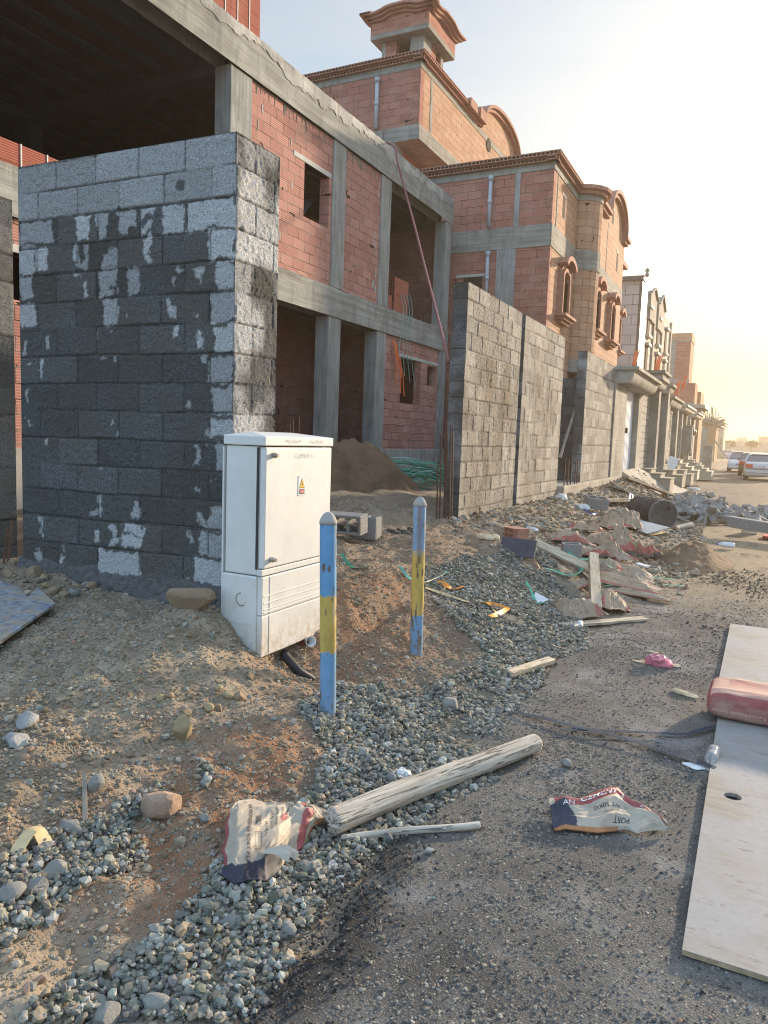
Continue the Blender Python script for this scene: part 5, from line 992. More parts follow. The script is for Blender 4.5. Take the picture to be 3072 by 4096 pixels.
# cable duct, cup
a, b_, c_ = onX(1125, 2610, CX-.1), G(1160, 2690), G(1255, 2730)
mb = MB(); mb.tube([(a[0]-.02, a[1], z_bot+.03), (a[0], a[1]+.02, a[2]), (b_[0]-.03, b_[1], b_[2]+.09), (c_[0]-.09, c_[1]-.03, c_[2]+.05), (c_[0], c_[1], c_[2]-.0)], .028, 12); mb.build('cable_duct', plain('black_hose', (.035, .037, .04), .6), label='thick black cable duct curving out from under the white cabinet', cat='cable duct', smooth=True)
p = G(1238, 2592); mb = MB(); mb.lathe([(.022, 0), (.033, .085), (.036, .088), (.031, .086), (.020, .004)], 18, tuple(p+np.array([-.03, .0, .035])), Euler((R(80), 0, R(55))).to_matrix()); mb.build('paper_cup', plain('white_cup', (.66, .66, .66), .5, .05), label='white disposable cup lying under the cabinet', cat='cup', smooth=True)
mb = MB(); mb.ribbon([p+np.array([-.1, -.02, .03]), p+np.array([-.06, -.04, .05]), p+np.array([-.02, -.04, .02])], .03); mb.build('red_wrapper', M['ink_red'], label='small red wrapper next to the cup under the cabinet', cat='wrapper')
# ------------------------------------------------------------------ bollards
M['bollard'] = colmat('chipped_paint', .5, 70, .25, .002, .4, .12, 14)
def bollard(label, pb, pt, bands, seed, r=.043):
    b = G(*pb); top = onY(pt[0], pt[1], b[1]); b = b-np.array([0, 0, .12]); H = top[2]-b[2]; hc = H-.062; t = thing('bollard', label, 'bollard', tuple(b), 0, 'painted steel bollards')
    tilt = (top[0]-b[0])/H; nz, na = 240, 40; zz = np.linspace(0, hc, nz); th = np.linspace(0, 2*math.pi, na); Zg, Tg = np.meshgrid(zz, th, indexing='ij')
    nse = .03*fbm(Tg*1.6, Zg*7, seed, 4)+.012*fbm(Tg*5, Zg*30, seed+3, 3)
    f = (Zg+nse)/H; col = np.zeros(Zg.shape+(3,)); BL, YL = np.array([.12, .30, .52]), np.array([.50, .36, .09])
    for lo, hi, c_ in [((onY(pb[0], l_, b[1])[2]-b[2])/H if l_ else -1, (onY(pb[0], h_, b[1])[2]-b[2])/H if h_ else 2, c__) for l_, h_, c__ in bands]: col[(f >= lo) & (f < hi)] = BL if c_ == 'b' else YL
    yf = (col[..., 0] > .3)[..., None]; col = np.where(yf, col*(1+.25*fbm(Tg*2, Zg*6, seed+20)[..., None]), col)
    rust = fbm(Tg*2.2, Zg*9, seed+9, 4)+.35*(np.abs(Zg/H-.86) < .10)*(vn(Tg*4, Zg*16, seed+1)+.25); rust = sm((rust-.33)/.05)[..., None]
    ln = sm((.02-np.abs(fbm(Tg*1.5, Zg*11, seed+31, 3)))/.012)*(vn(Tg*1.2, Zg*5, seed+33) > .18); rust = np.maximum(rust, ln[..., None]*.7)
    col = col*(1-rust)+np.array([.12, .09, .06])*rust
    fade = sm((fbm(Tg*1.3, Zg*3, seed+14)-.1)/.5)[..., None]*.45; col = col*(1-fade)+np.array([.40, .42, .41])*fade
    if seed == 2:
        stripe = (np.exp(-((Tg-5.2)/.35)**2)*(f > .62))[..., None]*.9; col = col*(1-stripe)+np.array([.16, .075, .045])*stripe
        u_ = ((f > .66) & (f < .97))[..., None]*.35; col = col*(1-u_)+np.array([.28, .33, .38])*u_
    mud = np.exp(-Zg/.20)[..., None]*.75*(1+fbm(Tg*2, Zg*9, seed+60))[..., None]; mud = np.clip(mud, 0, .8); col = col*(1-mud)+np.array([.26, .21, .15])*mud
    rr = r-.0007*rust[..., 0]; P = np.stack([rr*np.cos(Tg)+tilt*Zg, rr*np.sin(Tg), Zg], -1)[:, ::-1]; grid_obj('post', P, M['bollard'], t, world=False, col=col[:, ::-1])
    mb = MB(); mb.lathe([(r+.003, hc-.004), (r+.003, hc+.010), (r*.92, hc+.026), (r*.70, hc+.042), (r*.48, hc+.052), (r*.25, hc+.058), (.002, hc+.060)], 18, (tilt*hc, 0, 0)); mb.build('cement_cap', M['conc_top'], t, world=False, smooth=True)
bollard('chipped blue and yellow bollard standing in the gravel right beside the white cabinet', (1313, 2872), (1313, 2045), [(0, 2600, 'b'), (2600, 2380, 'y'), (2380, 0, 'b')], 1)
bollard('blue and yellow bollard further back on the dirt slope, free of the cabinet', (1665, 2615), (1680, 1985), [(0, 2455, 'b'), (2455, 2200, 'y'), (2200, 0, 'b')], 2)
# ------------------------------------------------------------------ rocks
def rock(label, px, py, size, col, seed, sq=(1, .75, .7), rot=None, sub=3, sink=.25, sharp=.0, name='rock', cat='rock', group=None):
    p = G(px, py); bm = bmesh.new(); bmesh.ops.create_icosphere(bm, subdivisions=sub, radius=1); rs = np.random.RandomState(seed); pl = rs.normal(size=(9, 3)); pl /= np.linalg.norm(pl, axis=1)[:, None]; dd_ = rs.uniform(.58, .85, 9)
    for v in bm.verts:
        c_ = np.array(v.co)
        for q, w_ in zip(pl, dd_):
            e = c_@q-w_
            if e > 0: c_ = c_-q*e*.92
        c_ = c_*(1+.05*float(fbm(c_[0]*3+seed, c_[1]*3+c_[2]*2, seed, 3))); v.co = c_*np.array(sq)*size
    me = bpy.data.meshes.new(name); bm.to_mesh(me); bm.free(); me.materials.append(col); o = bpy.data.objects.new(name, me); C.objects.link(o)
    o.location = p+np.array([0, 0, size*sq[2]*(.62-sink)]); o.rotation_euler = rot or (rs.uniform(-.3, .3), rs.uniform(-.3, .3), rs.uniform(0, 6)); WL[o.name] = o.location.copy()
    return tag(o, label, cat, group)
def rmat(name, c, d): 
    n = NT(name); P = n.obj(); col = n.mix(n.ramp(n.noise(P, 9, 7, .65), [(.35, 0.), (.68, 1.)]), c, d); col = n.mix(n.ramp(n.noise(n.map(P, (1, 1, 3)), 5, 4, .6, 1.), [(.6, 0.), (.7, .4)]), col, tuple(q*.6 for q in c))
    return n.fin(col, .9, n.bump(n.noise(P, 28, 8, .7), .8, .012), .2)
RT, RG, RP, RY_, RW = rmat('tan_rock', (.30, .22, .145), (.22, .165, .11)), rmat('grey_rock', (.20, .20, .185), (.29, .285, .26)), rmat('pinkish_rock', (.42, .30, .22), (.30, .21, .155)), rmat('yellow_rock', (.36, .29, .17), (.27, .21, .12)), rmat('pale_rock', (.34, .34, .33), (.25, .25, .25))
rock('big rounded tan boulder at the foot of the dark block wall', 765, 2430, .13, RT, 16, (1.15, .75, .68), (0, 0, R(25)), sink=.08)
rock('pinkish boulder in the lower left gravel', 645, 3240, .085, RP, 9, (1, .7, .95), (.2, .3, 1), sink=.1)
rock('pointed yellowish rock on the left soil slope', 735, 2930, .065, RY_, 14, (.8, .65, 1.2), (.2, .3, .5), sink=.1)
rock('grey rock right of the gravel slope, below the far bollard', 1800, 2825, .07, RG, 15, (.9, .8, .85))
rock('grey green rock beside the thin upright stick', 385, 3180, .05, RG, 18, (.7, .6, .9))
rock('upper pale slab rock at the left edge', 110, 2890, .055, RW, 21, (1.2, .8, .5)); rock('lower pale slab rock at the left edge', 65, 2945, .065, RW, 23, (1.3, .8, .5))
rock('flat grey stone in the lower left gravel band', 290, 3315, .045, RG, 25, (1.1, .8, .6)); rock('angular grey stone below the torn cement bag', 1225, 3480, .045, RG, 29, (1.1, .7, .6), (0, 0, .6)); rock('grey clod on the road right of the log end', 2268, 3080, .032, RG, 31, (1, .9, .75))
for i, (px, py, s_, mt) in enumerate(((910, 2770, .035, RY_), (955, 2775, .04, RT), (870, 2745, .03, RY_), (1000, 2690, .035, RT), (835, 2825, .035, RY_), (870, 2815, .03, RT), (745, 2845, .03, RT), (1225, 2580, .03, RT), (680, 2780, .028, RT), (640, 2785, .026, RY_))): rock('brownish fist-sized stone in the cluster left of the cabinet foot', px, py, s_, mt, 40+i, group='fist-sized stones left of the cabinet')
for i, (px, py, s_, mt) in enumerate(((135, 2315, .07, RT), (215, 2390, .06, RT), (175, 2325, .05, RY_), (50, 2270, .05, RT), (155, 2280, .045, RY_), (255, 2395, .045, RT), (40, 2318, .05, RT), (180, 2350, .045, RY_), (100, 2340, .03, RT), (345, 2345, .04, RG), (365, 2350, .05, RT), (290, 2385, .05, RG))): rock('brown cobble in the heap at the foot of the left wall', px, py, s_, mt, 60+i, group='cobbles at the foot of the left wall')
for i, (px, py, s_, mt) in enumerate(((1560, 3120, .04, RG), (1500, 3310, .035, RG), (1300, 2960, .03, RG), (1390, 2935, .032, RY_), (820, 3290, .03, RG), (220, 3490, .045, RG), (140, 3560, .045, RG), (40, 3600, .05, RG), (620, 3995, .05, RG), (430, 4040, .05, RG), (940, 3700, .04, RG), (1150, 3740, .035, RG), (1330, 3480, .03, RW), (1715, 3430, .022, RW))): rock('large grey stone among the road-edge gravel', px, py, s_, mt, 90+i, group='large stones in the gravel')
# ------------------------------------------------------------------ timber
def wood(name, c, d, ax=0, crack=.7, sc=1., cs=1.):
    n = NT(name); P = n.obj(); s_ = [9*sc]*3; s_[ax] = .9*sc; v = n.map(P, tuple(s_)); a = n.noise(v, 3.0, 8, .65, .4); col = n.mix(n.ramp(a, [(.3, 0.), (.7, 1.)]), d, c)
    ck = n.noise(n.map(P, tuple(2.2 if i == ax else 30*cs for i in range(3))), 1.7, 5, .65, .6); f = n.ramp(ck, [(.57, 0.), (.62, crack)]); col = n.mix(f, col, tuple(q*.22 for q in d))
    h = n.math('SUBTRACT', a, n.math('MULTIPLY', f, 1.5)); return n.fin(col, .88, n.bump(h, .9, .008), .2)
M['wood_old'] = wood('weathered_log', (.62, .57, .48), (.36, .30, .235), crack=.6, cs=1.5); M['wood_new'] = wood('pale_timber', (.62, .54, .41), (.42, .34, .24), crack=.4); M['wood_grey'] = wood('grey_timber', (.36, .32, .26), (.19, .16, .13))
def log(label, A, B, r0_, r1_, seed=1, name='log', mat='wood_old'):
    A = Vector(A); B = Vector(B); L_ = (B-A).length; n_, m_ = 160, 64; u = np.linspace(0, 1, n_); th = np.linspace(0, 2*math.pi, m_); U, T = np.meshgrid(u, th, indexing='ij')
    r = (r0_+(r1_-r0_)*U)*(1+.07*np.abs(fbm(T*5, U*2.5, seed+22, 3))*(1)-.10*np.clip(.03-np.abs(fbm(T*1.3, U*.8, seed+30, 2)), 0, .03)/.03+.12*fbm(np.cos(T)*1.5+5, np.sin(T)*1.5+U*1.2, seed, 3)+.05*fbm(np.cos(T)*6, np.sin(T)*6+U*2, seed+4, 3)); endr = np.clip(np.minimum(U, 1-U)*L_/.006, .0, 1); r = r*np.where(endr < 1, 0, 1)+r*endr*(endr < 1)
    xx = U*L_+(np.where(U < .03, .03*fbm(np.cos(T)*3, np.sin(T)*3, seed+8), 0)); P = np.stack([xx, r*np.cos(T)+.012*np.sin(U*5), r*np.sin(T)], -1)
    o = grid_obj(name, P, M[mat], None, world=False, label=label, cat=name); o.location = A; o.rotation_euler = (B-A).to_track_quat('X', 'Z').to_euler(); return o
a, b_ = G(1320, 3345), G(2135, 3020); log('thick weathered round log lying across the gravel', a+np.array([0, 0, .062]), (b_[0], b_[1], b_[2]+.048), .052, .046)
a, b_ = G(1375, 3372), G(1918, 3325); log('thin split stick lying against the near side of the log', a+np.array([0, -.005, .02]), (b_[0], b_[1], b_[2]+.014), .016, .014, 5, 'stick')
def board(label, A, B, w_, h_, mat='wood_new', name='plank', roll=0, lift=.0):
    A = Vector(A)+Vector((0, 0, h_/2+lift)); B = Vector(B)+Vector((0, 0, h_/2+lift)); L_ = (B-A).length; mb = MB(); n_ = 14
    P = []
    for i in range(n_+1):
        x = L_*i/n_; k_ = 1+.06*float(vn(i*.9, 3, int(L_*100))); P.append([(x, -w_/2*k_, -h_/2), (x, w_/2*k_, -h_/2), (x, w_/2*k_, h_/2), (x, -w_/2*k_, h_/2)])
    mb.add([v for q in P for v in q], [(i*4+j, (i+1)*4+j, (i+1)*4+(j+1) % 4, i*4+(j+1) % 4) for i in range(n_) for j in range(4)]+[(0, 1, 2, 3), (n_*4+3, n_*4+2, n_*4+1, n_*4)])
    o = mb.build(name, M[mat], world=False, label=label, cat=name, bevel=.002); o.location = A; o.rotation_euler = ((B-A).to_track_quat('X', 'Z').to_matrix() @ Matrix.Rotation(roll, 3, 'X')).to_euler(); return o
board('short pale board resting on the gravel edge at the road', G(2035, 2722), G(2205, 2660), .06, .035, lift=.02, roll=.2)
board('thin plank lying flat on the ground below the bag heap', G(2240, 2503), G(2580, 2487), .10, .022)
A_ = G(2383, 2455); B_ = onY(2372, 2240, 8.4); board('pale squared timber leaning onto the heap of cement bags', A_, B_, .10, .09, roll=.1)
board('long weathered plank lying down the rubble slope', G(2130, 2192), G(2358, 2300), .14, .03, roll=.3, lift=.05); board('thin batten beyond the long weathered plank', G(2290, 2268), G(2390, 2352), .05, .03, 'wood_grey', lift=.03)
board('thin upright stick poking from the lower left stones', G(340, 3290), G(338, 3150)+np.array([0, 0, .03]), .018, .012, 'wood_grey', 'stick'); board('brown splinter on the gravel slope', G(2060, 2505), G(2130, 2550), .02, .015, 'wood_grey', 'stick'); board('thin brown lath on the gravel near the road', G(2180, 2575), G(2290, 2620), .025, .012, 'wood_grey', 'stick')
board('curved wood chip in front of the torn bag', G(1262, 3470), G(1290, 3540), .025, .006, lift=.02)
# ------------------------------------------------------------------ plywood sheets on the road
M['ply'] = wood('worn_plywood', (.50, .42, .32), (.34, .29, .225), 1, .35, .6)
n = M['ply'].node_tree
def plymat():
    n = NT('dusty_plywood'); P = n.pos(); a = n.noise(n.map(P, (1.2, 9, 5)), 2.2, 8, .7, .5); col = n.mix(n.ramp(a, [(.3, 0.), (.7, 1.)]), (.21, .19, .16), (.33, .30, .25))
    d = n.ramp(n.noise(P, 2.4, 7, .65), [(.38, 0.), (.56, .9)]); col = n.mix(d, col, n.mix(n.noise(P, 30, 6, .75), (.22, .22, .22), (.38, .375, .37))); k_ = n.ramp(n.noise(n.map(P, (4, 14, 4)), 2.4, 6, .8), [(.60, 0.), (.64, .75)]); col = n.mix(k_, col, (.20, .14, .09))
    return n.fin(col, .75, n.bump(n.math('ADD', a, n.math('MULTIPLY', k_, -1.)), .4, .004), .3)
M['ply'] = plymat(); M['ply_edge'] = plain('plywood_edge', (.36, .27, .17), .9, .35, 40, .3)
t = thing('plywood_sheet', 'worn plywood sheet nearest the camera with a round hole, lying on the road', 'plywood sheet', (.5, 3.6, .012), 0, 'plywood sheets on the road')
hx, hy, hr = .015, 3.61, .037; x0, x1, y0, y1, zb, zt = -.095, 1.12, 2.39, 4.83, .012, .030; mb = MB()
mb.box((x0, y0, zb), (x1, hy-.1, zt)); mb.box((x0, hy+.1, zb), (x1, y1, zt)); mb.box((hx+.1, hy-.1, zb), (x1, hy+.1, zt)); mb.box((x0, hy-.1, zb), (hx-.1, hy+.1, zt)) if hx-.1 > x0 else None
sq = []
for i in range(32):
    t_ = 2*math.pi*i/32; c_, s_ = math.cos(t_), math.sin(t_); m_ = .1/max(abs(c_), abs(s_)); sq.append((hx+c_*m_, hy+s_*m_))
ci = [(hx+hr*1.0*math.cos(2*math.pi*i/32), hy+hr*math.sin(2*math.pi*i/32)) for i in range(32)]
vs = [(*q, zt) for q in sq]+[(*q, zt) for q in ci]+[(*q, zb) for q in ci]
mb.add(vs, [(i, (i+1) % 32, 32+(i+1) % 32, 32+i) for i in range(32)]+[(32+i, 32+(i+1) % 32, 64+(i+1) % 32, 64+i) for i in range(32)]); mb.build('panel', M['ply'], t, recalc=True)
mb = MB(); mb.box((x0-.0012, y0-.0012, zb+.001), (x1, y0-.0004, zt-.002)); mb.box((x0-.0012, y0, zb+.001), (x0-.0004, y1, zt-.002)); mb.build('edge', M['ply_edge'], t)
t = thing('plywood_sheet', 'worn plywood sheet further off, its near end under the full cement bag', 'plywood sheet', (.5, 6.0, .012), 0, 'plywood sheets on the road'); mb = MB(); mb.box((-.12, 4.835, .014), (1.1, 7.25, .032)); mb.build('panel', M['ply'], t); t.rotation_euler = (R(.25), 0, R(-.5))
# ------------------------------------------------------------------ cement bags
M['bag'] = colmat('kraft_paper', .62, 30, .25, .004, .35, .10, 30)
TAN, RED, NAVY = np.array([.38, .33, .26]), np.array([.31, .085, .08]), np.array([.035, .037, .055])
def bspl(pts, n_):
    p = np.array(pts, float); t_ = np.linspace(0, 1, len(p)); q = np.linspace(0, 1, n_); return np.stack([np.interp(q, t_, p[:, i]) for i in range(p.shape[1])], -1)
def sheet_bag(label, top, bot, bulge, fold, seed, colfn, n_=150, m_=110, base=.012, th=.006, tilt=0., name='cement_bag', zfn=None):
    Tt = bspl([G(a, b) for a, b in top], n_); Bb = bspl([G(a, b) for a, b in bot], n_)
    v = np.linspace(0, 1, m_); P = Tt[:, None]*(1-v)[None, :, None]+Bb[:, None]*v[None, :, None]; U, V = np.meshgrid(np.linspace(0, 1, n_), v, indexing='ij')
    edge = np.minimum(np.minimum(U, 1-U)*1.3, np.minimum(V, 1-V)); ez = sm(edge/.22)
    wu = U+.06*fbm(U*3, V*3, seed+40); wv_ = V+.06*fbm(U*3, V*3, seed+44); h = bulge*ez*(.75+.4*fbm(U*1.4, V*1.4, seed+2))+fold*(pln(wu*4, wv_*3, seed)+.55*pln(wu*8+3, wv_*7, seed+5)+.3*pln(wu*15, wv_*13, seed+8))*(.35+ez)
    if zfn is not None: h = h+zfn(U, V)
    P[..., 2] += tilt*(1-V)
    g = terrain(P[..., 0], P[..., 1]); P[..., 2] = np.maximum(P[..., 2], g+tilt*(1-V))+base+np.maximum(h, 0)
    P[..., :2] += .010*np.stack([fbm(U*5, V*5, seed+11), fbm(U*5, V*5, seed+17)], -1)
    col = colfn(U, V); o = grid_obj(name, P, M['bag'], None, world=False, col=col, closed=(0, 0, -th), label=label, cat='cement bag'); o['group'] = 'cement bags'; return o, P
def sampler(P, lift=.0022):
    n_, m_ = P.shape[:2]
    def f(u, v):
        x = min(max(u, 0), .9999)*(n_-1); y = min(max(v, 0), .9999)*(m_-1); i, j = int(x), int(y); a, b = x-i, y-j
        q = P[i, j]*(1-a)*(1-b)+P[i+1, j]*a*(1-b)+P[i, j+1]*(1-a)*b+P[i+1, j+1]*a*b; return (q[0], q[1], q[2]+lift)
    return f
def pln(x, y, s_=0):
    ix = np.floor(x); iy = np.floor(y); fx = x-ix; fy = y-iy; a = _h(ix, iy, s_); b = _h(ix+1, iy, s_); c = _h(ix, iy+1, s_); d = _h(ix+1, iy+1, s_)
    return np.where(fx+fy < 1, a+(b-a)*fx+(c-a)*fy, d+(c-d)*(1-fx)+(b-d)*(1-fy))-.5
def dirt(U, V, s_): return ((1+.22*fbm(U*4, V*4, s_, 4))*(1-.35*sm((fbm(U*3, V*3, s_+30, 4)-.08)/.2)))[..., None]
def col1(U, V):
    c_ = np.broadcast_to(TAN, U.shape+(3,)).copy(); c_[(U+.01*fbm(V*9, U, 3) < .035)] = RED*.8; c_[(V+.10*U+.02*fbm(U*6, V*2, 4) > .88) & (U < .62)] = NAVY; c_[(U > .80) & (U < .90) & (V > .38)] = RED*1.0; c_[(U > .895) & (U < .905) & (V > .3)] = NAVY; c_[(((U-.64)/.035)**2+((V-.40)/.09)**2 < 1)] = RED*1.2
    c_[(U > .955) & (V > .25)] = np.array([.30, .14, .06]); return c_*dirt(U, V, 6)
topb = [(905, 3335), (950, 3278), (1015, 3254), (1060, 3270), (1110, 3275), (1180, 3264), (1260, 3275), (1312, 3296)]; botb = [(884, 3560), (935, 3590), (1000, 3592), (1060, 3585), (1112, 3535), (1150, 3440), (1210, 3402), (1235, 3372)]
o1, P1 = sheet_bag('torn empty cement bag with printed text, puffed up beside the log end', topb, botb, .05, .022, 3, col1, base=.035, tilt=.03)
f1 = sampler(P1)
def down(u0_, v0_, sc=2.6): return lambda a, b: f1(u0_+b*sc*.9, v0_+a*sc)
for s_, sz_, u_, v_, mt, bo in (('ON WOODEN BASE IN DRY PLACE', .020, .24, .12, 'ink_black', .0003), ('W.T  5KG', .022, .42, .38, 'ink_black', 0), ('(014) 322-5222', .019, .49, .26, 'ink_black', 0), ('(012) 653-1555', .019, .545, .22, 'ink_black', 0), ('anbucem', .019, .60, .22, 'ink_black', 0), ('anbucemi', .019, .655, .20, 'ink_black', 0), ('MUL', .048, .70, .06, 'ink_black', .001), ('Saudi', .024, .785, .14, 'ink_red', .0004), ('To win drawers', .009, .375, .62, 'ink_black', 0)):
    text_on('printed_text', s_, sz_, down(u_, v_), M[mt], o1, bo)
text_on('printed_text', 'port', .058, lambda a, b: f1(.80+a*1.55, .27-b*2.2+a*.9), M['ink_black'], o1, .0012)
mb = MB()
for i in range(13):
    v0 = .30+i*.0125; w_ = .004+.004*((i*7) % 3)/2; q = [f1(.315, v0), f1(.375, v0), f1(.375, v0+w_), f1(.315, v0+w_)]; mb.add(q, [(0, 1, 2, 3)])
mb.build('barcode', M['ink_black'], o1, recalc=False)
mb = MB()
for (a, b, c_, d) in ((.32, .58, .39, .585), (.32, .755, .39, .76), (.32, .58, .323, .76), (.387, .58, .39, .76), (.32, .72, .39, .723)): mb.add([f1(a, b), f1(c_, b), f1(c_, d), f1(a, d)], [(0, 1, 2, 3)])
mb.build('printed_box', M['ink_black'], o1, recalc=False)
for dd__ in ((.42, .80, .10), (.50, .84, .06)):
    q = f1(dd__[0], dd__[1]); mb = MB(); mb.ribbon([np.array(q)+np.array([0, 0, .004]), np.array(q)+np.array([.05, .005, .02]), np.array(q)+np.array([.11, .0, .012])], .03, twist=lambda t_: t_*1.2); mb.build('torn_flap', M['cream'], o1, label=None)
def col2(U, V):
    c_ = np.broadcast_to(TAN*1.08, U.shape+(3,)).copy(); c_[(V < .34+.12*np.clip(1-U*1.6, 0, 1)) & (U > .06)] = RED; c_[(U < .13+.10*V) & (V > .22)] = NAVY*1.3; c_[(np.abs(U-.57) < .008)] = TAN*1.3; c_[(V > .93)] = np.array([.38, .17, .07]); c_[(V < .16) & (U > .56)] = TAN; c_[(V > .34) & (U > .56)] = TAN*1.08; return c_*dirt(U, V, 16)
top2 = [(2192, 3250), (2240, 3244), (2310, 3252), (2390, 3225), (2466, 3212), (2500, 3248), (2570, 3285), (2640, 3322), (2664, 3345)]; bot2 = [(2216, 3358), (2260, 3345), (2320, 3352), (2390, 3360), (2450, 3352), (2500, 3348), (2550, 3364), (2610, 3352), (2664, 3350)]
o2, P2 = sheet_bag('flattened torn cement bag lying alone on the asphalt', top2, bot2, .03, .028, 23, col2, tilt=.028, zfn=lambda U, V: .03*np.exp(-((U-.45)/.12)**2-((V-.3)/.4)**2)+.02*np.exp(-((U-.2)/.1)**2-((V-.4)/.3)**2))
f2 = sampler(P2)
text_on('printed_text', 'CEMENT', .042, lambda a, b: f2(.26+a*1.5, .36-b*3.6-a*.35), M['ink_white'], o2, .0006); text_on('printed_text', 'AN', .04, lambda a, b: f2(.13+a*1.6, .42-b*3.4), M['ink_white'], o2); text_on('printed_text', 'WT 50KG', .03, lambda a, b: f2(.55-a*1.6, .52+b*2.6), M['ink_black'], o2); text_on('printed_text', '322-5222', .022, lambda a, b: f2(.55-a*1.6, .64+b*2.6), M['ink_black'], o2); text_on('printed_text', 'C', .05, lambda a, b: f2(.72+a*1.5, .30-b*2.6), M['ink_white'], o2)
text_on('printed_text', 'PORT', .045, lambda a, b: f2(.66-a*1.5, .80+b*2.4), M['ink_black'], o2)
# full bag
M['ink_faded'] = plain('faded_print', (.62, .42, .36), .6)
A_ = onZ(2818, 2868, .035); B_ = onZ(3072, 2916, .035); C_ = onZ(2884, 2705, .18); e1 = (B_-A_); e1[2] = 0; e1 /= np.linalg.norm(e1); e2 = np.array([-e1[1], e1[0], 0]); WD = float((C_-A_)@e2)-.02; LN, HT = .72, .17
nu_, nv_ = 120, 120; U, V = np.meshgrid(np.linspace(0, 2*math.pi, nu_), np.linspace(0, math.pi, nv_), indexing='ij'); pw = lambda x, p: np.sign(x)*np.abs(x)**p
X_ = LN/2*pw(-np.cos(V), .30)*(1-.03*np.abs(np.sin(U))); Yb = WD/2*pw(np.cos(U), .30)*pw(np.sin(V), .22); Zb = HT/2*pw(np.sin(U), .48)*pw(np.sin(V), .20)
up_ = np.clip(Zb/(HT/2), -1, 1); Zb = Zb+np.where(up_ > -.2, .008*fbm(X_*3, Yb*22, 5, 4)+.010*fbm(X_*4, Yb*3, 8), 0); Yb = Yb+.006*fbm(X_*6, Zb*14, 9, 3)
Zb = np.maximum(Zb, -HT/2+.004)
cc = np.broadcast_to(RED*.95, U.shape+(3,)).copy(); topm = (Zb > HT*.24) & (Yb > -WD*.44) & (Yb < WD*.25) & (X_ > -LN*.47); cc[topm] = np.array([.46, .27, .21]); cc[(Yb > WD*.08) & (Yb < WD*.26) & (Zb > 0) & (X_ > -LN*.35) & (X_ < LN*.1)] = RED*1.1; cc[(Yb > WD*.34) & (Zb > .0)] = np.array([.56, .36, .26]); cc = cc*(1+.35*fbm(X_*4, Yb*26, 77, 4)*(Zb > 0)+.3*fbm(X_*9, Yb*9+Zb*9, 79, 4))[..., None]; du_ = sm((fbm(X_*6, Zb*14+Yb*5, 83, 4)-.05)/.4)[..., None]*.5; cc = cc*(1-du_)+np.array([.42, .33, .27])*du_  # paler top and far edge: cream stripes with sunlight on them painted in
ctr = A_+e1*LN/2+e2*WD/2; ctr[2] = .034+HT/2
Pf = ctr+X_[..., None]*e1+Yb[..., None]*e2+Zb[..., None]*np.array([0, 0, 1.])
fb_ = thing('cement_bag', 'full dark red and cream cement bag lying across the plywood sheets', 'cement bag', tuple(ctr-np.array([0, 0, HT/2])), 0, 'cement bags'); grid_obj('sack', Pf[:, ::-1] if False else Pf, M['bag'], fb_, col=cc)
def side(a0, b0, sgn=-1): return lambda a, b: tuple(ctr+e1*(a0+sgn*a)+np.array([0, 0, 1.])*(b0-b)-e2*(WD/2*(1-.0)+.004)+e2*(.03*max(0, (abs(b0-b)-.03)/.05)**2))
text_on('printed_text', '50', .045, side(.02, .050), M['ink_faded'], fb_, .0006); text_on('printed_text', '50', .036, side(.02, -.030), M['ink_faded'], fb_); text_on('printed_text', 'Portland Pozzolan Cement', .026, side(-.04, -.020), M['ink_faded'], fb_); 
mb = MB(); q = side(.11, -.02); mb.add([q(0, 0), q(.075, 0), q(.075, .045), q(0, .045)], [(0, 1, 2, 3)]); mb.build('emblem_panel', M['cream'], fb_, recalc=False)
mb = MB(); q2 = lambda a, b: tuple(np.array(q(a, b))-e2*.002); mb.add([q2(.015, .008), q2(.055, .008), q2(.04, .035)], [(0, 1, 2)]); mb.build('emblem', M['ink_black'], fb_, recalc=False)
# crumpled empty bags of the heap
def bagstripe():
    n = NT('crumpled_kraft'); u = n.attr('su').outputs['Fac']; v = n.attr('sv').outputs['Fac']; t_ = n.attr('tone').outputs['Fac']; P = n.obj()
    col = n.mix(n.noise(P, 7, 6, .7), (.28, .22, .155), (.52, .43, .32)); col = n.mix(n.math('MULTIPLY', t_, .7), col, (.48, .32, .2))
    def band(lo, hi): return n.math('MULTIPLY', n.math('GREATER_THAN', v, lo), n.math('LESS_THAN', v, hi))
    r_ = n.math('MAXIMUM', band(.02, .12), band(.80, .95)); col = n.mix(n.math('MULTIPLY', r_, n.ramp(n.noise(P, 9, 6, .7), [(.35, .55), (.6, .9)])), col, (.40, .08, .075)); col = n.mix(n.math('MULTIPLY', band(.93, 1.1), .9), col, (.06, .055, .06))
    tx = n.math('MULTIPLY', n.math('MULTIPLY', band(.35, .62), n.math('LESS_THAN', n.math('FRACT', n.math('MULTIPLY', v, 14.)), .45)), n.ramp(n.noise(n.map(P, (60, 60, 60)), 1., 2, .5), [(.5, 0.), (.55, .6)])); col = n.mix(tx, col, (.10, .09, .09))
    return n.fin(n.mix(n.ramp(n.noise(P, 3, 5, .6), [(.42, 0.), (.7, .6)]), col, (.22, .165, .115)), .75, n.bump(n.noise(P, 25, 5, .6), .4, .004), .3)
M['crumpled'] = bagstripe()
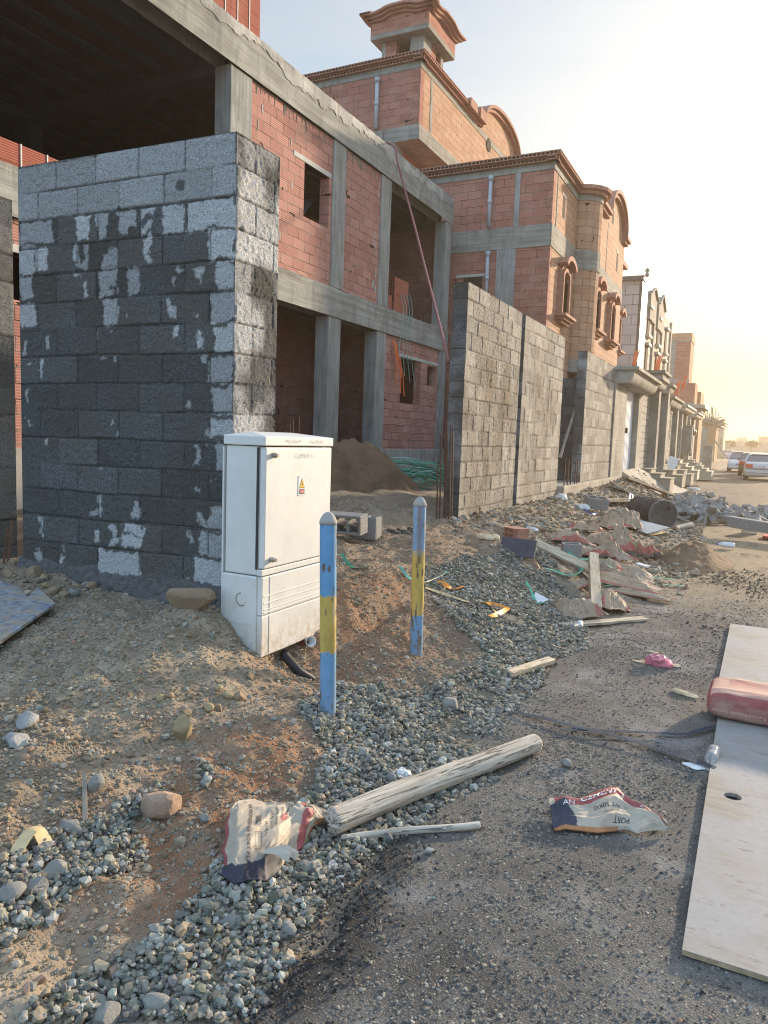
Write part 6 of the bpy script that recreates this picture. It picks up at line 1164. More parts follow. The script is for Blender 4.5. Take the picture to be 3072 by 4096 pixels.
def crumpled(seed, lx, ly, h_, pal=0):
    rs = np.random.RandomState(seed); n_ = 13; U, V = np.meshgrid(np.linspace(0, 1, n_), np.linspace(0, 1, n_), indexing='ij'); Uj = U+rs.uniform(-.03, .03, U.shape); Vj = V+rs.uniform(-.03, .03, U.shape)
    x = (Uj-.5)*lx*(1+.5*fbm(V*2, U, seed)); y = (Vj-.5)*ly*(1+.5*fbm(U*2, V, seed+1)); ed = sm(np.minimum(np.minimum(U, 1-U), np.minimum(V, 1-V))/.3)
    z = h_*ed*(.55+1.1*fbm(U*2, V*2, seed+2, 2))+rs.uniform(-.5, .5, U.shape)*h_*.30*(.5+ed)+.02+h_*.5*np.exp(-((Uj*.7+Vj-rs.uniform(.6, 1.1))/.16)**2)*ed
    return x, y, np.maximum(z, .004), U, V, rs.uniform(0, .8)*np.ones_like(U)
pile = [((1080, 545), .50, .42, .16, 'crumpled empty bag with a red patch at the back left of the heap'), ((945, 610), .60, .38, .10, 'long pale bag with a red fringe at the left tip of the heap'), ((1235, 530), .46, .40, .17, 'red striped bag at the top of the heap, left of the highest one'), ((1345, 520), .52, .42, .18, 'highest orange-brown bag at the top of the heap'), ((1110, 705), .46, .34, .16, 'bag with a red bottom band right of the grey half block'), ((1300, 610), .40, .36, .17, 'red bag standing on edge in the middle of the heap'), ((1415, 690), .60, .40, .20, 'broad brown bag at the right end of the heap'), ((1305, 715), .36, .34, .15, 'pale swollen bag in the middle of the heap'), ((1225, 730), .52, .30, .12, 'red and cream bag lying on the front of the heap'), ((1190, 790), .44, .34, .10, 'crushed red bag behind the leaning timber'), ((1320, 800), .52, .34, .10, 'flat bag in the lower right of the heap'), ((1310, 865), .50, .34, .08, 'crushed red bag at the lowest edge of the heap'), ((990, 1070), .44, .30, .12, 'open brown bag left of the foot of the leaning timber'), ((1195, 1030), .40, .30, .10, 'cream bag right of the foot of the leaning timber'), ((1340, 905), .60, .24, .05, 'flattened dark bag lying on the road beside the heap'), ((1160, 640), .5, .4, .16, 'torn bag with a black label in the centre of the heap'), ((1040, 900), .26, .22, .06, 'dark red scrap of bag left of the leaning timber'), ((1420, 970), .7, .2, .03, 'thin muddy strip of bag on the road')]
c7 = lambda x, y: (1700+x*.6028, 1800+y*.6028)
for i, ((x, y), lx, ly, h_, lab) in enumerate(pile):
    p = G(*c7(x, y+12)); x_, y_, z_, u_, v_, tn_ = crumpled(i+5, lx, ly, h_); o = grid_obj('empty_cement_bag', np.stack([x_*1.1, y_*1.1, z_*1.0], -1), M['crumpled'], None, world=False, smooth=False, attrs={'su': u_, 'sv': (v_ if i % 3 else u_), 'tone': tn_}, closed=(0, 0, -.005), label=lab, cat='cement bag'); o['group'] = 'empty cement bags in the heap'
    o.location = p+np.array([0, 0, .02 if i > 9 else .03]); o.rotation_euler = (R(RS.uniform(-6, 10)), R(RS.uniform(-8, 8)), R(RS.uniform(0, 360) if i not in (9, 10, 11, 14, 17) else RS.uniform(-20, 20)))
# ------------------------------------------------------------------ straps and litter
def gpts(L_, conv=None, lift=.012): return [G(*(conv(*q) if conv else q))+np.array([0, 0, lift]) for q in L_]
def smoothp(p, n_=8):
    p = [np.array(q) for q in p]; out = []
    for i in range(len(p)-1):
        a = p[max(i-1, 0)]; b = p[i]; c_ = p[i+1]; d = p[min(i+2, len(p)-1)]
        for k_ in range(n_): t_ = k_/n_; out.append(.5*((2*b)+(-a+c_)*t_+(2*a-5*b+4*c_-d)*t_*t_+(-a+3*b-3*c_+d)*t_**3))
    return out+[p[-1]]
def strap(label, L_, wd, mat, conv=None, lift=.012, tw=0, name='strap', cat='strap', group=None, lifts=None):
    p = gpts(L_, conv, lift)
    if lifts: p = [q+np.array([0, 0, z]) for q, z in zip(p, lifts)]
    mb = MB(); mb.ribbon(smoothp(p), wd, twist=(lambda t_: tw*math.sin(t_*6)) if tw else None); return mb.build(name, mat, label=label, cat=cat, group=group)
M['strap_black'] = plain('black_band', (.035, .05, .075), .8, .3, 9, .05, spec=.15); M['yellow_tape'] = plain('faded_yellow_tape', (.58, .45, .24), .5, .25, 9, .05); M['orange_tape'] = plain('orange_tape', (.72, .27, .03), .5, .15, 9, .05)
strap('long dark flat band crossing the road towards the plywood', [(1990, 2850), (2150, 2895), (2300, 2935), (2450, 2970), (2600, 3015), (2730, 3060), (2860, 3105)], .036, M['strap_black'], lift=.020, group='dark bands on the road')
strap('second dark flat band with a kink, running under the plywood edge', [(2245, 2945), (2400, 2948), (2560, 2955), (2735, 2962), (2800, 2945), (2905, 2920)], .028, M['strap_black'], lift=.016, group='dark bands on the road')
strap('orange end of tape on the gravel slope near the far bollard', [(80, 880), (130, 915), (185, 945), (245, 925)], .055, M['orange_tape'], c7, .03, .3); strap('long faded yellow tape running down the gravel slope', [(0, 905), (110, 950), (200, 985), (320, 1040), (400, 1062), (480, 1130)], .028, M['yellow_tape'], c7, .03, .9)
strap('orange and yellow tape loop at the lower end of the gravel slope', [(360, 1045), (450, 1060), (530, 1080), (545, 1100), (490, 1130), (430, 1165)], .04, M['orange_tape'], c7, .03, .8)
strap('thin green strap snaking over the bank right of the near bollard', [(1365, 2235), (1395, 2262), (1430, 2288), (1475, 2290)], .03, M['green'], None, .02, .4); strap('green strap lying right of the far bollard', [(1705, 2268), (1760, 2278), (1830, 2290)], .035, M['green'], None, .02)
strap('pale green strap on the gravel, right of the far bollard', [(1640, 2330), (1600, 2290), (1640, 2330), (1700, 2335), (1790, 2305)], .03, M['green2'], None, .03, .5)
strap('bright green strap over the foot of the heap, left part', [(790, 825), (860, 845), (935, 870), (1010, 850), (1040, 820), (1000, 800)], .04, M['green'], c7, .04, .3); strap('bright green strap lying over the leaning timber', [(940, 740), (1020, 775), (1100, 790), (1170, 820), (1240, 855)], .045, M['green'], c7, .12, .4)
strap('long green strap lying out onto the road', [(1200, 915), (1300, 885), (1400, 868), (1500, 862), (1600, 872), (1659, 880)], .045, M['green'], c7, .03); strap('short green strap end on the road', [(1590, 908), (1700, 915), (1745, 925)], .05, M['green'], c7, .015)
strap('thin green strap curling around the white card', [(670, 870), (700, 930), (740, 1000), (790, 1010)], .03, M['green'], c7, .03)
strap('curved yellow tape arching over the lower left gravel', [(60, 3430), (110, 3390), (150, 3375), (190, 3400)], .05, M['yellow_tape'], None, .015, 0, lifts=[0, .035, .04, 0], name='tape', cat='tape')
# hose from the roof to the street wall
a = onX(1565, 575, FX+.05); b_ = onX(1800, 1460, -3.55)
pts = [(FX-.5, a[1]-.3, ZR1+.08), (FX+.02, a[1]-.05, ZR1+.12), (FX+.12, a[1], ZR1-.05), (FX+.3, a[1]-.1, 6.6), tuple(onX(1640, 800, -6.6)), tuple(onX(1690, 1000, -5.8)), tuple(onX(1740, 1200, -4.9)), tuple(onX(1780, 1370, -4.1)), (-3.5, 9.0, 3.0), (-3.6, 9.05, 2.2)]
pts = [(FX-.5, a[1]-.3, ZR1+.08)]+[tuple(onX(px, py, x)) for px, py, x in ((1568, 578, FX+.1), (1590, 650, FX+.3), (1625, 780, -6.8), (1660, 910, -6.3), (1695, 1050, -5.7), (1735, 1205, -5.0), (1770, 1345, -4.3), (1795, 1450, -3.62))]
mb = MB(); mb.tube(smoothp(pts, 5), .022, 8); mb.build('hose', M['hose'], label='maroon hose hanging from the roof of the half-built house down to the block wall', cat='hose', smooth=True)
for i, (dx, L_) in enumerate(((0, .95), (.06, 1.15), (.1, 1.2), (.02, .8))):
    y, z = yz(1572, 1360); mb = MB(); mb.tube([(FX+.0, y+dx*.3, z), (FX+.06, y+dx*.6, z-.15), (FX+.12, y+dx*2.2+.1*i*.5, z-L_*.6), (FX+.12, y+dx*3+.12*i*.5, z-L_)], .014, 6); mb.build('conduit', M['orange'], label='orange conduit hanging loose beside the ground floor window', cat='conduit', group='orange conduits by the window')
for i in range(4):
    y, z = yz(1595+i*12, 1185); mb = MB(); mb.tube(smoothp([(FX+.04, y, z+.05), (FX+.08, y+.1, z-.3), (FX+.07, y+.02*i, z-1.0), (FX+.07, y+.15*i, z-1.6-.15*i)]), .008, 5); mb.build('green_line', M['teal'], label='thin pale green line hanging down the floor beam', cat='line', group='thin lines on the floor beam')
# sand pile with footprints
n_ = 120; U, V = np.meshgrid(np.linspace(-1, 1, n_), np.linspace(-1, 1, n_), indexing='ij'); scx, scy, sh_ = -6.15, 10.9, 1.12
ang = np.arctan2(V, U); rr = np.sqrt(U**2+V**2)/(1+.12*np.sin(ang*2+1)+.08*np.sin(ang*3)); hh_ = sh_*sm(np.clip(1.18-rr*1.12, 0, 1)*1.05)*.86; hh_ = hh_+(.20*fbm(U*2.4, V*2.4, 61, 5)+.07*fbm(U*8, V*8, 65, 4))*sm(hh_/.15); XX = scx+U*1.15; YY = scy+V*1.3
M['sand'] = plain('brown_sand', (.20, .135, .085), .97, .35, 3, 1., .04)
grid_obj('sand_pile', np.stack([XX, YY, np.where(hh_ > .01, np.maximum(hh_, 0)+.50, .42)+0*U], -1), M['sand'], None, label='brown sand pile behind the white cabinet inside the gateway', cat='sand pile')
n_ = 90; U, V = np.meshgrid(np.linspace(-1, 1, n_), np.linspace(-1, 1, n_), indexing='ij'); rr = np.sqrt(U**2+V**2); hh_ = np.clip(1-rr**1.6, 0, 1)*(.24+.16*fbm(U*2.5, V*2.5, 171, 5)); gp_ = G(2750, 2262)
grid_obj('sand_heap', np.stack([gp_[0]-.05+U*.62, gp_[1]+.6+V*1.0, np.where(hh_ > .004, hh_+.0, -.03)+.0*U], -1), M['sand'], None, label='low brown sand heap beside the cement bags on the road', cat='sand heap')
# heap of green straps with blocks
for i in range(170):
    bx0 = onX(1660+RS.uniform(-90, 200), 1960, -5.9); y = RS.uniform(12.2, 15.6); x = RS.uniform(-7.0, -5.3); z = .66+.5*math.exp(-((y-13.8)/1.5)**2)*RS.uniform(.1, 1); L_ = RS.uniform(.5, 1.3); a_ = RS.normal(1.2, .5)
    pt = [(x-math.cos(a_)*L_/2, y-math.sin(a_)*L_/2, z-.08*RS.rand()), (x, y, z+.06*RS.rand()), (x+math.cos(a_)*L_/2, y+math.sin(a_)*L_/2, z-.12*RS.rand())]; 
    mb = MB(); mb.ribbon(smoothp(pt, 5), .028, twist=lambda t_, q=RS.uniform(-1, 1): q*2*t_); mb.build('green_strap', M['green'] if RS.rand() < .7 else M['green2'], label='green packing strap in the tangled heap at the foot of the house', cat='strap', group='green straps in the tangled heap')
M['rubble_red'] = plain('broken_clay', (.30, .13, .09), .9, .3, 12, .4)
for i, (x, y, z, mt, nm, lab) in enumerate(((-6.3, 13.6, .70, 'block_core', 'concrete_block', 'grey block half buried in the green straps'), (-6.2, 15.2, .78, 'rubble_red', 'broken_block', 'broken red block at the right of the green straps'))): mb = MB(); mb.obox((x, y, z), (.2, .42, .2), Euler((.1, .1, .3+i)).to_matrix()); mb.build(nm, M[mt], label=lab, cat='block', bevel=.01)
for i in range(3): board(['grey board lying on top of the green strap heap', 'short board leaning in the green strap heap', 'pale board behind the green strap heap'][i], (-6.6+i*.25, 14.0+i*.5, .95), (-6.1+i*.2, 15.5+i*.2, 1.05-.1*i), .1, .02, 'wood_grey')
# hollow concrete blocks by the path
def hollow_block(label, p, rot, l_=.4, w_=.2, h_=.2, cells=3, half=False):
    t = thing('hollow_block', label, 'concrete block', tuple(p), rot, 'hollow concrete blocks'); mb = MB(); r_ = .028; n_ = cells
    mb.box((-l_/2, -w_/2, 0), (l_/2, -w_/2+r_, h_)); mb.box((-l_/2, w_/2-r_, 0), (l_/2, w_/2, h_))
    for i in range(n_+1): x = -l_/2+(l_-r_)*i/n_; mb.box((x, -w_/2+r_+.0005, 0), (x+r_, w_/2-r_-.0005, h_-.001))
    mb.box((-l_/2+.001, -.012, 0), (l_/2-.001, .012, h_-.03)); mb.build('shell', M['block_single'], t, world=False, bevel=.006); return t
M['block_single'] = plain('concrete_block', (.25, .25, .245), .95, .25, 40, .9, .006)
p = G(1470, 2150); hollow_block('hollow concrete block standing upright behind the near bollard, cells up', p, R(8), .25, .2, .24, 2)
p = G(1385, 2155); t = hollow_block('hollow concrete block tipped on its side next to the upright one', p+np.array([0, .05, .20]), R(4), .42, .2, .20, 3); t.rotation_euler = (R(95), 0, R(6))
p = G(2283, 2240); hollow_block('grey half block on the rubble between the plank and the bags', p, R(20), .22, .2, .22, 1)
p = G(2378, 2045); t = hollow_block('tilted grey block near the blue cord, behind the bag heap', p+np.array([0, 0, .05]), R(40), .4, .2, .2, 2); t.rotation_euler = (.25, .1, R(35))
p = G(1600, 2130)
for i in range(9): rock('dark clod in the small heap left of the far bollard', 1555+i*14, 2125+(i % 3)*6, .04+.012*(i % 3), plain('dark_clod', (.085, .08, .075), .95, .3, 9, .8) if i == 0 else bpy.data.materials['dark_clod'], 150+i, (1.1, .6, .6), group='dark clods by the far bollard')
# rebars
for i, (px, ptop, pb) in enumerate(((1758, 1735, 2095), (1783, 1695, 2090), (1797, 1698, 2092), (1806, 1722, 2094), (1775, 1740, 2096), (1745, 1860, 2098))):
    y = 8.62; b = onY(px, pb, y); tp = onY(px+5, ptop, y); mb = MB(); mb.tube([tuple(b-np.array([0, 0, .1])), tuple((b+tp)/2+np.array([.005, 0, 0])), tuple(tp)], .010, 6); mb.build('rebar', M['steel'], label='rusty upright reinforcing bar at the end of the first block wall', cat='rebar', group='bars at the wall end')
for i, (px, pt_) in enumerate(((1140, 1720), (1160, 1700), (1172, 1675), (1195, 1665), (1205, 1730))):
    a = onX(px, pt_, FX+.6); mb = MB(); mb.tube([(a[0], a[1], .4), (a[0], a[1]+.01, a[2])], .011, 6); mb.build('rebar', M['steel'], label='rusty reinforcing bar sticking up in front of the ground floor bay', cat='rebar', group='bars before the ground floor bay')
for i, (px, pt_) in enumerate(((2262, 1830), (2275, 1838), (2288, 1820), (2304, 1842), (2312, 1835))):
    a = onX(px, pt_, -3.3); mb = MB(); mb.tube([(a[0], a[1], .7), (a[0], a[1]+.02, a[2])], .013, 6); mb.build('rebar', M['steel'], label='rusty reinforcing bar at the side gate before the shorter wall', cat='rebar', group='bars at the side gate')
mb = MB(); a = onX(2240, 1830, -3.6); b_ = onX(2300, 1640, -3.6); mb.bar(tuple(a), tuple(b_), .05, .03); mb.build('prop', M['wood_grey'], label='slanted timber prop across the dark side gate', cat='prop')
for i, (px, p1, p2) in enumerate(((28, 2260, 2080), (12, 2260, 2110))): 
    a = onY(px, p1, 3.75); b_ = onY(px+18, p2, 3.78); mb = MB(); mb.tube([tuple(a-np.array([0, 0, .05])), tuple(b_)], .009, 6); mb.build('rebar', M['steel'], label='rusty bar in the slit at the left end of the dark wall', cat='rebar', group='bars in the left slit')
# ------------------------------------------------------------------ barrel
ax = Vector((-.58, .80, 0)).normalized(); bz = G(2640, 2122); rb = .285; c0 = Vector((bz[0]+.02, bz[1]+.12, bz[2]+rb-.02)); t = thing('barrel', 'dented black steel barrel lying on its side at the head of the bag heap', 'barrel', tuple(c0-Vector((0, 0, rb))), 0)
Mx = ax.to_track_quat('Z', 'Y').to_matrix(); M['rim_steel'] = plain('rim_highlight', (.22, .21, .20), .5, .3); M['drum'] = plain('black_drum', (.035, .035, .037), .75, .35, 6, .15, .004, .15, dirt=(.08, .075, .07)); M['drum_side'] = plain('drum_side', (.05, .05, .053), .7, .35, 5, .2, .004, .2, dirt=(.12, .11, .10))  # rim colour lightened to paint in the highlight on its edge
prof = [(rb-.004, 0), (rb+.006, .004), (rb+.006, .014), (rb, .02)]+[q for z in (.29, .58) for q in ((rb, z-.035), (rb+.018, z-.012), (rb+.018, z+.012), (rb, z+.035))]+[(rb, .86), (rb+.006, .866), (rb+.006, .88), (rb-.004, .884)]
mb = MB(); mb.lathe(prof, 40, c0, Mx); mb.build('shell', M['drum_side'], t, smooth=False); mb = MB(); mb.lathe([(rb-.012, .002), (rb-.012, .014)], 40, c0-ax*.004, Mx); e_ = mb.build('lid', M['drum'], t); mb = MB(); mb.lathe([(rb-.011, .0), (rb-.009, -.012), (rb+.006, -.012), (rb+.009, .0)], 40, c0-ax*.002, Mx); mb.build('rim', M['rim_steel'], t)
mb = MB(); mb.lathe([(.035, 0), (.035, .012), (.02, .014)], 14, c0-ax*.016+Vector((.08, .05, .13)), Mx); mb.build('bung', M['drum'], e_)
# pale panel and cords behind the heap
p_ = G(2520, 2110); mb = MB(); mb.obox((p_[0], p_[1], p_[2]+.08), (1.15, .6, .02), Euler((.12, .10, R(-28))).to_matrix()); mb.build('white_board', plain('pale_blue_board', (.44, .48, .50), .6, .2, 5, .1, dirt=(.30, .26, .2)), label='pale bluish board lying between the bags and the barrel', cat='board')
strap('blue cord bunched on the ground before the tilted block', [(2335, 2045), (2370, 2070), (2400, 2060), (2430, 2068)], .03, plain('blue_cord', (.05, .10, .38), .5), None, .05, 1.2, name='cord', cat='cord'); strap('upright blue cord loop near the barrel', [(2515, 2050), (2518, 2020), (2528, 2015), (2525, 2050)], .04, bpy.data.materials['blue_cord'], None, .05, 1., name='cord', cat='cord', lifts=[0, .15, .15, 0])
strap('blue cord on the side of the sand pile', [(1345, 1955), (1390, 1948), (1425, 1952)], .02, bpy.data.materials['blue_cord'], None, .05, name='cord', cat='cord')
for i in range(4): strap('yellow bent pipe strip under the barrel', [(2590+i*6, 2150), (2640+i*6, 2140), (2675+i*6, 2110+i*2)], .03, M['yellow_tape'], None, .03, name='strip', cat='strip', group='yellow strips under the barrel')
log('short pale timber end right of the barrel', G(2700, 2125)+np.array([0, 0, .04]), G(2762, 2112)+np.array([0, 0, .06]), .05, .05, 9)
# concrete plank on a block, red object, bottle
A_ = G(2912, 2118); A_ = onY(2920, 2085, 15.0); B_ = onY(3120, 2118, 14.6); t = thing('concrete_beam', 'long grey precast beam propped on a small block at the right edge', 'beam', tuple(A_), 0); mb = MB(); mb.bar(tuple(A_), tuple(np.array(B_)+(np.array(B_)-A_)*.6), .22, .19); mb.build('beam', M['block_single'], t, bevel=.01)
p = G(3000, 2135); mb = MB(); mb.box((p[0]-.15, p[1]-.1, p[2]-.02), (p[0]+.12, p[1]+.1, A_[2]-.07)); mb.build('support_block', M['wood_new'], label='small block under the precast beam', cat='block', bevel=.01)
p = G(3065, 2155); mb = MB(); mb.box((p[0]-.06, p[1]-.2, p[2]), (p[0]+.4, p[1]+.2, p[2]+.05)); mb.build('red_slab', M['ink_red'], label='flat red thing at the right edge below the precast beam', cat='slab', bevel=.01)
def bottle(label, px, py, L_, r_, rz, mat, cap=True, lift=0):
    p = G(px, py); t = thing('bottle', label, 'bottle', (p[0], p[1], p[2]+r_+lift), rz, 'plastic bottles'); Mb_ = Matrix.Rotation(R(90), 3, 'Y'); mb = MB()
    mb.lathe([(r_*.6, 0), (r_*.95, .004), (r_, .015), (r_, L_*.3), (r_*.93, L_*.34), (r_, L_*.38), (r_, L_*.66), (r_*.75, L_*.78), (r_*.42, L_*.87), (r_*.40, L_*.95)], 20, (-L_/2, 0, 0), Mb_); mb.build('body', mat, t, world=False, smooth=True)
    if cap: mb = MB(); mb.lathe([(r_*.46, L_*.93), (r_*.46, L_)], 14, (-L_/2, 0, 0), Mb_); mb.build('cap', bpy.data.materials['blue_cord'], t, world=False)
    return t
M['clear'] = plain('clear_plastic', (.75, .82, .88), .12, .05, 9, .1, **{'Transmission Weight': .75, 'IOR': 1.25}); M['milky'] = plain('milky_plastic', (.68, .70, .72), .35, .08, 9, .1)
bottle('clear plastic bottle lying end-on against the plywood edge', 2850, 3050, .2, .032, R(86), M['clear'], False); bottle('white bottle with blue cap on the sand at the right', 2902, 2195, .26, .045, R(175), M['milky']); bottle('small clear bottle just below the thin plank', 2298, 2520, .13, .03, R(80), M['clear'], False)
mb = MB(); p = G(2322, 2520); mb.lathe([(.02, 0), (.03, .07)], 14, (p[0], p[1], p[2]+.03), Euler((R(80), 0, R(200))).to_matrix()); mb.build('paper_cup', bpy.data.materials['white_cup'], label='pale blue crushed cup just below the thin plank', cat='cup')
def blob(name, label, cat, px, py, sx, sy, sz, mat, seed, lift=0., rz=0):
    p = G(px, py); n_ = 40; U, V = np.meshgrid(np.linspace(0, 2*math.pi, n_), np.linspace(0, math.pi/2, 24), indexing='ij'); r_ = 1+.7*fbm(np.cos(U)*1.5+seed, np.sin(U)*1.5+V, seed, 3); z = np.cos(V)**.6*(1+1.1*fbm(np.cos(U)*1.3+2, np.sin(U)*1.3+V*1.5, seed+2, 3)*np.sin(V)); P = np.stack([sx*np.sin(V)*np.cos(U)*r_, sy*np.sin(V)*np.sin(U)*r_, sz*np.abs(z)], -1); P[-1] = P[0]
    o = grid_obj(name, P, mat, None, world=False, label=label, cat=cat, smooth=True); o.location = p+np.array([0, 0, lift]); o.rotation_euler = (0, 0, rz); return o
M['pink'] = plain('pink_plastic', (.62, .20, .27), .35, .2, 9, .1, **{'Transmission Weight': .25}); M['film'] = plain('white_film', (.68, .70, .70), .35, .1, 9, .1); M['crumb'] = plain('pale_food_scrap', (.62, .50, .33), .8, .3, 20, .4)
o = blob('plastic_bag', 'crumpled pink plastic bag on the road', 'plastic bag', 2635, 2672, .095, .06, .075, M['pink'], 6); o2_ = blob('plastic_bag', 'pink lobe of the same torn bag', 'plastic bag', 2655, 2655, .05, .045, .075, M['pink'], 9) ; bpy.data.objects.remove(o2_)
blob('food_scrap', 'pale food scrap at the right foot of the pink bag', 'food scrap', 2690, 2675, .045, .02, .015, M['crumb'], 11); blob('food_scrap', 'yellowish bread crust lying on the road between pink bag and cement bag', 'food scrap', 2735, 2790, .075, .028, .02, M['crumb'], 13, rz=-.3)
blob('plastic_film', 'white shred of plastic at the end of the long dark band', 'plastic film', 2790, 3085, .07, .03, .012, M['film'], 15); blob('plastic_film', 'white crumpled plastic scrap in the gravel above the log', 'plastic film', 1615, 3115, .035, .03, .025, M['film'], 17, .02); blob('plastic_film', 'small white lump behind the short pale board', 'plastic film', 2042, 2708, .03, .025, .03, M['film'], 19, .02)
for i, (px, py) in enumerate(((2545, 2655), (2560, 2660), (2605, 2618), (2620, 2622), (2580, 2656))): blob('rice_spill', 'pale yellowish spill on the road beside the pink bag', 'spill', px, py, .035, .012, .004, M['crumb'], 20+i)['group'] = 'spills by the pink bag'
blob('plastic_film', 'white bag scrap before the footing of the side gate', 'plastic film', 2240, 2000, .12, .08, .10, M['film'], 31); blob('plastic_film', 'white crumpled sack left of the tilted grey block', 'plastic film', 2320, 2030, .16, .1, .08, M['film'], 33); blob('plastic_film', 'white plastic bottle scrap on the brown bank', 'plastic film', 2125, 2122, .12, .05, .04, M['film'], 35, rz=-.5); blob('plastic_film', 'sunlit white scrap on the far rubble', 'plastic film', 2770, 1960, .22, .1, .08, M['film'], 37)
blob('paper_scrap', 'tan and black paper scrap on the slope', 'paper scrap', 1950, 2165, .13, .08, .05, M['crumb'], 39); blob('blue_wrapper', 'blue wrapper beside the tan boulder', 'wrapper', 695, 2372, .03, .02, .03, bpy.data.materials['pale_blue_board'], 41)
p = G(2150, 2390); mb = MB(); mb.obox((p[0], p[1], p[2]+.05), (.18, .12, .006), Euler((.3, .2, -.5)).to_matrix()); mb.build('white_card', M['milky'], label='white card lying on the gravel slope, wound with green strap', cat='card')
p = G(2570, 2275); mb = MB(); mb.obox((p[0], p[1], p[2]+.03), (.16, .10, .02), Euler((.0, .1, -.3)).to_matrix()); mb.build('white_card', M['milky'], label='white piece right of the bag heap on the muddy road', cat='card')
p = G(2065, 2150); t = thing('broken_brick', 'broken red hollow block on the bank above the dark board', 'brick', tuple(p), R(-35), None); mb = MB(); mb.box((-.13, -.09, .0), (.13, .09, .14)); mb.build('block', M['clay_plain'], t, world=False, bevel=.006); mb = MB(); hole_grid(mb, (-.1, -.112, .0), (1, 0, 0), (0, 0, 1), (0, -1, 0), .2, .14, 2, 2, .014, .02); mb.build('cells', M['clay_plain'], t, world=False)
p = G(2070, 2225); mb = MB(); mb.obox((p[0], p[1], p[2]+.09), (.42, .03, .2), Euler((-.35, .0, -.15)).to_matrix()); mb.build('dark_board', plain('dark_blue_board', (.085, .085, .11), .6), label='dark board lying on the bank below the broken red block', cat='board', bevel=.004)
# blue stained plywood at the left edge
P0, P1_, P2_, P3_ = G(225, 2465), G(120, 2405), G(-260, 2440), G(-150, 2700); 
M['blue_ply'] = (lambda n: n.fin(n.mix(n.ramp(n.noise(n.pos(), 9, 8, .7), [(.42, 0.), (.62, 1.)]), n.mix(n.ramp(n.noise(n.pos(), 22, 6, .7), [(.4, 0.), (.6, 1.)]), (.085, .12, .19), (.32, .40, .46)), (.40, .33, .24)), .5, n.bump(n.noise(n.pos(), 30, 6, .7), .5, .004), .4))(NT('blue_stained_ply'))
q = [onZ(a, b, .42) for a, b in ((222, 2463), (150, 2408), (110, 2440), (70, 2395), (-200, 2330), (-220, 2720), (0, 2604))]; mb = MB(); mb.prism([(a[0], a[1], .44-.10*(2.75-a[1]) if False else gz(a[0], a[1])+.05) for a in q], (0, 0, .016)); mb.build('plywood_scrap', M['blue_ply'], label='broken blue stained plywood lying at the left edge', cat='plywood scrap')
for i, (a, b, w_) in enumerate((((10, 2405), (75, 2370), .05), ((70, 2412), (118, 2390), .045), ((0, 2400), (60, 2362), .03))):
    A_, B_ = G(*a), G(*b); board(['wide pale wood sliver above the blue plywood', 'short pale wood sliver above the blue plywood', 'thin pale wood sliver above the blue plywood'][i], A_, B_, w_, .006, lift=.04, name='sliver')
# ------------------------------------------------------------------ paving stones heap
M['paver'] = plain('grey_paver', (.25, .245, .235), .92, .3, 9, .4, .004); mb = MB(); mb.box((-.11, -.07, 0), (.11, .07, .07)); pv = mb.build('paving_stone', M['paver'], world=False, bevel=.008, cat='paving stone', group='paving stones in the rubble heap', label='grey paving stone in the loose heap right of the barrel')
first = True; RS2 = np.random.RandomState(5)
for i in range(250):
    if i < 170: px, py = RS2.normal(2760, 60), RS2.uniform(1985, 2085); 
    else: px, py = RS2.uniform(2800, 3070), RS2.uniform(2040, 2092)
    if px < 2665: px = 2665+RS2.uniform(0, 60)
    p = G(px, py); x, y = p[0], p[1]; hgt = .34*math.exp(-((x+1.2)/.75)**2-((y-17.4)/1.6)**2); z = p[2]+RS2.uniform(0, 1)*hgt
    o = pv if first else copy_tree(pv); first = False; k_ = RS2.uniform(.8, 1.5); place(o, (x, y, z), (RS2.normal(0, .5), RS2.normal(0, .5), RS2.uniform(0, 6)), None, (k_*RS2.uniform(.8, 1.2), k_, k_*.8))
n_ = 50; U, V = np.meshgrid(np.linspace(-1, 1, n_), np.linspace(-1, 1, n_), indexing='ij')
# concrete ramp and steps
A1, A2 = (FXs+.02, 21.1, .9), (FXs+.02, 24.2, .92); B1 = G(2650, 1992); B2 = G(2755, 1965); mb = MB(); mb.add([A1, tuple(B1), tuple(B2), A2, (A1[0], A1[1], .3), (B1[0], B1[1], 0), (B2[0], B2[1], 0), (A2[0], A2[1], .3)], [(0, 1, 2, 3), (0, 4, 5, 1), (1, 5, 6, 2), (2, 6, 7, 3), (3, 7, 4, 0), (7, 6, 5, 4)]); mb.build('concrete_ramp', concrete('ramp_concrete', (.33, .30, .26), streak=.2, stain=.9), label='rough concrete ramp sloping down from the white door', cat='ramp')
for i, (a, b) in enumerate((((2440, 1965), (2640, 2025)), ((2500, 1925), (2690, 1995)), ((2380, 2025), (2530, 2022)), ((2440, 1945), (2560, 2020)))): board(['long plank below the concrete ramp', 'heavy timber against the concrete ramp', 'flat plank behind the tilted grey block', 'thin bar below the concrete ramp'][i], G(*a), G(*b), .18 if i != 3 else .05, .06, 'wood_grey', lift=.08)
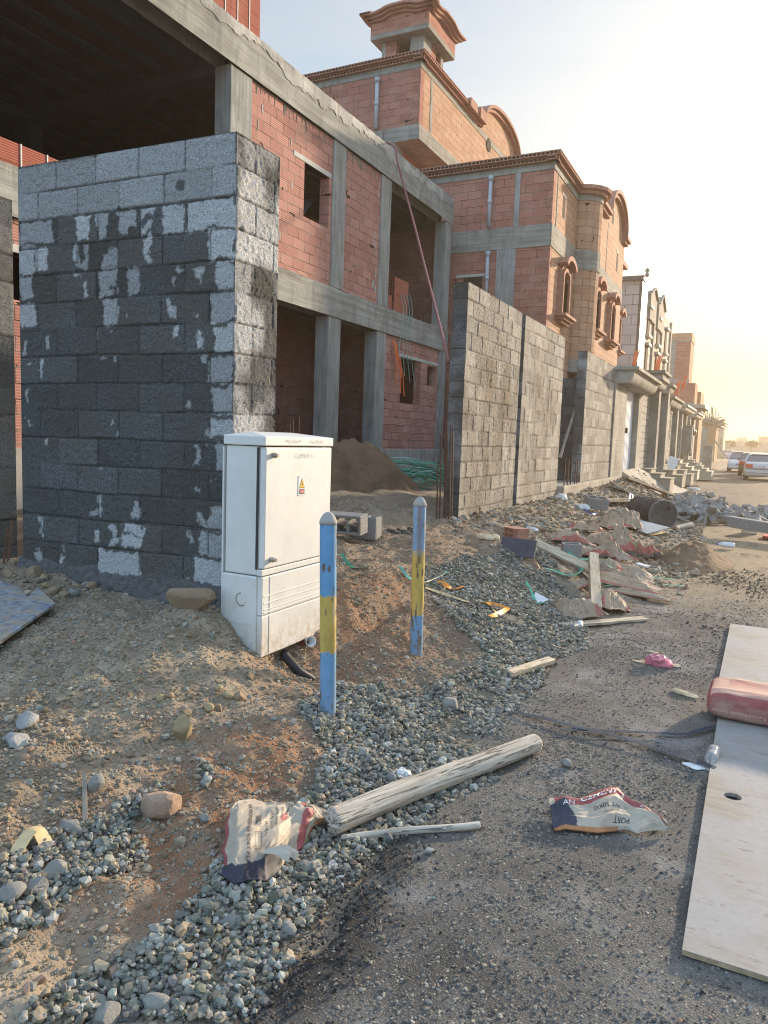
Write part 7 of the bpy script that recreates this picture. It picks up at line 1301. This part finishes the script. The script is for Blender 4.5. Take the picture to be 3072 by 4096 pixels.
def steps(label, y0, w_, x0, x1, z0, z1, n_, mat='cream'):
    t = thing('steps', label, 'steps', ((x0+x1)/2, y0+w_/2, z0), 0, 'street door steps'); mb = MB(); dx = (x1-x0)/n_; dz = (z1-z0)/n_; pts = [(x0, y0, z0-.25), (x1, y0, z0-.25)]
    for k_ in range(n_): pts += [(x1-k_*dx, y0, z0+(k_+1)*dz), (x1-(k_+1)*dx, y0, z0+(k_+1)*dz)]
    mb.prism(pts, (0, w_, 0)); mb.build('flight', M[mat], t)
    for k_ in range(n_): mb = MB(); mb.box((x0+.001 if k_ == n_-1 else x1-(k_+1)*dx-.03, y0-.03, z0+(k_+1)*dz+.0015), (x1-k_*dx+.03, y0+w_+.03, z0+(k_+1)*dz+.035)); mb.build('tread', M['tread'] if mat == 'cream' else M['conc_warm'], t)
steps('nearest rough grey steps below the fence beyond the ramp', 25.2, 1.3, -3.36, -2.45, .42, .84, 3, 'conc_warm'); steps('second grey steps, one flight behind the nearest ones', 28.3, 1.4, -3.36, -2.35, .40, .92, 3, 'conc_warm')
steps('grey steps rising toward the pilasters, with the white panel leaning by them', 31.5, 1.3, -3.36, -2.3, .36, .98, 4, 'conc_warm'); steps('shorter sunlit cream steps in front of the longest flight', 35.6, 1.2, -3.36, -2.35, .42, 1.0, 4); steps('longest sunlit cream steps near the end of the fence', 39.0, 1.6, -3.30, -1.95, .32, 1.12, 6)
mb = MB(); mb.obox((-2.95, 30.6, .95), (.35, .04, .55), Euler((-.3, .3, .2)).to_matrix()); mb.build('leaning_panel', M['milky'], label='pale panel leaning behind the second grey steps', cat='panel')
p = onX(2760, 1875, -1.9)
# ------------------------------------------------------------------ cars
M['car_white'] = plain('silver_white_paint', (.50, .53, .58), .25, .05, 3, .02, spec=.5, **{'Coat Weight': .5}); M['car_dark'] = plain('dark_paint', (.07, .05, .045), .3, .1, 3, .02, spec=.5, **{'Coat Weight': .5}); M['glass'] = plain('car_glass', (.10, .12, .14), .08, .1, 3, .02, spec=.6); M['tyre'] = plain('tyre', (.03, .03, .03), .85); M['rim'] = plain('rim', (.35, .35, .36), .35, Metallic=.6); M['tail'] = plain('tail_lamp', (.50, .05, .03), .25); M['lamp'] = plain('headlamp', (.60, .62, .65), .15); M['bump'] = plain('grey_bumper_strip', (.16, .16, .17), .6)
def car(label, loc, rz, paint, front=False):
    t = thing('parked_car', label, 'car', loc, rz, 'cars parked on the road'); L_, W_ = 4.45, 1.72
    # stations along x: rear (-) to front (+): (x, half width, z low, z belt)
    st = [(-2.22, .66, .38, .80), (-2.18, .78, .28, .90), (-1.9, .84, .24, .98), (-1.1, .86, .22, .98), (0, .86, .2, .95), (1.0, .86, .22, .92), (1.5, .85, .22, .86), (2.0, .80, .24, .76), (2.18, .70, .28, .66), (2.24, .58, .36, .58)]
    mb = MB(); vs = []
    for x, w_, z0, z1 in st: vs += [(x, -w_*.92, z0), (x, -w_, z0+.15), (x, -w_, (z0+z1)/2+.1), (x, -w_*.93, z1), (x, 0, z1+.02), (x, w_*.93, z1), (x, w_, (z0+z1)/2+.1), (x, w_, z0+.15), (x, w_*.92, z0)]
    n_ = 9; fs = [(i*n_+j, i*n_+(j+1) % n_, (i+1)*n_+(j+1) % n_, (i+1)*n_+j) for i in range(len(st)-1) for j in range(n_)]+[tuple(range(n_))[::-1], tuple((len(st)-1)*n_+j for j in range(n_))]; mb.add(vs, fs); b = mb.build('body', paint, t, world=False, smooth=True, bevel=.03)
    g = [(-1.75, .76, .97, .98), (-1.2, .66, 1.32, 1.34), (-.9, .62, 1.38, 1.40), (.1, .62, 1.40, 1.42), (.4, .64, 1.36, 1.38), (1.15, .76, .93, .94)]; mb = MB(); vs = []
    for x, w_, z0, z1 in g: vs += [(x, -.78, .93), (x, -w_, z0), (x, w_, z0), (x, .78, .93)]
    mb.add(vs, [(i*4+j, i*4+(j+1) % 4, (i+1)*4+(j+1) % 4, (i+1)*4+j) for i in range(len(g)-1) for j in range(4)]); mb.build('windows', M['glass'], t, world=False)
    mb = MB(); R_ = [(-1.22, .63, 1.345), (-.9, .61, 1.40), (.1, .61, 1.42), (.42, .62, 1.375)]; vs = []
    for x, w_, z in R_: vs += [(x, -w_-.03, z-.03), (x, -w_*.8, z+.02), (x, w_*.8, z+.02), (x, w_+.03, z-.03)]
    mb.add(vs, [(i*4+j, i*4+j+1, (i+1)*4+j+1, (i+1)*4+j) for i in range(3) for j in range(3)]); mb.build('roof', paint, t, world=False, smooth=True)
    mb = MB()
    for s_ in (-1, 1):
        for (a, c_) in (((-1.85, .8, .95), (-1.2, .66, 1.36)), ((1.2, .8, .92), (.4, .66, 1.38)), ((-.35, .80, .94), (-.35, .65, 1.39))): mb.bar((a[0], s_*a[1], a[2]), (c_[0], s_*c_[1], c_[2]), .06, .05)
    mb.build('pillars', paint, t, world=False)
    for x in (-1.35, 1.35):
        for s_ in (-1, 1):
            mb = MB(); mb.lathe([(.20, -.1), (.30, -.095), (.315, -.06), (.315, .06), (.30, .095), (.20, .1)], 20, (x, s_*.74, .31), Matrix.Rotation(R(90), 3, 'X')); wl = mb.build('wheel', M['tyre'], t, world=False); mb = MB(); mb.lathe([(.01, -.105), (.19, -.10), (.2, .0), (.19, .10), (.01, .105)], 12, (x, s_*.745, .31), Matrix.Rotation(R(90), 3, 'X')); mb.build('rim', M['rim'], wl, world=False)
    for s_ in (-1, 1):
        mb = MB(); mb.box((-2.26, s_*.78, .68), (-2.05, s_*.44, .86)); mb.build('tail_light', M['tail'], t, world=False, bevel=.02); mb = MB(); mb.box((2.12, s_*.70, .52), (2.26, s_*.36, .66)); mb.build('headlight', M['lamp'], t, world=False, bevel=.02); mb = MB(); mb.box((.75, s_*.84, .92), (.9, s_*1.0, 1.05)); mb.build('mirror', paint, t, world=False, bevel=.02)
    mb = MB(); mb.box((-2.29, -.76, .42), (-2.15, .76, .60)); mb.build('bumper', paint, t, world=False, bevel=.03); mb = MB(); mb.box((-2.30, -.7, .605), (-2.2, .7, .65)); mb.build('bumper_strip', M['bump'], t, world=False); mb = MB(); mb.box((2.18, -.70, .30), (2.29, .70, .46)); mb.build('bumper', paint, t, world=False, bevel=.03)
    mb = MB(); mb.box((-2.275, -.26, .68), (-2.262, .26, .80)); pl = mb.build('number_plate', M['milky'], t, world=False); text_on('plate_text', 'SG 183', .11, lambda a, b_: (-2.279, .20-a, .705+b_), M['ink_black'], pl, world=False)
    mb = MB(); mb.box((2.24, -.3, .50), (2.262, .3, .62)); mb.build('grille', M['bump'], t, world=False); return t
PI2 = math.pi/2
car('nearest parked white sedan seen from behind, red tail light', (.22, 44.6, .0), PI2, M['car_white']); car('dark car mostly hidden between the two white sedans', (-.2, 51.5, .0), PI2, M['car_dark']); car('white sedan facing the camera behind the dark car', (-1.05, 58.5, .0), -PI2, M['car_white'])
c = car('tiny distant white car left of the far white sedan roof', (-4.2, 128, .0), PI2, M['car_white']); c = car('tiny distant white car near the far right wall', (2.8, 120, .0), PI2, M['car_white'])
# ------------------------------------------------------------------ far background
def farbox(name, label, cat, px0, px1, pyt, pyb, y, mat, depth=8, win=0, group=None):
    a = onY(px0, pyb, y); b = onY(px1, pyt, y); t = thing(name, label, cat, ((a[0]+b[0])/2, y, 0), 0, group); mb = MB(); mb.box((a[0], y, -.5), (b[0], y+depth, b[2])); mb.build('wall', mat, t); mb = MB(); mb.box((a[0]-.1, y-.1, b[2]+.001), (b[0]+.1, y+depth+.1, b[2]+.18)); mb.build('roof_edge', M['cream'], t)
    for i in range(win): x = a[0]+(b[0]-a[0])*(i+.5)/win; w_ = (b[0]-a[0])/win*.25; mb = MB(); mb.box((x-w_, y-.05, b[2]*.45), (x+w_, y-.001, b[2]*.7)); mb.build('window', M['bump'], t)
    return t
M['teal_wall'] = plain('teal_boarding', (.20, .27, .26), .8, .15, 1, .2); M['far_wall'] = plain('far_render', (.40, .37, .32), .9, .1, .5, .1)
a = onY(2775, 1710, 86); b = onY(2835, 1712, 86); t = thing('formwork_hut', 'low grey building with ragged formwork timber on its roof, end of the row', 'building', (a[0], 86, 0), 0)
mb = MB(); mb.box((a[0]-1, 86, -.2), (b[0], 92, a[2])); mb.build('wall', M['teal_wall'], t); mb = MB(); mb.box((b[0]+.02, 85.2, -.2), (onY(2866, 1720, 86)[0], 91, a[2]+.1)); mb.build('timber_shutter', wood('formwork_timber', (.36, .24, .14), (.20, .13, .08), 2), t)
mb = MB()
for i in range(70): x = RS.uniform(onY(2800, 1700, 86)[0], onY(2872, 1700, 86)[0]); z = a[2]+RS.uniform(.1, .9); an_ = RS.uniform(-.5, .5); L_ = RS.uniform(.8, 2.2); mb.bar((x-L_/2*math.cos(an_), 85.5+RS.rand()*4, z-math.sin(an_)*L_/2), (x+L_/2*math.cos(an_), 86+RS.rand()*4, z+math.sin(an_)*L_/2), .09, .09)
for i in range(12): x = RS.uniform(onY(2805, 1700, 86)[0], onY(2870, 1700, 86)[0]); mb.bar((x, 87, a[2]), (x+RS.normal(0, .2), 87, a[2]+RS.uniform(1.2, 2.4)), .07, .07)
o = mb.build('roof_timber', M['wood_grey'], t); o['kind'] = 'stuff'
mb = MB(); mb.bar(tuple(onY(2862, 1765, 85)), tuple(onY(2900, 1822, 84)), .15, .12); mb.build('prop', M['wood_grey'], label='slanted prop against the formwork hut', cat='prop')
farbox('white_house', 'boxy pale house behind the formwork hut', 'building', 2858, 2897, 1714, 1800, 130, M['far_wall'], 8, 2, 'far houses'); farbox('white_house', 'pale domed house peeking over the formwork hut', 'building', 2806, 2850, 1700, 1800, 120, M['far_wall'], 8, 0, 'far houses')
t_ = onY(2828, 1700, 120); mb = MB(); mb.lathe([(1.0, 0), (.95, .5), (.6, .9), (.1, 1.15)], 14, (t_[0], 122, t_[2]+.18)); mb.build('roof_dome', M['cream'], bpy.data.objects[[q.name for q in C.objects if q.name.startswith('white_house')][-1]], smooth=True)
farbox('boundary_wall', 'low grey boundary wall behind the formwork hut', 'wall', 2862, 2918, 1777, 1812, 150, M['far_wall'], 1, 0, 'far walls'); farbox('lit_wall', 'long low wall glowing in the sun behind the parked cars', 'wall', 2932, 3030, 1770, 1785, 210, M['cream'], 2, 0, 'far walls'); farbox('boundary_wall', 'long pale wall along the far side of the plain', 'wall', 2900, 3090, 1788, 1806, 190, M['far_wall'], 1, 0, 'far walls')
farbox('far_house', 'flat far house above the sunlit wall', 'building', 2944, 2990, 1754, 1800, 300, M['far_wall'], 12, 3, 'far houses'); farbox('far_house', 'far grey house at the right edge of the plain', 'building', 3030, 3110, 1750, 1800, 230, M['far_wall'], 12, 3, 'far houses'); farbox('far_house', 'low wide far house left of the flat one', 'building', 2905, 2935, 1760, 1800, 340, M['far_wall'], 12, 0, 'far houses'); farbox('shed', 'small shed below the right-hand far house', 'building', 3048, 3080, 1778, 1806, 180, M['far_wall'], 6, 0, 'far houses')
for i, px in enumerate((2919, 3008)):
    a = onY(px, 1772, 170); t = thing('far_tree', ['small dark round tree at the end of the low grey wall', 'small dark round tree right of the sunlit wall'][i], 'tree', (a[0], 170, 0), 0, 'far trees'); mb = MB(); mb.tube([(a[0], 170, -.5), (a[0], 170, a[2]-.8)], [.15, .1], 6); mb.build('trunk', M['wood_grey'], t); mb = MB()
    for k_ in range(160): v = Vector(RS.normal(size=3)).normalized()*RS.uniform(.5, 1.1); c_ = Vector((a[0], 170, a[2]-.2))+Vector((v.x*1.3, v.y*1.3, v.z*.6)); mb.obox(c_, (.35, .3, .02), Euler(tuple(RS.uniform(0, 3, 3))).to_matrix())
    mb.build('crown', plain('far_foliage', (.07, .08, .05), .8), t)
# hills
xs = np.linspace(-500, 1400, 200); P = np.zeros((200, 6, 3))
for j, f_ in enumerate((0, .35, .75, 1., .8, 0)): P[:, j, 0] = xs; P[:, j, 1] = 950+j*60; P[:, j, 2] = -6+(30+8*fbm(xs/220, xs*0, 3, 4))*f_
grid_obj('hills', P, plain('hill', (.22, .19, .15), .95, .2, .02, .1), None, world=False, kind='structure', label='low flat ridge on the horizon', cat='hills')
# ------------------------------------------------------------------ haze
mb = MB(); mb.box((-600, -30, -8), (1500, 1700, 42)); hz_ = bpy.data.materials.new('haze_air'); hz_.use_nodes = True; q = hz_.node_tree; q.nodes.clear(); pv_ = q.nodes.new('ShaderNodeVolumePrincipled'); pv_.inputs['Color'].default_value = (.80, .66, .47, 1); pv_.inputs['Density'].default_value = HAZE_DENSITY; pv_.inputs['Anisotropy'].default_value = .5
ou = q.nodes.new('ShaderNodeOutputMaterial'); q.links.new(pv_.outputs[0], ou.inputs['Volume']); hzo = mb.build('haze', hz_, kind='stuff', label='thin dusty evening haze', cat='haze')
